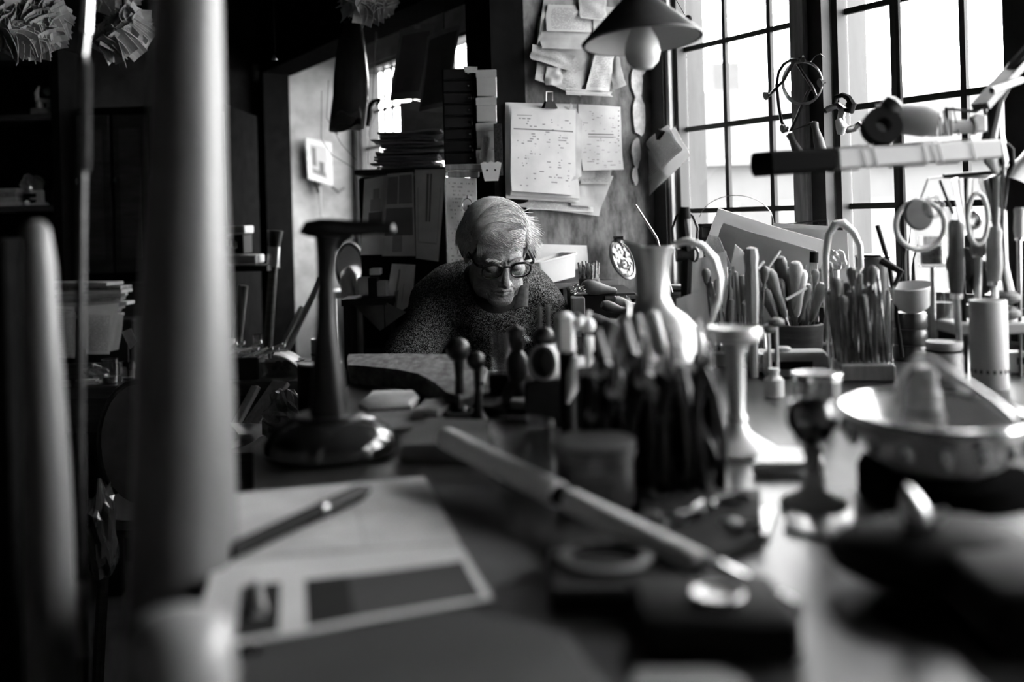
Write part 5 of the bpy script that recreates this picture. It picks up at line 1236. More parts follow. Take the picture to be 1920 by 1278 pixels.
for (cc_, ang, ww, n, dep, hh, nm, gp) in ((c1, a1, w1, 46, .085, (.11, .165), 'pale front block', 'files in the pale block'), (c2, a2, w2, 26, .085, (.10, .165), 'darker left block', 'tools in the darker block'), (c3, a3_, w3, 24, .08, (.09, .16), 'low middle block', 'tools in the middle block')):
    for i in range(n):
        q = TR(cc_) @ RZ(ang) @ V(((i % 12 + .5 + rnd(-.3, .3)) / 12 * ww - ww / 2, ((i // 12) + .5 + rnd(-.25, .25)) / (n // 12 + 1) * dep - dep / 2, .0305))
        h = rnd(*hh); kd = random.choice((0, 0, 0, 1, 3, 3, 2) if n > 30 else (0, 0, 1, 2, 3, 3))
        file_tool(q, q + V((rnd(-.018, .018), rnd(-.02, .02), h)), kd, gp + ' ' + ['bare', 'knobbed', 'handled', 'square'][kd], lbs[kd] + nm)
# jar of gravers with bulbous handles, pointing up and out
gj = on(1490, 1.98); gjt = T('graver_pot', 'wide dark pot full of wooden-handled gravers before the folders', 'pot', gj)
MB().lathe([(0, 0), (.05, 0), (.055, .07), (.050, .072), (.046, .006), (0, .006)], 20, TR(gj)).build('pot', WOOD_D, gjt)
for k, (x, y, lb) in enumerate(((1440, 505, 'graver with round pale ball handle, leftmost in the pot'), (1458, 522, 'graver with fat dark handle below the ball handle'), (1462, 480, 'rough dark cork handle standing up in the graver pot'), (1478, 500, 'long brown graver handle left of the forked brush'), (1492, 490, 'thin pale graver handle in the middle of the pot'), (1503, 505, 'curved white graver handle in the pot'), (1512, 530, 'short fat graver handle leaning right in the pot'), (1545, 530, 'graver with ball end at the right rim of the pot'), (1430, 540, 'low dark graver handle at the left rim'))):
    p0 = gj + V((rnd(-.02, .02), rnd(-.02, .02), .01)); p1 = P(x, y, 1.93 + .012 * (k % 4)); L_ = (p1 - p0).length
    t = T('graver', lb, 'graver', p0, 'gravers in the wide pot'); q = p0 + (p1 - p0) * .45; hl_ = L_ * .55
    MB().tube([p0, q], .0025, 6).build('blade', STEEL, t)
    MB().lathe([(.004, 0), (.007, hl_ * .1), (.009, hl_ * .45), (.0125, hl_ * .75), (.0135, hl_ * .88), (.009, hl_ * .98), (0, hl_)], 12, frame_z(q, p1)).build('handle', [WOOD_M, HW_, HW_, WOOD_M, WOOD_L, WHITE, HW_, WOOD_M, HW_][k], t)
fk = T('fork_brush', 'dark-capped brush with splayed pale ribs standing behind the gravers', 'brush', on(1530, 2.05))
for k in range(5): MB().tube([on(1518 + k * 4, 2.05, ZB), P(1512 + k * 5, 560, 2.05), P(1522 + k * 2.2, 480, 2.05)], .0022, 6).build('rib', WOOD_L, fk)
MB().tube([P(1526, 492, 2.05), P(1527, 472, 2.05)], .009, 12).build('cap', BLACK, fk)
for k, (xa, ya, xb, yb, lb) in enumerate(((1436, 508, 1462, 470, 'thin pale dowel slanting up before the folder'), (1420, 505, 1432, 490, 'short stub of a pale stick beside the dowel'), (1473, 562, 1512, 540, 'thin pale rod crossing the gravers'))):
    p0, p1 = P(xa, ya, 1.92), P(xb, yb, 1.94); p0 = p0 + (p0 - p1) * 1.6 if k < 2 else p0
    solo(MB().tube([p0, p1], .003, 8), 'wood_dowel', WOOD_L, lb, 'stick', None)
oh = on(1410, 1.78); p1 = P(1408, 462, 1.80)
ohh = T('octagonal_handle', 'pale octagonal hammer handle standing on end among the files', 'handle', oh)
MB().lathe([(.008, 0), (.009, .06), (.0125, .15), (.0115, .20), (.0135, (p1 - oh).length - .02), (.011, (p1 - oh).length - .004), (0, (p1 - oh).length)], 8, frame_z(oh, p1)).build('handle', WOOD_L, ohh, True, 20)
for k, (x, y, r, lb) in enumerate(((1455, 604, .012, 'upper oval wooden mushroom knob beside the candlestick'), (1440, 616, .011, 'lower oval wooden mushroom knob beside the candlestick'))):
    b0 = on(x, 1.66); t = T('mushroom_stake', lb, 'stake', b0); p = P(x, y, 1.66)
    MB().tube([b0, p], .0035, 8).build('stem', STEEL, t); MB().ball(p, r * 1.2, 12, None, (1, 1, .55)).build('knob', WOOD_M, t)
# ------------------------------------------------------------------ right end: lamp bar, hanging tools, pots
# long strip-lamp housing on a jointed arm
lb_ = T('strip_lamp', 'long white strip lamp housing with black end cap and wires wound round it', 'lamp', P(1640, 330, 1.55))
p0, p1 = P(1422, 308, 1.46), P(1858, 280, 1.66)
Lx = (p1 - p0).length; Ml = frame_z(p0, p1)
ux = Ml.to_3x3() @ V((1, 0, 0)); 
MB().bbox((0, 0, .065), (.05, .036, .13), .006, Ml).build('end_cap', G(.004, .8, 0, 0, 10, 0, .02, None, 'matt_black'), lb_, True, 25)
MB().bbox((0, 0, .13 + (Lx - .13) / 2), (.048, .032, Lx - .13), .004, Ml).build('housing', G(.3, .5, 0, .08, 10, 0, .3, None, 'cream_enamel'), lb_, True, 25)
for k, f_ in enumerate((.30, .345, .56, .60, .63, .78)):
    z = Lx * f_; MB().tube([Ml @ V((x * .026, y * .018, z + .010 * q)) for q, (x, y) in enumerate(((-1, -1), (1, -1), (1, 1), (-1, 1), (-1, -1)))], .0012, 5).build('wound_wire', G(.1, .5, .5, .3, 30, 0, .5, None, 'dull_wire'), lb_)
MB().tube([P(1850, 270, 1.66), P(1868, 190, 1.68), P(1905, 120, 1.70), P(1960, 60, 1.72)], .011, 8).build('arm', BLACK, lb_)
MB().box((0, 0, .09), (.030, .012, .18), frame_z(P(1838, 200, 1.64), P(1930, 98, 1.72))).build('arm_channel', IRON, lb_, False)
MB().tube([P(1860, 170, 1.63), P(1915, 150, 1.66)], .006, 8).build('arm_spring', STEEL, lb_)
MB().tube([P(1960, 60, 1.72), W(sW(1960, 60), .01, P(1960, 60, 1.72).z)], .01, 8).build('wall_mount', BLACK, lb_)
# things lying on top of the housing
def topof(f_, up=.0): return Ml @ V((0, 0, Lx * f_)) + V((0, 0, .026 + up))
def on_lamp(name, lb, mb, mat, smooth=True): return solo(mb, name, mat, lb, 'tape' if 'tape' in name else 'oddment', None, 'things lying on the strip lamp', smooth)
c_ = topof(.50, .020); on_lamp('tape_roll', 'black roll of tape standing on the strip lamp', MB().lathe([(.012, -.012), (.030, -.012), (.030, .012), (.012, .012), (.012, -.012)], 20, TR(c_) @ Matrix.Rotation(1.3, 4, 'X'), False), BLACK)
c_ = topof(.60, .030); on_lamp('paper_tube', 'pale stubby tube lying on the strip lamp beside the tape roll', MB().lathe([(.020, -.045), (.023, -.02), (.025, .03), (.018, .05)], 16, TR(c_) @ RZ(-.35) @ Matrix.Rotation(math.pi / 2 + .15, 4, 'Y')), CARD)
c_ = topof(.545, .050); on_lamp('dark_socket', 'dark round lamp socket on top of the tape roll', MB().lathe([(.012, -.012), (.017, -.006), (.017, .008), (.010, .014)], 14, TR(c_) @ Matrix.Rotation(.8, 4, 'Y')), G(.06, .35, 0, .4, 30, 0, .5, None, 'dark_socket_m'))
for k in range(9):
    c_ = topof(.72 + .012 * k, .0); h = rnd(.02, .045)
    on_lamp('binding_clip', ['thin dark wire clip, number counted from the tube: ' + w for w in ('first', 'second', 'third', 'fourth', 'fifth', 'sixth', 'seventh', 'eighth', 'ninth')][k].replace('number counted from the tube: ', 'the ') + ' along from the tube on the lamp', MB().tube([c_ + V((-.004, 0, 0)), c_ + V((-.004 + rnd(-.004, .004), .004, h)), c_ + V((.004, .002, h + .003)), c_ + V((.006 + rnd(-.004, .006), 0, 0))], .0016, 5), IRON)
c_ = topof(.86, .014); on_lamp('small_bobbin', 'short pale bobbin wound with wire near the lamp end', MB().lathe([(.014, -.022), (.014, -.018), (.011, -.016), (.011, .016), (.014, .018), (.014, .022)], 14, TR(c_) @ Matrix.Rotation(math.pi / 2, 4, 'Y')), CARD)
c_ = topof(.94, .018); on_lamp('small_bobbin', 'tiny white square bobbin at the very end of the lamp', MB().bbox((0, 0, 0), (.022, .02, .03), .003, TR(c_)), WHITE)
on_lamp('bent_wire', 'bent black wire frame over the bobbins on the lamp', MB().tube([topof(.78, .001), topof(.79, .045), topof(.93, .038), topof(.975, .044), topof(.98, .002)], .003, 6), BLACK)
# lamp shade and cone at the very right edge
dl = T('dark_lamp_shade', 'dark conical lamp shade at the right edge beside the window', 'lamp', P(1915, 380, 1.75))
MB().lathe([(.052, 0), (.050, .004), (.018, .075), (.014, .10), (.008, .10), (.012, .073), (.048, .004)], 24, frame_z(P(1896, 366, 1.75), P(1935, 290, 1.78)), False).build('shade', G(.02, .35, 0, .3, 20, 0, .5, None, 'black_enamel'), dl)
MB().tube([P(1935, 290, 1.78), P(1960, 240, 1.8), W(sW(1990, 230), .01, P(1960, 240, 1.8).z)], .006, 8).build('arm', BLACK, dl)
# a rail with hanging tools below the strip lamp
rl = T('tool_rail', 'thin dark rail under the strip lamp from which tools hang', 'rail', P(1840, 335, 1.72))
ra, rb = P(1770, 330, 1.74), P(1925, 318, 1.74)
MB().tube([ra, rb], .004, 8).build('rail', IRON, rl)
for p in (ra, rb): MB().tube([p, W(toW(p)[0], .005, p.z)], .004, 8).build('rail_arm', IRON, rl)
def hang(name, lb, cat, parts, group='tools hanging on the rail'):
    t = T(name, lb, cat, parts[0][1][-1], group)
    for (nm, pts, r, m, fl) in [(q + (1.0,))[:5] if len(q) == 4 else q for q in parts]: MB().tube(pts, r, 10, True, fl).build(nm, m, t)
D = 1.72
hang('serving_spoon', 'large pale wooden spoon hanging bowl up at the lamp end', 'spoon', [('handle', [P(1868, 330, D), P(1866, 420, D), P(1890, 560, D)], [.006, .005, .005], WOOD_M, 1.0), ('bowl', [P(1856, 238, D), P(1855, 262, D), P(1860, 300, D), P(1870, 325, D)], [.006, .022, .026, .010], WOOD_M, .45)])
hang('serving_spoon', 'second slimmer spoon hanging right of the large wooden one', 'spoon', [('handle', [P(1882, 318, D), P(1880, 420, D), P(1884, 500, D)], .004, STEEL, 1.0), ('bowl', [P(1876, 238, D), P(1878, 265, D), P(1884, 300, D), P(1882, 322, D)], [.004, .014, .016, .006], STEEL, .45)])
hang('tin_snips', 'pair of looped dark snips hanging right of the spoons', 'snips', [('loop', [P(1886, 270, D), P(1896, 280, D), P(1898, 310, D), P(1888, 330, D)], .005, BLACK), ('blade', [P(1888, 330, D), P(1878, 420, D)], [.006, .003], IRON)])
for k, (a, b, r, m, lb) in enumerate((((1790, 335), (1808, 440), .012, STEEL, 'broad steel strip hanging beneath the lamp, leftmost'), ((1802, 335), (1806, 420), .007, WHITE, 'thin shiny strip hanging beside the broad steel one'), ((1820, 335), (1815, 430), .010, G(.3, .4, .6, .3, 30, 0, .5, None, 'grey_strip'), 'grey wide strip hanging in the middle of the rail'), ((1838, 335), (1880, 470), .008, G(.25, .5, .3, .3, 30, 0, .5, None, 'dull_strip'), 'long strip slanting right from the rail'), ((1850, 335), (1902, 560), .007, WOOD_L, 'longest pale lath slanting right from the rail'), ((1762, 338), (1786, 400), .005, BLACK, 'black thin rod slanting before the right window'), ((1866, 335), (1868, 520), .005, STEEL, 'narrow steel rule hanging straight at right'))):
    solo(MB().tube([P(a[0], a[1], D + .01 * k - .03), P(b[0], b[1], D + .01 * k - .02)], r, 8, True, .3), 'metal_strip', m, lb, 'strip', None, 'strips on the rail')
# discs and hoops on the rail
mg = T('bench_magnifier', 'round dark disc in a bright hoop hanging before the right window', 'magnifier', P(1724, 470, 1.66)); c_ = P(1722, 402, 1.66)
MB().lathe([(0, -.004), (.024, -.004), (.027, 0), (.024, .004), (0, .004)], 28, frame_z(c_, c_ + V((.15, -1, .1)))).build('disc', G(.12, .5, 0, .3, 20, 0, .4, None, 'grey_leather'), mg)
MB().tube([P(1725 + 46 * math.cos(t), 422 + 46 * math.sin(t), 1.69) for t in [2 * math.pi * k / 28 for k in range(29)]], .0045, 8).build('hoop', WHITE, mg)
MB().tube([P(1725, 376, 1.69), P(1740, 335, 1.70), P(1770, 331, 1.74)], .0016, 5).build('wire', IRON, mg)
for k, (x, y, rx, ry, m, lb) in enumerate(((1750, 388, 16, 18, GLASS, 'clear glass loupe hanging beside the dark disc'), (1833, 410, 19, 48, WHITE, 'tall bright silver hoop hanging under the lamp'), (1826, 412, 9, 12, SILVER, 'small bright bauble inside the tall hoop'))):
    t = [2 * math.pi * q / 24 for q in range(25)]
    ob = solo(MB().tube([P(x + rx * math.cos(a), y + ry * math.sin(a), 1.63 + .01 * k) for a in t], .004 if k != 2 else .006, 8), 'hanging_hoop', m, lb, 'hoop', None)
# chisels and handles standing at right
def chisel(lb, px, y0, y1, d, r, m, ty=None, zb=ZB):
    b0 = on(px + (ty or 0), d, zb); t = T('wood_chisel', lb, 'chisel', b0, 'handled tools at the right'); q = P(px, y1, d); e = P(px, y0, d); L_ = (e - q).length
    MB().tube([b0, q], [r * .35, r * .5], 8).build('blade', STEEL, t); MB().lathe([(r * .6, 0), (r * .75, L_ * .05), (r, L_ * .3), (r * .9, L_ * .75), (r, L_ * .93), (r * .7, L_), (0, L_)], 14, frame_z(q, e)).build('handle', m, t)
    MB().tube([q, q + (e - q) * .07], r * .8, 10).build('ferrule', SILVER, t)
chisel('tall dark chisel handle right of the magnifier', 1793, 412, 560, 1.70, .0135, HW_, 8)
chisel('stubby brown tool handle between the two tall ones', 1834, 445, 482, 1.70, .0135, WOOD_M, -6)
chisel('thick brown handle at right before the dark edge', 1864, 425, 535, 1.68, .0130, WOOD_M, 6)
chisel('pale-topped handle at the far right edge', 1911, 388, 450, 1.72, .009, WOOD_L)
solo(MB().ball(P(1805, 495, 1.75), .03, 14, None, (1, .3, 1)).tube([P(1805, 510, 1.75), on(1806, 1.75)], .006, 8), 'dark_paddle', BLACK, 'dark round paddle behind the tall chisel', 'paddle', None)
solo(MB().ball(P(1840, 520, 1.75), .024, 14, None, (1, .3, 1.3)).tube([P(1840, 535, 1.75), on(1840, 1.75)], .006, 8), 'dark_paddle', BLACK, 'second dark paddle right of the stubby handle', 'paddle', None)
# ledge and pale things at right
ld_ = T('low_ledge', 'pale low ledge at the right behind the perforated cylinder', 'shelf', on(1870, 1.70)); zl_ = P(1860, 612, 1.66).z
MB().bbox((on(1870, 1.74).x, 1.75, zl_ - .010), (.17, .09, .020), .003).build('board', G(.4, .6, 0, .15, 10, 0, .3, None, 'pale_board'), ld_, False)
for k in (-1, 1): MB().box((on(1870, 1.74).x + .075 * k, 1.75, (ZB + zl_ - .02) / 2), (.015, .08, zl_ - .02 - ZB)).build('side', BLACK, ld_, False)
for k in (0, 1): solo(MB().ball(V((on(1903, 1.70).x, 1.73, zl_ + .014 + .028 * k)), .026, 14, None, (1, .9, .52)), 'grey_pebble', G(.2, .6, 0, .4, 40, .2, .3, None, 'grey_pebble'), ['lower', 'upper'][k] + ' flat grey disc of the pair at the right edge', 'disc', None, 'discs on the ledge')
# hoop handle of a pot, feather dusters behind
ha = on(1585, 1.86); hp = T('silver_hoop_handle', 'bright bent silver hoop standing before the timber post', 'handle', ha)
MB().tube([P(1550, 540, 1.86), P(1548, 480, 1.86), P(1553, 440, 1.86), P(1566, 420, 1.86), P(1580, 418, 1.86), P(1600, 435, 1.86), P(1612, 460, 1.86), P(1614, 500, 1.86), P(1600, 520, 1.86), P(1590, 560, 1.86)], [.004, .006, .007, .0085, .0085, .007, .006, .006, .007, .004], 10).build('hoop', G(.8, .3, .15, .05, 10, 0, .5, None, 'white_metal'), hp)
MB().tube([P(1590, 560, 1.86), on(1592, 1.86)], .005, 8).build('stem', STEEL, hp)
MB().tube([P(1550, 540, 1.86), on(1552, 1.86)], .004, 8).build('stem', STEEL, hp)
dc = on(1640, 2.05); dz = topz(1642, 480, dc)
t = T('dark_canister', 'dark cylindrical canister behind the ladle', 'canister', dc); MB().lathe([(0, 0), (.03, 0), (.034, dz), (.031, dz), (.028, .01), (0, .01)], 20, TR(dc)).build('can', G(.06, .4, .3, .4, 20, 0, .5, None, 'dark_tin'), t); MB().lathe([(.034, 0), (.036, .004), (.034, .008)], 20, TR(dc + V((0, 0, dz - .004)))).build('rim', SILVER, t)
solo(MB().tube([P(1645, 423, 1.95), P(1668, 500, 1.92), on(1690, 1.9, ZB + .01)], .0045, 8), 'black_rod', BLACK, 'black rod slanting in front of the right window bar', 'rod')
for k in range(5): solo(MB().tube([on(1690 + 7 * k, 2.02), P(1690 + 6 * k + rnd(-3, 3), 500 - 14 * (k % 3), 2.02), P(1692 + 8 * k, 470 - 22 * (k % 3), 2.02)], [.003, .002, .0006], 5), 'quill_spike', BLACK, 'dark thin spike, ' + ['first', 'second', 'third', 'fourth', 'fifth'][k] + ' from left behind the ladle bowl', 'spike', None, 'spikes behind the ladle')
gb = tumbler('storage_jar', 'hanging clear jar of metal scraps under the magnifier', P(1749, 500, 1.80), .024, .055, fill=.7); MB().tube([P(1749, 501, 1.80), on(1749, 1.80)], .005, 8).build('stand', STEEL, gb)
solo(crumple(P(1568, 490, 2.2), .022, 4.4, (1, .7, 1)).tube([P(1568, 500, 2.2), on(1568, 2.2)], .008, 8), 'crumpled_foil', FOIL, 'crumpled foil twist beside the wide card at the post', 'foil', None, None, False)
# stack of tins with the ladle bowl
tz = on(1706, 1.93); th = topz(1706, 584, tz) / 3
for k in range(3): solo(MB().lathe([(0, 0), (.031, 0), (.032, .003), (.032, th - .006), (.030, th - .003), (.030, th - .001), (0, th - .001)], 22, TR(tz + V((0, 0, k * th)))), 'round_tin', G(.05, .3, .5, .4, 20, 0, .5, None, 'black_tin_m'), ['lowest', 'middle', 'uppermost'][k] + ' dark round tin of the stack under the bowl', 'tin', None, 'stacked round tins')
bw = T('ladle_bowl', 'pale ladle bowl with dark handle resting on the stacked tins', 'ladle', tz + V((0, 0, 3 * th)))
Mb = TR(tz + V((0, -.02, 3 * th + .002))) @ Matrix.Rotation(-.12, 4, 'Y') @ Matrix.Rotation(.12, 4, 'X')
MB().lathe([(0, .0), (.016, .0), (.028, .008), (.037, .024), (.041, .050), (.039, .052), (.035, .026), (.026, .011), (.014, .004), (0, .004)], 28, Mb).build('bowl', G(.6, .45, 0, .1, 10, 0, .4, None, 'clay_grey'), bw)
MB().tube([Mb @ V((-.036, 0, .05)), P(1690, 510, 1.9), P(1652, 488, 1.92)], [.004, .007, .008], 8).build('handle', BLACK, bw)
# glass tube, sealed jar, perforated cylinder, candle box
gt = on(1768, 1.82); t = T('glass_tube', 'upright clear glass tube behind the sealed jar', 'tube', gt); hh = topz(1768, 545, gt)
MB().lathe([(0, 0), (.021, 0), (.021, hh), (.0185, hh), (.0185, .005), (0, .005)], 18, TR(gt)).build('tube', GLASS, t); MB().lathe([(0, .006), (.018, .006), (.018, hh * .85), (0, hh * .85)], 16, TR(gt)).build('pale_rod', G(.3, .5, 0, .2, 20, 0, .4, None, 'pale_grey_rod'), t)
sj = base(1772, 712); t = T('sealed_jar', 'cloudy jar with black sealing ring left of the perforated cylinder', 'jar', sj); hh = topz(1772, 648, sj)
MB().lathe([(0, 0), (.030, 0), (.031, hh * .7), (.028, hh * .8), (.028, hh), (0, hh)], 22, TR(sj)).build('jar', G(.4, .35, 0, .5, 40, .2, .5, None, 'cloudy_glass'), t)
MB().lathe([(.0295, 0), (.031, .002), (.0295, .004)], 22, TR(sj + V((0, 0, hh * .84)))).build('seal', BLACK, t); MB().lathe([(.0, hh), (.030, hh), (.030, hh + .008), (0, hh + .009)], 22, TR(sj)).build('lid', PLAST, t)
pcb = base(1856, 728); t = T('perforated_cylinder', 'tall pale cylinder with a row of dark holes near its foot', 'cylinder', pcb); hh = topz(1858, 562, pcb)
MB().lathe([(0, 0), (.0275, 0), (.0285, .002), (.0285, hh - .002), (.0275, hh), (.024, hh), (.024, hh - .006), (0, hh - .006)], 30, TR(pcb)).build('cylinder', G(.72, .6, 0, .15, 40, .1, .3, (1, 1, .2), 'bone_ceramic'), t)
for k in range(18):
    a = 2 * math.pi * k / 18; MB().lathe([(.0, 0), (.0024, 0), (.0024, .0012), (0, .0012)], 10, frame_z(pcb + V((.0277 * math.cos(a), .0277 * math.sin(a), .030)), pcb + V((.04 * math.cos(a), .04 * math.sin(a), .030))) @ Matrix.Scale(1.5, 4, (0, 1, 0))).build('hole', BLACK, t)
wb_ = base(1910, 700); t = T('white_carton', 'small white carton with dark square at the right edge', 'box', wb_); MB().bbox(wb_ + V((0, .02, .018)), (.045, .04, .036), .002).build('carton', WHITE, t, False); MB().box(wb_ + V((.006, -.0005, .022)), (.016, .001, .012)).build('printed_square', BLACK, t, False)
# vertical dark rod standing in front of the right window
dr = T('window_stay', 'thick dark vertical iron bar standing before the right window', 'bar', PW(1690, 560, .05)); MB().tube([W(sW(1682, 60, .05), .05, ZS + .001), W(sW(1682, 60, .05), .05, ZC - .002)], .0095, 8).build('bar', BARM, dr)
# pendant lamp
pdl = T('pendant_lamp', 'dark conical pendant lamp with white globe bulb hanging by the window', 'lamp', P(1204, 128, 1.68)); cA = P(1204, 78, 1.68); rS = 113 * m_per_px(1.68)
MB().lathe([(rS, 0), (rS * 1.01, .003), (rS * .30, .072), (rS * .2, .085), (rS * .2, .11), (rS * .13, .11), (rS * .17, .083), (rS * .27, .068), (rS * .97, .001)], 40, TR(cA) @ Matrix.Rotation(math.radians(-4), 4, 'X') @ Matrix.Rotation(math.radians(-3), 4, 'Y'), False).build('shade', G(.10, .45, .2, .3, 12, 0, .5, None, 'grey_enamel'), pdl)
MB().lathe([(0, -.047), (.016, -.044), (.0265, -.032), (.030, -.016), (.028, 0), (.020, .018), (.014, .03), (.013, .045), (0, .045)], 24, TR(P(1204, 80, 1.68) + V((0, 0, -.000)))).build('bulb', G(.72, .25, 0, .02, 6, 0, .5, None, 'opal_glass'), pdl)
MB().lathe([(rS * .95, .0), (rS * .265, .064)], 40, TR(cA) @ Matrix.Rotation(math.radians(-4), 4, 'X') @ Matrix.Rotation(math.radians(-3), 4, 'Y'), False).build('white_lining', G(.6, .4, 0, .05, 6, 0, .4, None, 'white_lining_m'), pdl)
MB().tube([cA + V((0, 0, .04)), cA + V((0, 0, .075))], .018, 14).build('socket', BLACK, pdl)
MB().tube([cA + V((0, 0, .10)), V((cA.x - .01, cA.y, ZC))], .0025, 6).build('flex', RUBBER, pdl)
solo(MB().tube([P(1268, 0, 2.3), P(1284, 28, 2.3)], .0008, 5).ball(P(1290, 36, 2.3), .010, 10).tube([P(1292, 40, 2.3), P(1296, 48, 2.3)], .003, 6), 'string_knot', BLACK, 'dark knotted string hanging by the pendant lamp', 'string')
# ------------------------------------------------------------------ the man's working block and what stands on it
def topoly(pts, z): return [tuple(PZ(x, y, z)[:2]) for x, y in pts]
ZK = 0.985
wk = T('work_block', 'thick rough wooden working block with a curved front before the man', 'block', base(745, 720))
pts = [(650, 668), (652, 663), (760, 662), (880, 664), (915, 690), (905, 730), (862, 742), (838, 735), (815, 716), (785, 700), (745, 692), (690, 686), (652, 684), (650, 680)]
pol = topoly(pts, ZK); cx_ = sum(p[0] for p in pol) / len(pol); cy_ = sum(p[1] for p in pol) / len(pol)
pol.reverse()
BLK = G(.12, .75, 0, .75, 60, .5, .2, (1, .35, 1), 'pitted_block_top')
mb = MB(); n = len(pol); vs = []
for (z, k) in ((ZB + .001, .96), (ZK - .006, 1.0), (ZK, .985)): vs += [(cx_ + (x - cx_) * k, cy_ + (y - cy_) * k, z) for x, y in pol]
fs = [tuple(range(2 * n, 3 * n)), tuple(reversed(range(n)))]
for r in range(2):
    for i in range(n): j = (i + 1) % n; fs.append((r * n + i, r * n + j, r * n + n + j, r * n + n + i))
if (vs[1][0] - vs[0][0]) * (vs[2][1] - vs[1][1]) - (vs[1][1] - vs[0][1]) * (vs[2][0] - vs[1][0]) < 0 and False: pass
mb.add(vs, fs); mb.build('block', BLK, wk, True, 30)
for k in (0, 1): MB().box((cx_ - .12 + .22 * k, cy_ + .03, (ZB - .047) / 2), (.06, .06, ZB - .047)).build('post', WOOD_D, wk, False)
# round block with pale top and a small can, left of the working block
rbk = T('round_block', 'dark drum with pale round top beside the working block', 'block', on(600, 1.86, 0)); cR = P(600, 680, 1.86); rR = 42 * m_per_px(1.86)
MB().lathe([(0, .0), (.04, 0), (.04, .02), (.036, .05), (.034, cR.z - .12), (rR * .96, cR.z - .09), (rR, cR.z - .085), (rR, cR.z - .002), (0, cR.z - .002)], 28, TR(V((cR.x, cR.y, 0)))).build('drum', BLACK, rbk)
MB().lathe([(0, 0), (rR * .99, 0), (rR, .002), (rR * .98, .004), (0, .004)], 28, TR(V((cR.x, cR.y, cR.z - .002)))).build('pale_top', G(.42, .6, 0, .25, 20, 0, .3, None, 'pale_disc'), rbk)
cn = T('small_can', 'small pale can standing on the dark drum behind the stake', 'can', V((P(598, 680, 1.88).x, 1.88, cR.z + .003)))
MB().lathe([(0, 0), (.014, 0), (.014, .038), (.0135, .04), (.0125, .038), (0, .037)], 16, TR(V((P(598, 680, 1.88).x, 1.88, cR.z + .003)))).build('can', G(.35, .4, .3, .3, 30, 0, .5, None, 'dull_can'), cn)
MB().lathe([(.0144, 0), (.0144, .004)], 16, TR(V((P(598, 680, 1.88).x, 1.88, cR.z + .012))), False).build('band', BLACK, cn)

# ------------------------------------------------------------------ T-headed stake on its glossy round base
sk = base(622, 852); sk.y += .0; KD = sk.y
stt = T('t_stake', 'tall dark iron T-shaped stake standing in a glossy round base', 'stake', base(622, 880))
bc = base(620, 850); rB = 124 * m_per_px(bc.y)
MB().lathe([(0, 0), (rB * .93, 0), (rB, .008), (rB * .99, .018), (rB * .9, .030), (rB * .68, .042), (rB * .4, .050), (0, .052)], 40, TR(bc)).build('round_base', G(.02, .15, 0, .5, 12, 0, .6, None, 'glossy_black_stone', 0.4), stt)
MB().lathe([(rB * .5, 0), (rB * .52, .004), (rB * .5, .006)], 30, TR(bc + V((0, 0, .046)))).build('collar_ring', IRON, stt)
shp = [P(620, 838, KD), P(617, 760, KD), P(615, 700, KD), P(612, 600, KD), P(611, 520, KD), P(613, 460, KD), P(616, 440, KD)]
rr_ = [36, 36, 30, 18, 16, 21, 27]
def oct_tube(pts, rad, n=8): return MB().tube(pts, [r * m_per_px(KD) for r in rad], n)
STK = G(.015, .32, .5, .3, 20, .05, .5, None, 'polished_iron')
oct_tube(shp, rr_, 12).build('shaft', STK, stt)
MB().tube([P(562, 436, KD), P(575, 430, KD), P(600, 428, KD), P(630, 428, KD), P(670, 428, KD), P(705, 426, KD), P(735, 430, KD), P(741, 434, KD)], [q * m_per_px(KD) for q in (3, 15, 19, 18, 15, 13, 11, 3)], 14, True, 1.0).build('head', STK, stt)
MB().tube([P(632, 470, KD), P(640, 450, KD), P(660, 440, KD)], [q * m_per_px(KD) for q in (6, 9, 7)], 10).build('fillet', STK, stt)

# ------------------------------------------------------------------ pads and boards left of centre
def slab(name, lb, cat, cs, z0, h, mat, bev=.002, round_=False):
    """flat thing with pixel corners of its top"""
    p = [tuple(PZ(x, y, z0 + h)[:2]) for x, y in cs]
    ar = sum(p[i][0] * p[(i + 1) % len(p)][1] - p[(i + 1) % len(p)][0] * p[i][1] for i in range(len(p)))
    if ar < 0: p.reverse()
    m = len(p); c = (sum(q[0] for q in p) / m, sum(q[1] for q in p) / m)
    rings = ((z0, .985), (z0 + h * .3, 1.0), (z0 + h * .75, 1.0), (z0 + h, .97 if not round_ else .86))
    vs = [(c[0] + (x - c[0]) * k, c[1] + (y - c[1]) * k, z) for z, k in rings for x, y in p]
    fs = [tuple(reversed(range(m))), tuple(range(3 * m, 4 * m))]
    for r in range(3):
        for i in range(m): j = (i + 1) % m; fs.append((r * m + i, r * m + j, r * m + m + j, r * m + m + i))
    return solo(MB().add(vs, fs), name, mat, lb, cat, (c[0], c[1], z0), None, True, 35)
slab('leather_pad', 'pale stuffed leather pad at the foot of the working block', 'pad', [(672, 752), (695, 730), (778, 728), (786, 740), (770, 756), (690, 760)], ZB + .001, .018, G(.42, .6, 0, .3, 14, .3, .3, None, 'worn_leather'), round_=True)
slab('bench_board', 'worn flat board lying on the bench behind the T stake', 'board', [(600, 800), (650, 768), (800, 756), (850, 770), (820, 792), (700, 806)], ZB + .001, .008, G(.2, .6, 0, .4, 14, .2, .3, None, 'worn_board'))
slab('dark_steel_plate', 'dark thick steel plate on the bench right of the T stake', 'plate', [(750, 818), (800, 782), (920, 786), (945, 812), (935, 832), (752, 834)], ZB + .001, .022, G(.13, .4, .3, .3, 14, .1, .4, None, 'dark_plate'))
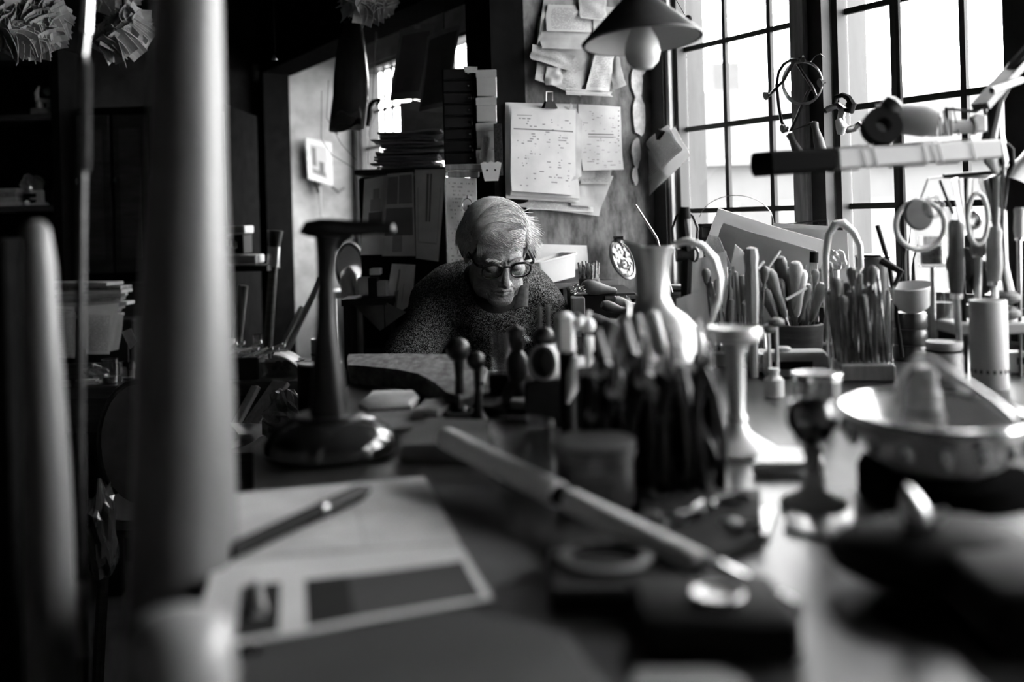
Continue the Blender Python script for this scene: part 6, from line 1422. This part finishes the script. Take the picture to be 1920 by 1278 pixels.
slab('pine_offcut', 'ragged pale wood offcut under the front lip of the working block', 'wood', [(772, 770), (800, 748), (845, 742), (856, 752), (820, 768)], ZB + .010, .012, G(.3, .7, 0, .5, 30, .4, .2, None, 'ragged_wood'))
for k, (x, y) in enumerate(((862, 756), (918, 768))):
    b = PZ(x, y, ZB + .024 if k == 0 else ZB + .001); solo(MB().lathe([(.018, 0), (.026, 0), (.028, .006), (.026, .012), (.018, .012), (.016, .006), (.018, 0)], 24, TR(V((b.x, b.y, ZB + .0015))), False), 'dark_ring', G(.1, .35, .3, .3, 30, 0, .5, None, 'dark_ring_m'), ['left', 'right'][k] + ' of two dark turned rings behind the steel plate', 'ring', None, 'turned rings')
# drawings on paper in the foreground
DRW = [paper_mat('pale_drawing', .62, .12, text=False, blocks=[(.62, .635, 0, 1, .2), (.1, .5, .25, .28, .35), (.3, .58, .36, .40, .3)], var=.2),
       paper_mat('print_strip', .62, .012, text=False, blocks=[(.13, .27, .05, .62, 1), (.36, .52, .05, .62, 1), (.52, .97, .05, .62, .92), (0, 1, .955, .975, .6)], var=.1)]
lone_sheet('working_drawing', 'large pale working drawing lying on the bench before the T stake', 'drawing', [(380, 1052), (862, 1012), (795, 890), (410, 930)], DRW[0], lambda x, y: PZ(x, y, ZB + .0035), wob=.003, bend=.0)
lone_sheet('photo_strip', 'sheet with black photographs and white borders at the front of the bench', 'print', [(355, 1225), (925, 1122), (858, 1012), (400, 1052)], DRW[1], lambda x, y: PZ(x, y, ZB + .0025), wob=.002)
lone_sheet('grey_paper', 'darker grey sheet under the drawing on the right', 'paper', [(850, 1120), (1010, 1080), (945, 905), (810, 910)], G(.1, .6, 0, .3, 10, 0, .3, None, 'grey_sheet'), lambda x, y: PZ(x, y, ZB + .0012), wob=.001)
pn = T('black_pen', 'slim black pen lying diagonally on the working drawing', 'pen', PZ(580, 980, ZB + .01))
pa, pb = PZ(430, 1035, ZB + .0125), PZ(690, 916, ZB + .0125)
MB().tube([pa, pa + (pb - pa) * .62], .0075, 10).build('barrel', BLACK, pn); MB().tube([pa + (pb - pa) * .62, pa + (pb - pa) * .93, pb], [.0085, .0085, .004], 10).build('cap', RUBBER, pn); MB().tube([pa + (pb - pa) * .60, pa + (pb - pa) * .63], .0088, 10).build('band', STEEL, pn)
solo(MB().tube([PZ(480, 1090, ZB + .004), PZ(487, 1150, ZB + .004)], [.004, .007], 10, True, .5), 'pale_tag', WHITE, 'small pale tag lying by the photo strip', 'tag', None)
# foreground board edge
slab('front_board', 'dark smooth board out of focus at the near edge of the bench', 'board', [(300, 1310), (520, 1195), (860, 1135), (1060, 1180), (1160, 1310), (700, 1400)], ZB + .001, .012, G(.05, .5, 0, .2, 8, 0, .3, None, 'smooth_grey_board'))
slab('pale_lath', 'pale lath lying along the very front of the bench', 'lath', [(1180, 1290), (1190, 1250), (1350, 1250), (1400, 1275), (1390, 1300)], ZB + .001, .01, G(.25, .5, 0, .2, 8, 0, .4, None, 'pale_lath_m'))

# ------------------------------------------------------------------ posts, rod and knob in the left foreground
POLE = G(.17, .34, 0, .25, 6, .05, .5, (3, 3, .3), 'polished_pole')
def facet_post(name, lb, stations, d, mat, n=8, turn=.3, top=None):
    """upright post; stations (px centre, py, px half width)"""
    b = P(*stations[-1][:2], d); t = T(name, lb, 'post', (b.x, b.y, 0)); vs = []; fs = []
    st_ = [(P(x, y, d), w * m_per_px(d)) for x, y, w in stations]; st_.append((V((st_[-1][0].x + .004, d, 0)), st_[-1][1] * 1.08))
    for (p, r) in st_:
        for k in range(n): a = turn + 2 * math.pi * k / n; vs.append(p + V((r * math.cos(a), r * math.sin(a), 0)))
    for i in range(len(st_) - 1):
        for k in range(n): j = (k + 1) % n; fs.append((i * n + n + k, i * n + n + j, i * n + j, i * n + k))
    fs.append(tuple(range(n))); MB().add(vs, fs).build('pole', mat, t, True, 50); return t
bigp = facet_post('big_wooden_post', 'thick tapering polished wooden post rising through the left foreground', [(352, -60, 62), (352, 0, 63), (350, 300, 72), (347, 600, 86), (345, 900, 96), (342, 1200, 104)], .88, POLE, 10, .15)
MB().lathe([(.050, 0), (.056, .01), (.056, .03), (.050, .04)], 24, TR(V((P(342, 1200, .88).x, .88, .5)))).build('ring', WOOD_D, bigp)
slp = facet_post('slim_wooden_post', 'slimmer round-topped wooden post at the far left foreground', [(66, 412, 8), (66, 416, 17), (68, 430, 24), (72, 500, 31), (80, 700, 37), (88, 900, 42), (96, 1200, 46)], .95, POLE, 14, 0)
trd = T('twisted_rod', 'thin black iron rod with barley-twist foot between the two posts', 'rod', V((P(152, 1200, 1.05).x, 1.05, 0)))
MB().tube([P(166, -30, 1.05), P(162, 60, 1.05)], .0048, 8).build('bright_top', SILVER, trd); MB().tube([P(162, 58, 1.05), P(156, 110, 1.05)], .0035, 8).build('neck', STEEL, trd)
MB().tube([P(157, 105, 1.05), P(153, 400, 1.05), P(150, 800, 1.05), P(154, 1090, 1.05)], .0048, 8).build('rod', IRON, trd)
mb = MB(); 
for k in range(34): mb.box((0, 0, 0), (.004, .004, .004), TR(P(159 - .016 * k, 120 + 6 * k, 1.05) + V((.004, 0, 0))) @ RZ(.78))
mb.build('barbs', IRON, trd, False)
tw = MB(); A_, B_ = P(155, 1088, 1.05), P(158, 1232, 1.05)
for i in range(60):
    t0 = i / 60; p = A_ + (B_ - A_) * t0
    vs = [p + V((.0065 * math.cos(i * .55 + q), .0065 * math.sin(i * .55 + q), 0)) for q in (0, 1.57, 3.14, 4.71)]; tw.v += vs
    if i: o = (i - 1) * 4; tw.f += [(o + q, o + (q + 1) % 4, o + 4 + (q + 1) % 4, o + 4 + q) for q in range(4)]
tw.build('twist', STEEL, trd); MB().tube([B_, V((B_.x, B_.y, 0))], .006, 8).build('spike', IRON, trd)
kn = T('round_knob_post', 'round-headed wooden knob post very close at lower left', 'post', V((P(330, 1200, .56).x, .56, 0))); pk = P(330, 1148, .56)
MB().lathe([(.034, -pk.z), (.034, -.10), (.030, -.06), (.032, -.035), (.030, -.012), (.022, -.003), (.010, 0), (0, .001)], 28, TR(pk)).build('knob', G(.3, .3, 0, .2, 8, 0, .5, None, 'worn_knob'), kn)
dpk = T('dark_post', 'dark upright post edge at the extreme left behind the slim post', 'post', V((P(20, 900, 1.3).x, 1.3, 0))); MB().bbox((P(-10, 900, 1.3).x, 1.3, .62), (.07, .05, 1.24), .004).build('post', MATT, dpk, False)
# ------------------------------------------------------------------ middle of the bench: jug, stakes, torch, jars, plier rack
jb = on(1226, 1.5); mp = m_per_px(1.5); zz = lambda y: P(1226, y, 1.5).z - ZB
jg = T('silver_jug', 'tall silver jug with long neck, wide lip and looped handle', 'jug', jb)
JM = G(.6, .32, .6, .12, 12, .02, .5, None, 'satin_silver')
MB().lathe([(0, 0), (55 * mp, 0), (58 * mp, .006), (50 * mp, .014), (80 * mp, zz(735)), (102 * mp, zz(700)), (106 * mp, zz(665)), (92 * mp, zz(625)), (62 * mp, zz(592)), (38 * mp, zz(575)), (30 * mp, zz(555)), (32 * mp, zz(510)), (38 * mp, zz(478)), (46 * mp, zz(462)), (44 * mp, zz(461)), (35 * mp, zz(480)), (28 * mp, zz(515)), (26 * mp, zz(560))], 40, TR(jb), False).build('body', JM, jg)
def lip(u, v):
    a = math.pi * (.62 + .76 * u); r = 45 * mp + v * 22 * mp * math.sin(math.pi * u) ** 1.5
    return jb + V((r * math.cos(a), r * math.sin(a) * .9, zz(463) + v * 16 * mp * math.sin(math.pi * u)))
MB().grid(lip, 16, 5, .0015).build('spout', JM, jg)
MB().tube([P(1262, 458, 1.5), P(1290, 452, 1.5), P(1318, 462, 1.5), P(1340, 485, 1.5), P(1350, 520, 1.5), P(1348, 560, 1.5), P(1334, 600, 1.5), P(1312, 630, 1.5)], [.005, .0065, .007, .007, .0065, .006, .006, .005], 10, True, .8).build('handle', G(.6, .35, .6, .15, 12, 0, .5, None, 'pale_handle_metal'), jg)
# candlestick
cb0 = on(1376, 1.235); mp = m_per_px(1.235); zc = lambda y: P(1376, y, 1.235).z - ZB
ck_ = T('candlestick', 'silver candlestick with broad flat drip pan and bright flared foot', 'candlestick', cb0)
MB().lathe([(0, 0), (.048, 0), (.050, .004), (.044, .008), (.030, .016), (.016, .026), (.011, .036), (.013, .042)], 32, TR(cb0)).build('foot', G(.8, .3, .3, .08, 12, 0, .5, None, 'bright_silver'), ck_)
MB().lathe([(.013, .042), (.010, .05), (.0115, .09), (.0115, zc(665)), (.016, zc(650)), (.011, zc(645))], 24, TR(cb0)).build('column', JM, ck_)
MB().lathe([(0, zc(646)), (.02, zc(645)), (.033, zc(632)), (.034, zc(620)), (.032, zc(612)), (.028, zc(616)), (0, zc(622))], 32, TR(cb0)).build('drip_pan', G(.8, .3, .3, .08, 12, 0, .5, None, 'bright_silver'), ck_)
# things between the candlestick and the file racks
rb_ = base(1500, 706); t = T('pocket_radio', 'small pale rounded radio with dark dial behind the glass jar', 'radio', rb_ + V((0, .03, 0)))
loft([rr(.112, .06, 0, 5, .012), rr(.115, .062, .006, 5, .012), rr(.115, .062, .034, 5, .012), rr(.104, .052, .042, 5, .01)], TR(rb_ + V((0, .033, 0))) @ RZ(-.12), G(.5, .4, 0, .1, 10, 0, .4, None, 'cream_plastic'), 'case', t)
MB().box((-.008, -.032, .02), (.07, .002, .014), TR(rb_ + V((0, .033, 0))) @ RZ(-.12)).build('dial', BLACK, t, False)
MB().lathe([(.014, 0), (.014, .006), (.010, .008), (0, .008)], 14, TR(rb_ + V((-.02, .033, .042)))).build('knob', PLAST, t)
gj2 = base(1533, 790); t = tumbler('storage_jar', 'clear glass jar with bright metal lid in front of the radio', gj2, .034, topz(1533, 712, gj2), fill=.35)
MB().lathe([(.035, topz(1533, 712, gj2)), (.036, topz(1533, 700, gj2)), (.034, topz(1533, 697, gj2)), (0, topz(1533, 697, gj2))], 24, TR(gj2)).build('lid', SILVER, t)
for k, (x, y, w, h, lb) in enumerate(((1452, 742, 18, 52, 'small pale bottle between candlestick and glass jar'), (1470, 690, 14, 40, 'tiny white pot beside the radio'))):
    b = base(x, y); mp = m_per_px(b.y); t = T('small_bottle', lb, 'bottle', b); MB().lathe([(0, 0), (w * mp, 0), (w * mp, h * .6 * mp), (w * .5 * mp, h * .75 * mp), (w * .5 * mp, h * .9 * mp), (0, h * .9 * mp)], 18, TR(b)).build('bottle', [PLAST, WHITE][k], t); MB().lathe([(w * .6 * mp, h * .86 * mp), (w * .6 * mp, h * mp), (0, h * mp)], 14, TR(b)).build('cap', [WHITE, STEEL][k], t)
solo(crumple(base(1425, 700) + V((0, 0, .022)), .026, 9.1, (1, .8, .8)), 'paper_wad', WHITE, 'bright crumpled white paper behind the candlestick', 'paper', None, None, False)
for k in range(7):
    b = base(1478 + k * 11, 660); solo(MB().tube([b, b + V((0, 0, .052 + .004 * (k % 3)))], .0042, 10), 'metal_rodlet', SILVER, 'short bright metal rod, ' + ['first', 'second', 'third', 'fourth', 'fifth', 'sixth', 'seventh'][k] + ' from the left behind the radio', 'rod', None, 'bright rods behind the radio')
# stakes, cup and torch before the man
def ballstake(lb, px, y, rpx, d, m=IRON):
    b = on(px, d); p = P(px, y, d); r = rpx * m_per_px(d); t = T('ball_stake', lb, 'stake', b, 'iron ball stakes')
    MB().lathe([(r * .9, 0), (r * 1.0, .006), (r * .45, .018), (r * .35, (p.z - ZB) * .6), (r * .5, p.z - ZB - r * .6)], 14, TR(b)).build('shank', m, t); MB().ball(p, r, 18).build('ball', m, t); return t
ballstake('dark ball-headed stake at the right end of the working block', 858, 655, 23, 1.5)
ballstake('lower dark ball stake leaning beside the first one', 892, 676, 18, 1.46)
ballstake('dark ball stake behind the white torch', 1020, 632, 20, 1.5)
cu = on(938, 1.6); t = tumbler('horn_beaker', 'smoky beaker standing on blocks before the man', cu + V((0, 0, .05)), .016, topz(938, 622, cu + V((0, 0, .05)))); MB().bbox(cu + V((0, 0, .0245)), (.04, .04, .048), .002).build('stand', BLACK, t, False)
fg = on(968, 1.52); t = T('figure_stake', 'black waisted stake with rounded head before the man', 'stake', fg); hh = topz(968, 608, fg)
MB().lathe([(.026, 0), (.026, .03), (.014, .05), (.0165, hh * .45), (.016, hh * .62), (.009, hh * .7), (.0135, hh * .82), (.013, hh * .95), (0, hh)], 18, TR(fg)).build('body', IRON, t); MB().lathe([(.0, 0), (.006, .001), (.007, .006), (0, .01)], 10, TR(fg + V((.012, -.008, hh * .8)))).build('stud', SILVER, t)
for k, (x, y) in enumerate(((1012, 575), (1028, 572))): solo(MB().tube([on(x + 2, 1.6), P(x + 1, 660, 1.6), P(x, y, 1.6)], [.003, .0028, .0035], 8), 'thin_punch', STEEL, ['left', 'right'][k] + ' of two thin upright punches against the jumper', 'punch', None, 'punches before the man')
sp_ = on(1030, 1.42); t = T('paper_spool', 'pale cardboard spool lying on its side with dark hollow end', 'spool', sp_ + V((0, 0, .05)))
ca, cb_ = P(1016, 680, 1.40), P(1078, 676, 1.46); r0 = 34 * m_per_px(1.4)
MB().lathe([(r0 * .82, .004), (r0 * .82, 0), (r0, 0), (r0, .05), (r0 * .9, .055), (0, .055)], 28, frame_z(ca, cb_), False).build('tube', G(.55, .5, 0, .1, 10, 0, .3, None, 'pale_card_tube'), t)
MB().lathe([(0, .02), (r0 * .82, .02), (r0 * .82, .003)], 24, frame_z(ca, cb_), False).build('hollow', G(.12, .6, 0, .2, 20, 0, .3, None, 'dark_hollow'), t)
MB().bbox(V((ca.x + .025, 1.43, (ZB + ca.z - r0) / 2)), (.10, .06, ca.z - r0 - ZB), .003).build('cradle', BLACK, t, False)
tc_ = on(1075, 1.36); t = T('gas_torch', 'white plastic hand torch with round nozzle before the jug', 'torch', tc_); d = 1.36
MB().bbox((P(1060, 620, d).x, d, P(1060, 624, d).z), (36 * m_per_px(d), .03, 78 * m_per_px(d)), .006).build('body', G(.9, .35, 0, .03, 6, 0, .5, None, 'white_plastic_m'), t)
MB().bbox((P(1082, 604, d).x, d, P(1082, 604, d).z), (34 * m_per_px(d), .026, 34 * m_per_px(d)), .008).build('trigger_housing', G(.9, .35, 0, .03, 6, 0, .5, None, 'white_plastic_m'), t)
MB().ball(P(1102, 610, d), 15 * m_per_px(d), 14).build('dial', G(.9, .35, 0, .03, 6, 0, .5, None, 'white_plastic_m'), t)
MB().tube([P(1098, 600, d), P(1106, 583, d)], [.004, .006], 8, True, .5).build('lever', WHITE, t)
MB().tube([P(1104, 630, d), P(1106, 670, d), P(1098, 700, d)], [.009, .008, .003], 10, True, .6).build('hanging_tongue', PLAST, t)
MB().tube([P(1084, 668, d - .01), P(1082, 700, d - .01), P(1064, 756, d - .01)], [.012, .019, .004], 12, True, .5).build('leaf_plate', G(.4, .4, .2, .1, 10, 0, .4, None, 'grey_leaf'), t)
MB().tube([P(1062, 655, d), V((P(1064, 700, d).x, d, ZB))], .011, 10).build('stem', BLACK, t)
slab('stake_plank', 'dark plank carrying stakes with a pale worn edge', 'plank', [(955, 752), (965, 736), (1062, 736), (1064, 758)], ZB + .016, .012, G(.25, .5, 0, .3, 14, .1, .3, None, 'grey_plank'))
slab('stake_block', 'long black block under the stakes before the man', 'block', [(875, 755), (890, 720), (1065, 722), (1066, 766), (950, 770)], ZB + .001, .015, BLACK)
# dark plier rack
rk = on(1210, 1.13); dR = 1.13; t = T('plier_rack', 'black tool rack crowded with hanging pliers in the middle of the bench', 'rack', rk)
x0, x1 = P(1085, 700, dR).x, P(1335, 700, dR).x; zt_ = P(1250, 690, dR).z
MB().bbox(((x0 + x1) / 2, dR, zt_ - .006), (x1 - x0, .07, .012), .003).build('rail', BLACK, t, False)
MB().bbox(((x0 + x1) / 2, dR + .03, (ZB + zt_ - .012) / 2), (x1 - x0, .010, zt_ - .012 - ZB), .002).build('back_board', BLACK, t, False)
MB().bbox(((x0 + x1) / 2, dR - .005, ZB + .006), (x1 - x0 - .03, .08, .012), .003).build('base_board', BLACK, t, False)
for x in (x0 + .006, x1 - .006): MB().bbox((x, dR, (ZB + zt_) / 2 - .004), (.012, .07, zt_ - ZB - .01), .002).build('end_board', BLACK, t, False)
PLM = G(.025, .3, .6, .4, 30, .1, .5, None, 'oiled_steel')
for k in range(13):
    x = x0 + .014 + (x1 - x0 - .028) * k / 12; y = dR - .045 - .022 * ((k * 7) % 3) / 2; up = -.01 + .06 * ((k * 5) % 7) / 6; tl_ = rnd(-.02, .02)
    pt = T('pliers', ['first', 'second', 'third', 'fourth', 'fifth', 'sixth', 'seventh', 'eighth', 'ninth', 'tenth', 'eleventh', 'twelfth', 'thirteenth'][k] + ' from the left of the black pliers hung along the rack', 'pliers', V((x, y, zt_ - .12)), 'pliers on the rack')
    z = zt_ + up; MB().tube([V((x, y, z - .03)), V((x - tl_ * .4, y, z + .012))], [.010, .004], 8, True, .5).build('jaws', PLM, pt)
    MB().lathe([(.010, -.005), (.011, 0), (.010, .005)], 12, TR(V((x, y, z - .032))) @ Matrix.Rotation(math.pi / 2, 4, 'X')).build('pivot', STEEL, pt)
    e = max(ZB + .004, z - .15 - .01 * (k % 3))
    for sg in (-1, 1): MB().tube([V((x, y, z - .035)), V((x + sg * .010 + tl_ * .3, y - .004, z - .07)), V((x + sg * .013 + tl_ * .8, y - .008, (z - .07 + e) / 2)), V((x + sg * .009 + tl_, y - .008, e))], [.005, .005, .0048, .004], 8).build('handle', PLM, pt)
# pale tool grips standing on the rack in front of the jug
for k, (xa, ya, xb, yb, r, m, lb) in enumerate(((1218, 690, 1206, 600, .011, PLAST, 'pale rounded tool grip before the jug, left'), (1245, 665, 1222, 580, .008, WHITE, 'bright slim tool grip crossing before the jug'), (1172, 690, 1176, 560, .005, STEEL, 'thin grey rod left of the jug'), (1198, 640, 1190, 590, .010, G(.3, .4, 0, .3, 20, 0, .4, None, 'grey_grip'), 'grey tool grip lowest left of the jug'), (1125, 680, 1150, 600, .013, G(.18, .5, 0, .4, 20, 0, .4, None, 'mottled_grip'), 'mottled dark grip leaning between torch and jug'), (1140, 700, 1130, 610, .012, G(.2, .5, 0, .5, 20, 0, .4, None, 'brown_grip'), 'second mottled grip beside the leaning one'))):
    p0, p1 = P(xa, ya, 1.2), P(xb, yb, 1.22); q0 = p0 + (p0 - p1).normalized() * .05
    tt_ = T('tool_grip', lb, 'grip', q0, 'grips on the plier rack'); MB().tube([q0, p0], [.003, .003], 8).build('shank', STEEL, tt_); L_ = (p1 - p0).length; MB().lathe([(r * .5, 0), (r, L_ * .12), (r * .9, L_ * .5), (r * .95, L_ * .9), (0, L_)], 14, frame_z(p0, p1)).build('grip', m, tt_)
# jars in the foreground
b = base(980, 898); tumbler('storage_jar', 'empty clear glass jar left of the smoky jar', b, 62 * m_per_px(b.y), topz(980, 792, b))
b = base(1116, 948); t = T('smoky_jar', 'large smoky grey jar with thick rim behind the long stick', 'jar', b); r = 80 * m_per_px(b.y); h = topz(1116, 826, b)
MB().lathe([(0, 0), (r * .9, 0), (r * .93, .006), (r * .93, h * .80), (r, h * .82), (r, h), (r * .88, h), (r * .86, h * .8), (r * .86, .008), (0, .008)], 30, TR(b)).build('wall', G(.05, .3, 0, .25, 10, 0, .5, None, 'smoky_glass_m'), t)
MB().lathe([(0, h + .0), (r * .98, h), (r * .98, h + .002), (r * .5, h + .005), (0, h + .005)], 30, TR(b)).build('lid', G(.10, .5, 0, .2, 12, 0, .4, None, 'grey_lid'), t)
MB().bbox((b.x, b.y - r * .93, b.z + h * .35), (r * .8, .004, h * .4), .001).build('label_panel', G(.05, .6, 0, .2, 12, 0, .3, None, 'dark_label'), t, False)
# the long stick with its dark band and metal tip
s0, s1 = P(838, 822, 1.16), P(1490, 1150, .70); dv = (s1 - s0)
ls = T('long_stick', 'long pale round stick with dark band lying across the bench', 'stick', s0 + V((0, 0, -.012)))
def at_(f_): return s0 + dv * f_
MB().tube([at_(0), at_(.44)], .0132, 14).build('pole', G(.85, .45, 0, .1, 8, .05, .4, None, 'pale_dowel'), ls); MB().tube([at_(.44), at_(.48)], .0095, 14).build('dark_band', BLACK, ls)
MB().tube([at_(.48), at_(.82)], .0118, 14).build('pole', G(.85, .45, 0, .1, 8, .05, .4, None, 'pale_dowel'), ls); MB().tube([at_(.82), at_(.86), at_(.92), at_(1)], [.009, .012, .011, .009], 14).build('metal_tip', SILVER, ls)
# black tins and blocks in the foreground
b = base(1180, 1120); t = T('black_tray', 'square black tray with a dull ring in the shadowed foreground', 'tray', b)
MB().bbox((b.x, b.y + .02, ZB + .010), (.125, .105, .018), .003).build('tray', BLACK, t, False)
MB().lathe([(.030, 0), (.037, 0), (.038, .004), (.030, .005)], 28, TR(V((b.x - .015, b.y + .03, ZB + .0195))), False).build('dull_ring', G(.14, .4, .2, .3, 20, 0, .4, None, 'dull_ring_m'), t)
b = base(1350, 1235); t = T('black_steel_block', 'black steel bench block at the lower middle', 'block', b); zt_ = P(1350, 1150, b.y).z
MB().bbox((b.x, b.y + .03, (ZB + zt_) / 2), (.105, .085, zt_ - ZB), .004).build('block', BLACK, t)
t2 = V((P(1350, 1160, b.y + .02).x, b.y + .025, zt_ + .0005)); solo(MB().lathe([(0, 0), (.012, 0), (.018, .004), (.017, .005), (.011, .0015), (0, .0015)], 24, TR(t2)), 'tiny_dish', G(.7, .35, .5, .1, 10, 0, .5, None, 'bright_dish'), 'tiny bright dish lying on the black steel block', 'dish', None)
for k, (x, y, lb) in enumerate(((1220, 985, 'first small dull nut beside the stick'), (1262, 1000, 'second small dull nut beside the stick'), (1370, 1000, 'grey stub of metal near the plier handles'))):
    b = base(x, y); solo(MB().lathe([(.010, 0), (.013, .003), (.013, .010), (.008, .013), (0, .013)], 14, TR(b)), 'metal_stub', G(.2, .35, .6, .3, 20, 0, .5, None, 'dull_stub'), lb, 'metal', None)
b = base(1425, 985); slab('bright_tray', 'small bright tray under the plier handles', 'tray', [(1350, 1000), (1365, 955), (1455, 950), (1440, 1000)], ZB + .001, .006, G(.5, .3, .5, .2, 12, 0, .5, None, 'pale_tray'))

# ------------------------------------------------------------------ right foreground: goblet, basket, sandbag
gb_ = base(1526, 952); mp = m_per_px(gb_.y)
t = T('dark_goblet', 'dark round goblet on a bright spreading foot', 'goblet', gb_); zg = lambda y: P(1526, y, gb_.y).z - ZB
MB().lathe([(0, 0), (60 * mp, 0), (63 * mp, .004), (58 * mp, .009), (30 * mp, .016), (20 * mp, .022), (20 * mp, .035)], 32, TR(gb_)).build('foot', G(.85, .3, .1, .04, 12, 0, .5, None, 'white_enamel'), t)
MB().lathe([(18 * mp, .030), (15 * mp, .05), (22 * mp, zg(838)), (14 * mp, zg(832))], 24, TR(gb_)).build('stem', JM, t)
MB().lathe([(12 * mp, zg(834)), (30 * mp, zg(822)), (46 * mp, zg(795)), (46 * mp, zg(775)), (38 * mp, zg(752)), (35 * mp, zg(753)), (42 * mp, zg(775)), (0, zg(815))], 28, TR(gb_), False).build('bowl', G(.2, .2, .9, .3, 12, 0, .5, None, 'dark_silver'), t)
slab('metal_tray', 'dark-edged metal tray under the goblet', 'tray', [(1470, 990), (1480, 925), (1600, 915), (1690, 940), (1640, 1000), (1590, 1015)], ZB + .0005, .004, G(.3, .3, .7, .3, 12, 0, .5, None, 'tray_metal'))
bl = base(1478, 872); slab('white_block', 'white rectangular block right of the candlestick foot', 'block', [(1410, 868), (1425, 838), (1540, 838), (1545, 866)], ZB + .001, .014, WHITE)
KB = .95
t = T('oval_basket', 'large oval silver basket with swing hoop handle on a black stand', 'basket', V((P(1748, 800, 1.0).x, 1.0, ZB + .038)))
cK = V((P(1748, 800, 1.0).x, 1.0, ZB + .038)); hB = P(1748, 772, 1.0).z - cK.z
MB().lathe([(0, 0), (.045, 0), (.062, .012), (.072, hB * .6), (.082, hB), (.080, hB + .002), (.069, hB * .6), (.058, .016), (.04, .004), (0, .004)], 40, TR(cK), True, 1.0, 1.35).build('bowl', G(.8, .25, .25, .15, 10, .05, .5, None, 'chased_silver'), t)
MB().tube([cK + V((.082 * math.cos(a), .1107 * math.sin(a), hB + .001)) for a in [2 * math.pi * k / 36 for k in range(37)]], .004, 8).build('rim', SILVER, t)
MB().tube([P(1680, 758, KB + .09), P(1688, 725, KB + .09), P(1702, 690, KB + .07), P(1722, 672, KB + .05), P(1745, 676, KB + .03), P(1800, 712, KB + .0), P(1860, 752, KB - .02), P(1896, 782, KB - .02), P(1902, 805, KB - .02), P(1892, 835, KB - .02)], .0045, 10).build('hoop_handle', G(.45, .3, .8, .2, 12, 0, .5, None, 'hoop_metal'), t)
for k in range(16):
    a = 2 * math.pi * k / 16; MB().ball(cK + V((.0795 * math.cos(a), .1075 * math.sin(a), hB * .62)), .007, 8, None, (1, 1, 1.6)).build('boss', SILVER, t)
bs_ = T('stepped_stopper', 'dark stepped stopper standing in the oval basket', 'stopper', cK + V((.002, .03, .006))); q = cK + V((.004, .03, .005)); hs = P(1752, 684, q.y).z - q.z
MB().lathe([(.021, 0), (.021, hs * .45), (.018, hs * .5), (.0175, hs * .7), (.0150, hs * .72), (.0140, hs), (0, hs)], 20, TR(q)).build('stopper', G(.2, .5, 0, .3, 20, 0, .4, (1, 1, 9), 'dark_turned_wood'), bs_)
MB().lathe([(.019, hs * .46), (.020, hs * .48), (.019, hs * .5)], 20, TR(q), False).build('groove_ring', BLACK, bs_)
sn = T('black_stand', 'black round iron stand under the oval basket', 'stand', V((cK.x, cK.y, ZB))); MB().lathe([(0, 0), (.088, 0), (.092, .005), (.092, .030), (.088, .037), (0, .037)], 36, TR(V((cK.x + .008, cK.y, ZB))), True, .85, 1.1).build('plate', MATT, sn)
bgp = base(1775, 1120); sbg = T('leather_sandbag', 'black leather sandbag in front of the oval basket', 'sandbag', bgp)
MB().ball(V((bgp.x, bgp.y + .02, ZB + .028)), .078, 28, None, (1.05, .72, .35)).build('bag', G(.010, .65, 0, .4, 20, .3, .12, None, 'black_leather'), sbg)
MB().lathe([(.075, -.002), (.082, 0), (.075, .002)], 28, TR(V((bgp.x, bgp.y + .02, ZB + .028))), False, 1.03, .71).build('seam', BLACK, sbg)
q = V((bgp.x - .018, bgp.y + .005, ZB + .053)); t = T('silver_drop', 'little silver pear-shaped drop lying on the black sandbag', 'ornament', q)
MB().lathe([(0, 0), (.009, .002), (.012, .010), (.009, .020), (.004, .030), (0, .034)], 16, TR(q) @ Matrix.Rotation(-.25, 4, 'Y')).build('drop', G(.8, .25, .6, .1, 10, 0, .5, None, 'bright_drop'), t); MB().tube([q + V((.012, 0, .006)), q + V((.022, 0, .012))], [.006, .003], 8).build('leaf', G(.8, .25, .6, .1, 10, 0, .5, None, 'bright_drop'), t)
slab('pale_pad', 'pale grey pad at the right edge of the bench', 'pad', [(1800, 985), (1860, 945), (1990, 975), (1960, 1030), (1870, 1020)], ZB + .001, .016, G(.35, .5, 0, .2, 10, 0, .3, None, 'grey_pad'))
for k, (x, y, r, lb) in enumerate(((1902, 1062, .018, 'bright silver lump at the right edge, larger one'), (1868, 1052, .011, 'grey lump beside the bright silver one'))):
    b = base(x, y); solo(MB().ball(b + V((0, 0, r * .8)), r, 14, None, (1.1, 1, .8)), 'casting_lump', [G(.7, .3, .7, .2, 30, .2, .5, None, 'bright_lump'), STEEL][k], lb, 'metal', None)
b = base(1905, 900); solo(MB().lathe([(0, 0), (.018, 0), (.026, .012), (.03, .022), (.027, .022), (.02, .008), (0, .004)], 22, TR(b)), 'salt_dish', JM, 'small silver salt dish right of the oval basket', 'dish', None)
b = base(1965, 1235); t = T('dark_box', 'dark box with pale worn corner at the lower right edge', 'box', b); MB().bbox(b + V((.03, .05, .022)), (.12, .1, .044), .004).build('box', BLACK, t); MB().bbox(b + V((-.015, .004, .034)), (.018, .006, .014), .002).build('metal_corner', STEEL, t)

tt3 = slab('tool_tray', 'flat black tool tray strewn with bits in front of the plier rack', 'tray', [(1195, 1010), (1205, 925), (1425, 915), (1430, 1000), (1330, 1040)], ZB + .001, .010, BLACK)
for k in range(14):
    q = PZ(1225 + 190 * ((k * 37) % 100) / 100, 930 + 70 * ((k * 61) % 100) / 100, ZB + .0115); a = rnd(0, 3.1)
    solo(MB().tube([q + V((-.012 * math.cos(a), -.012 * math.sin(a), .003)), q + V((.012 * math.cos(a), .012 * math.sin(a), .003))], [.0028, .0022], 8), 'steel_pin', [STEEL, SILVER][k % 2], 'small steel pin lying in the flat black tool tray', 'pin', None, 'pins in the black tray')
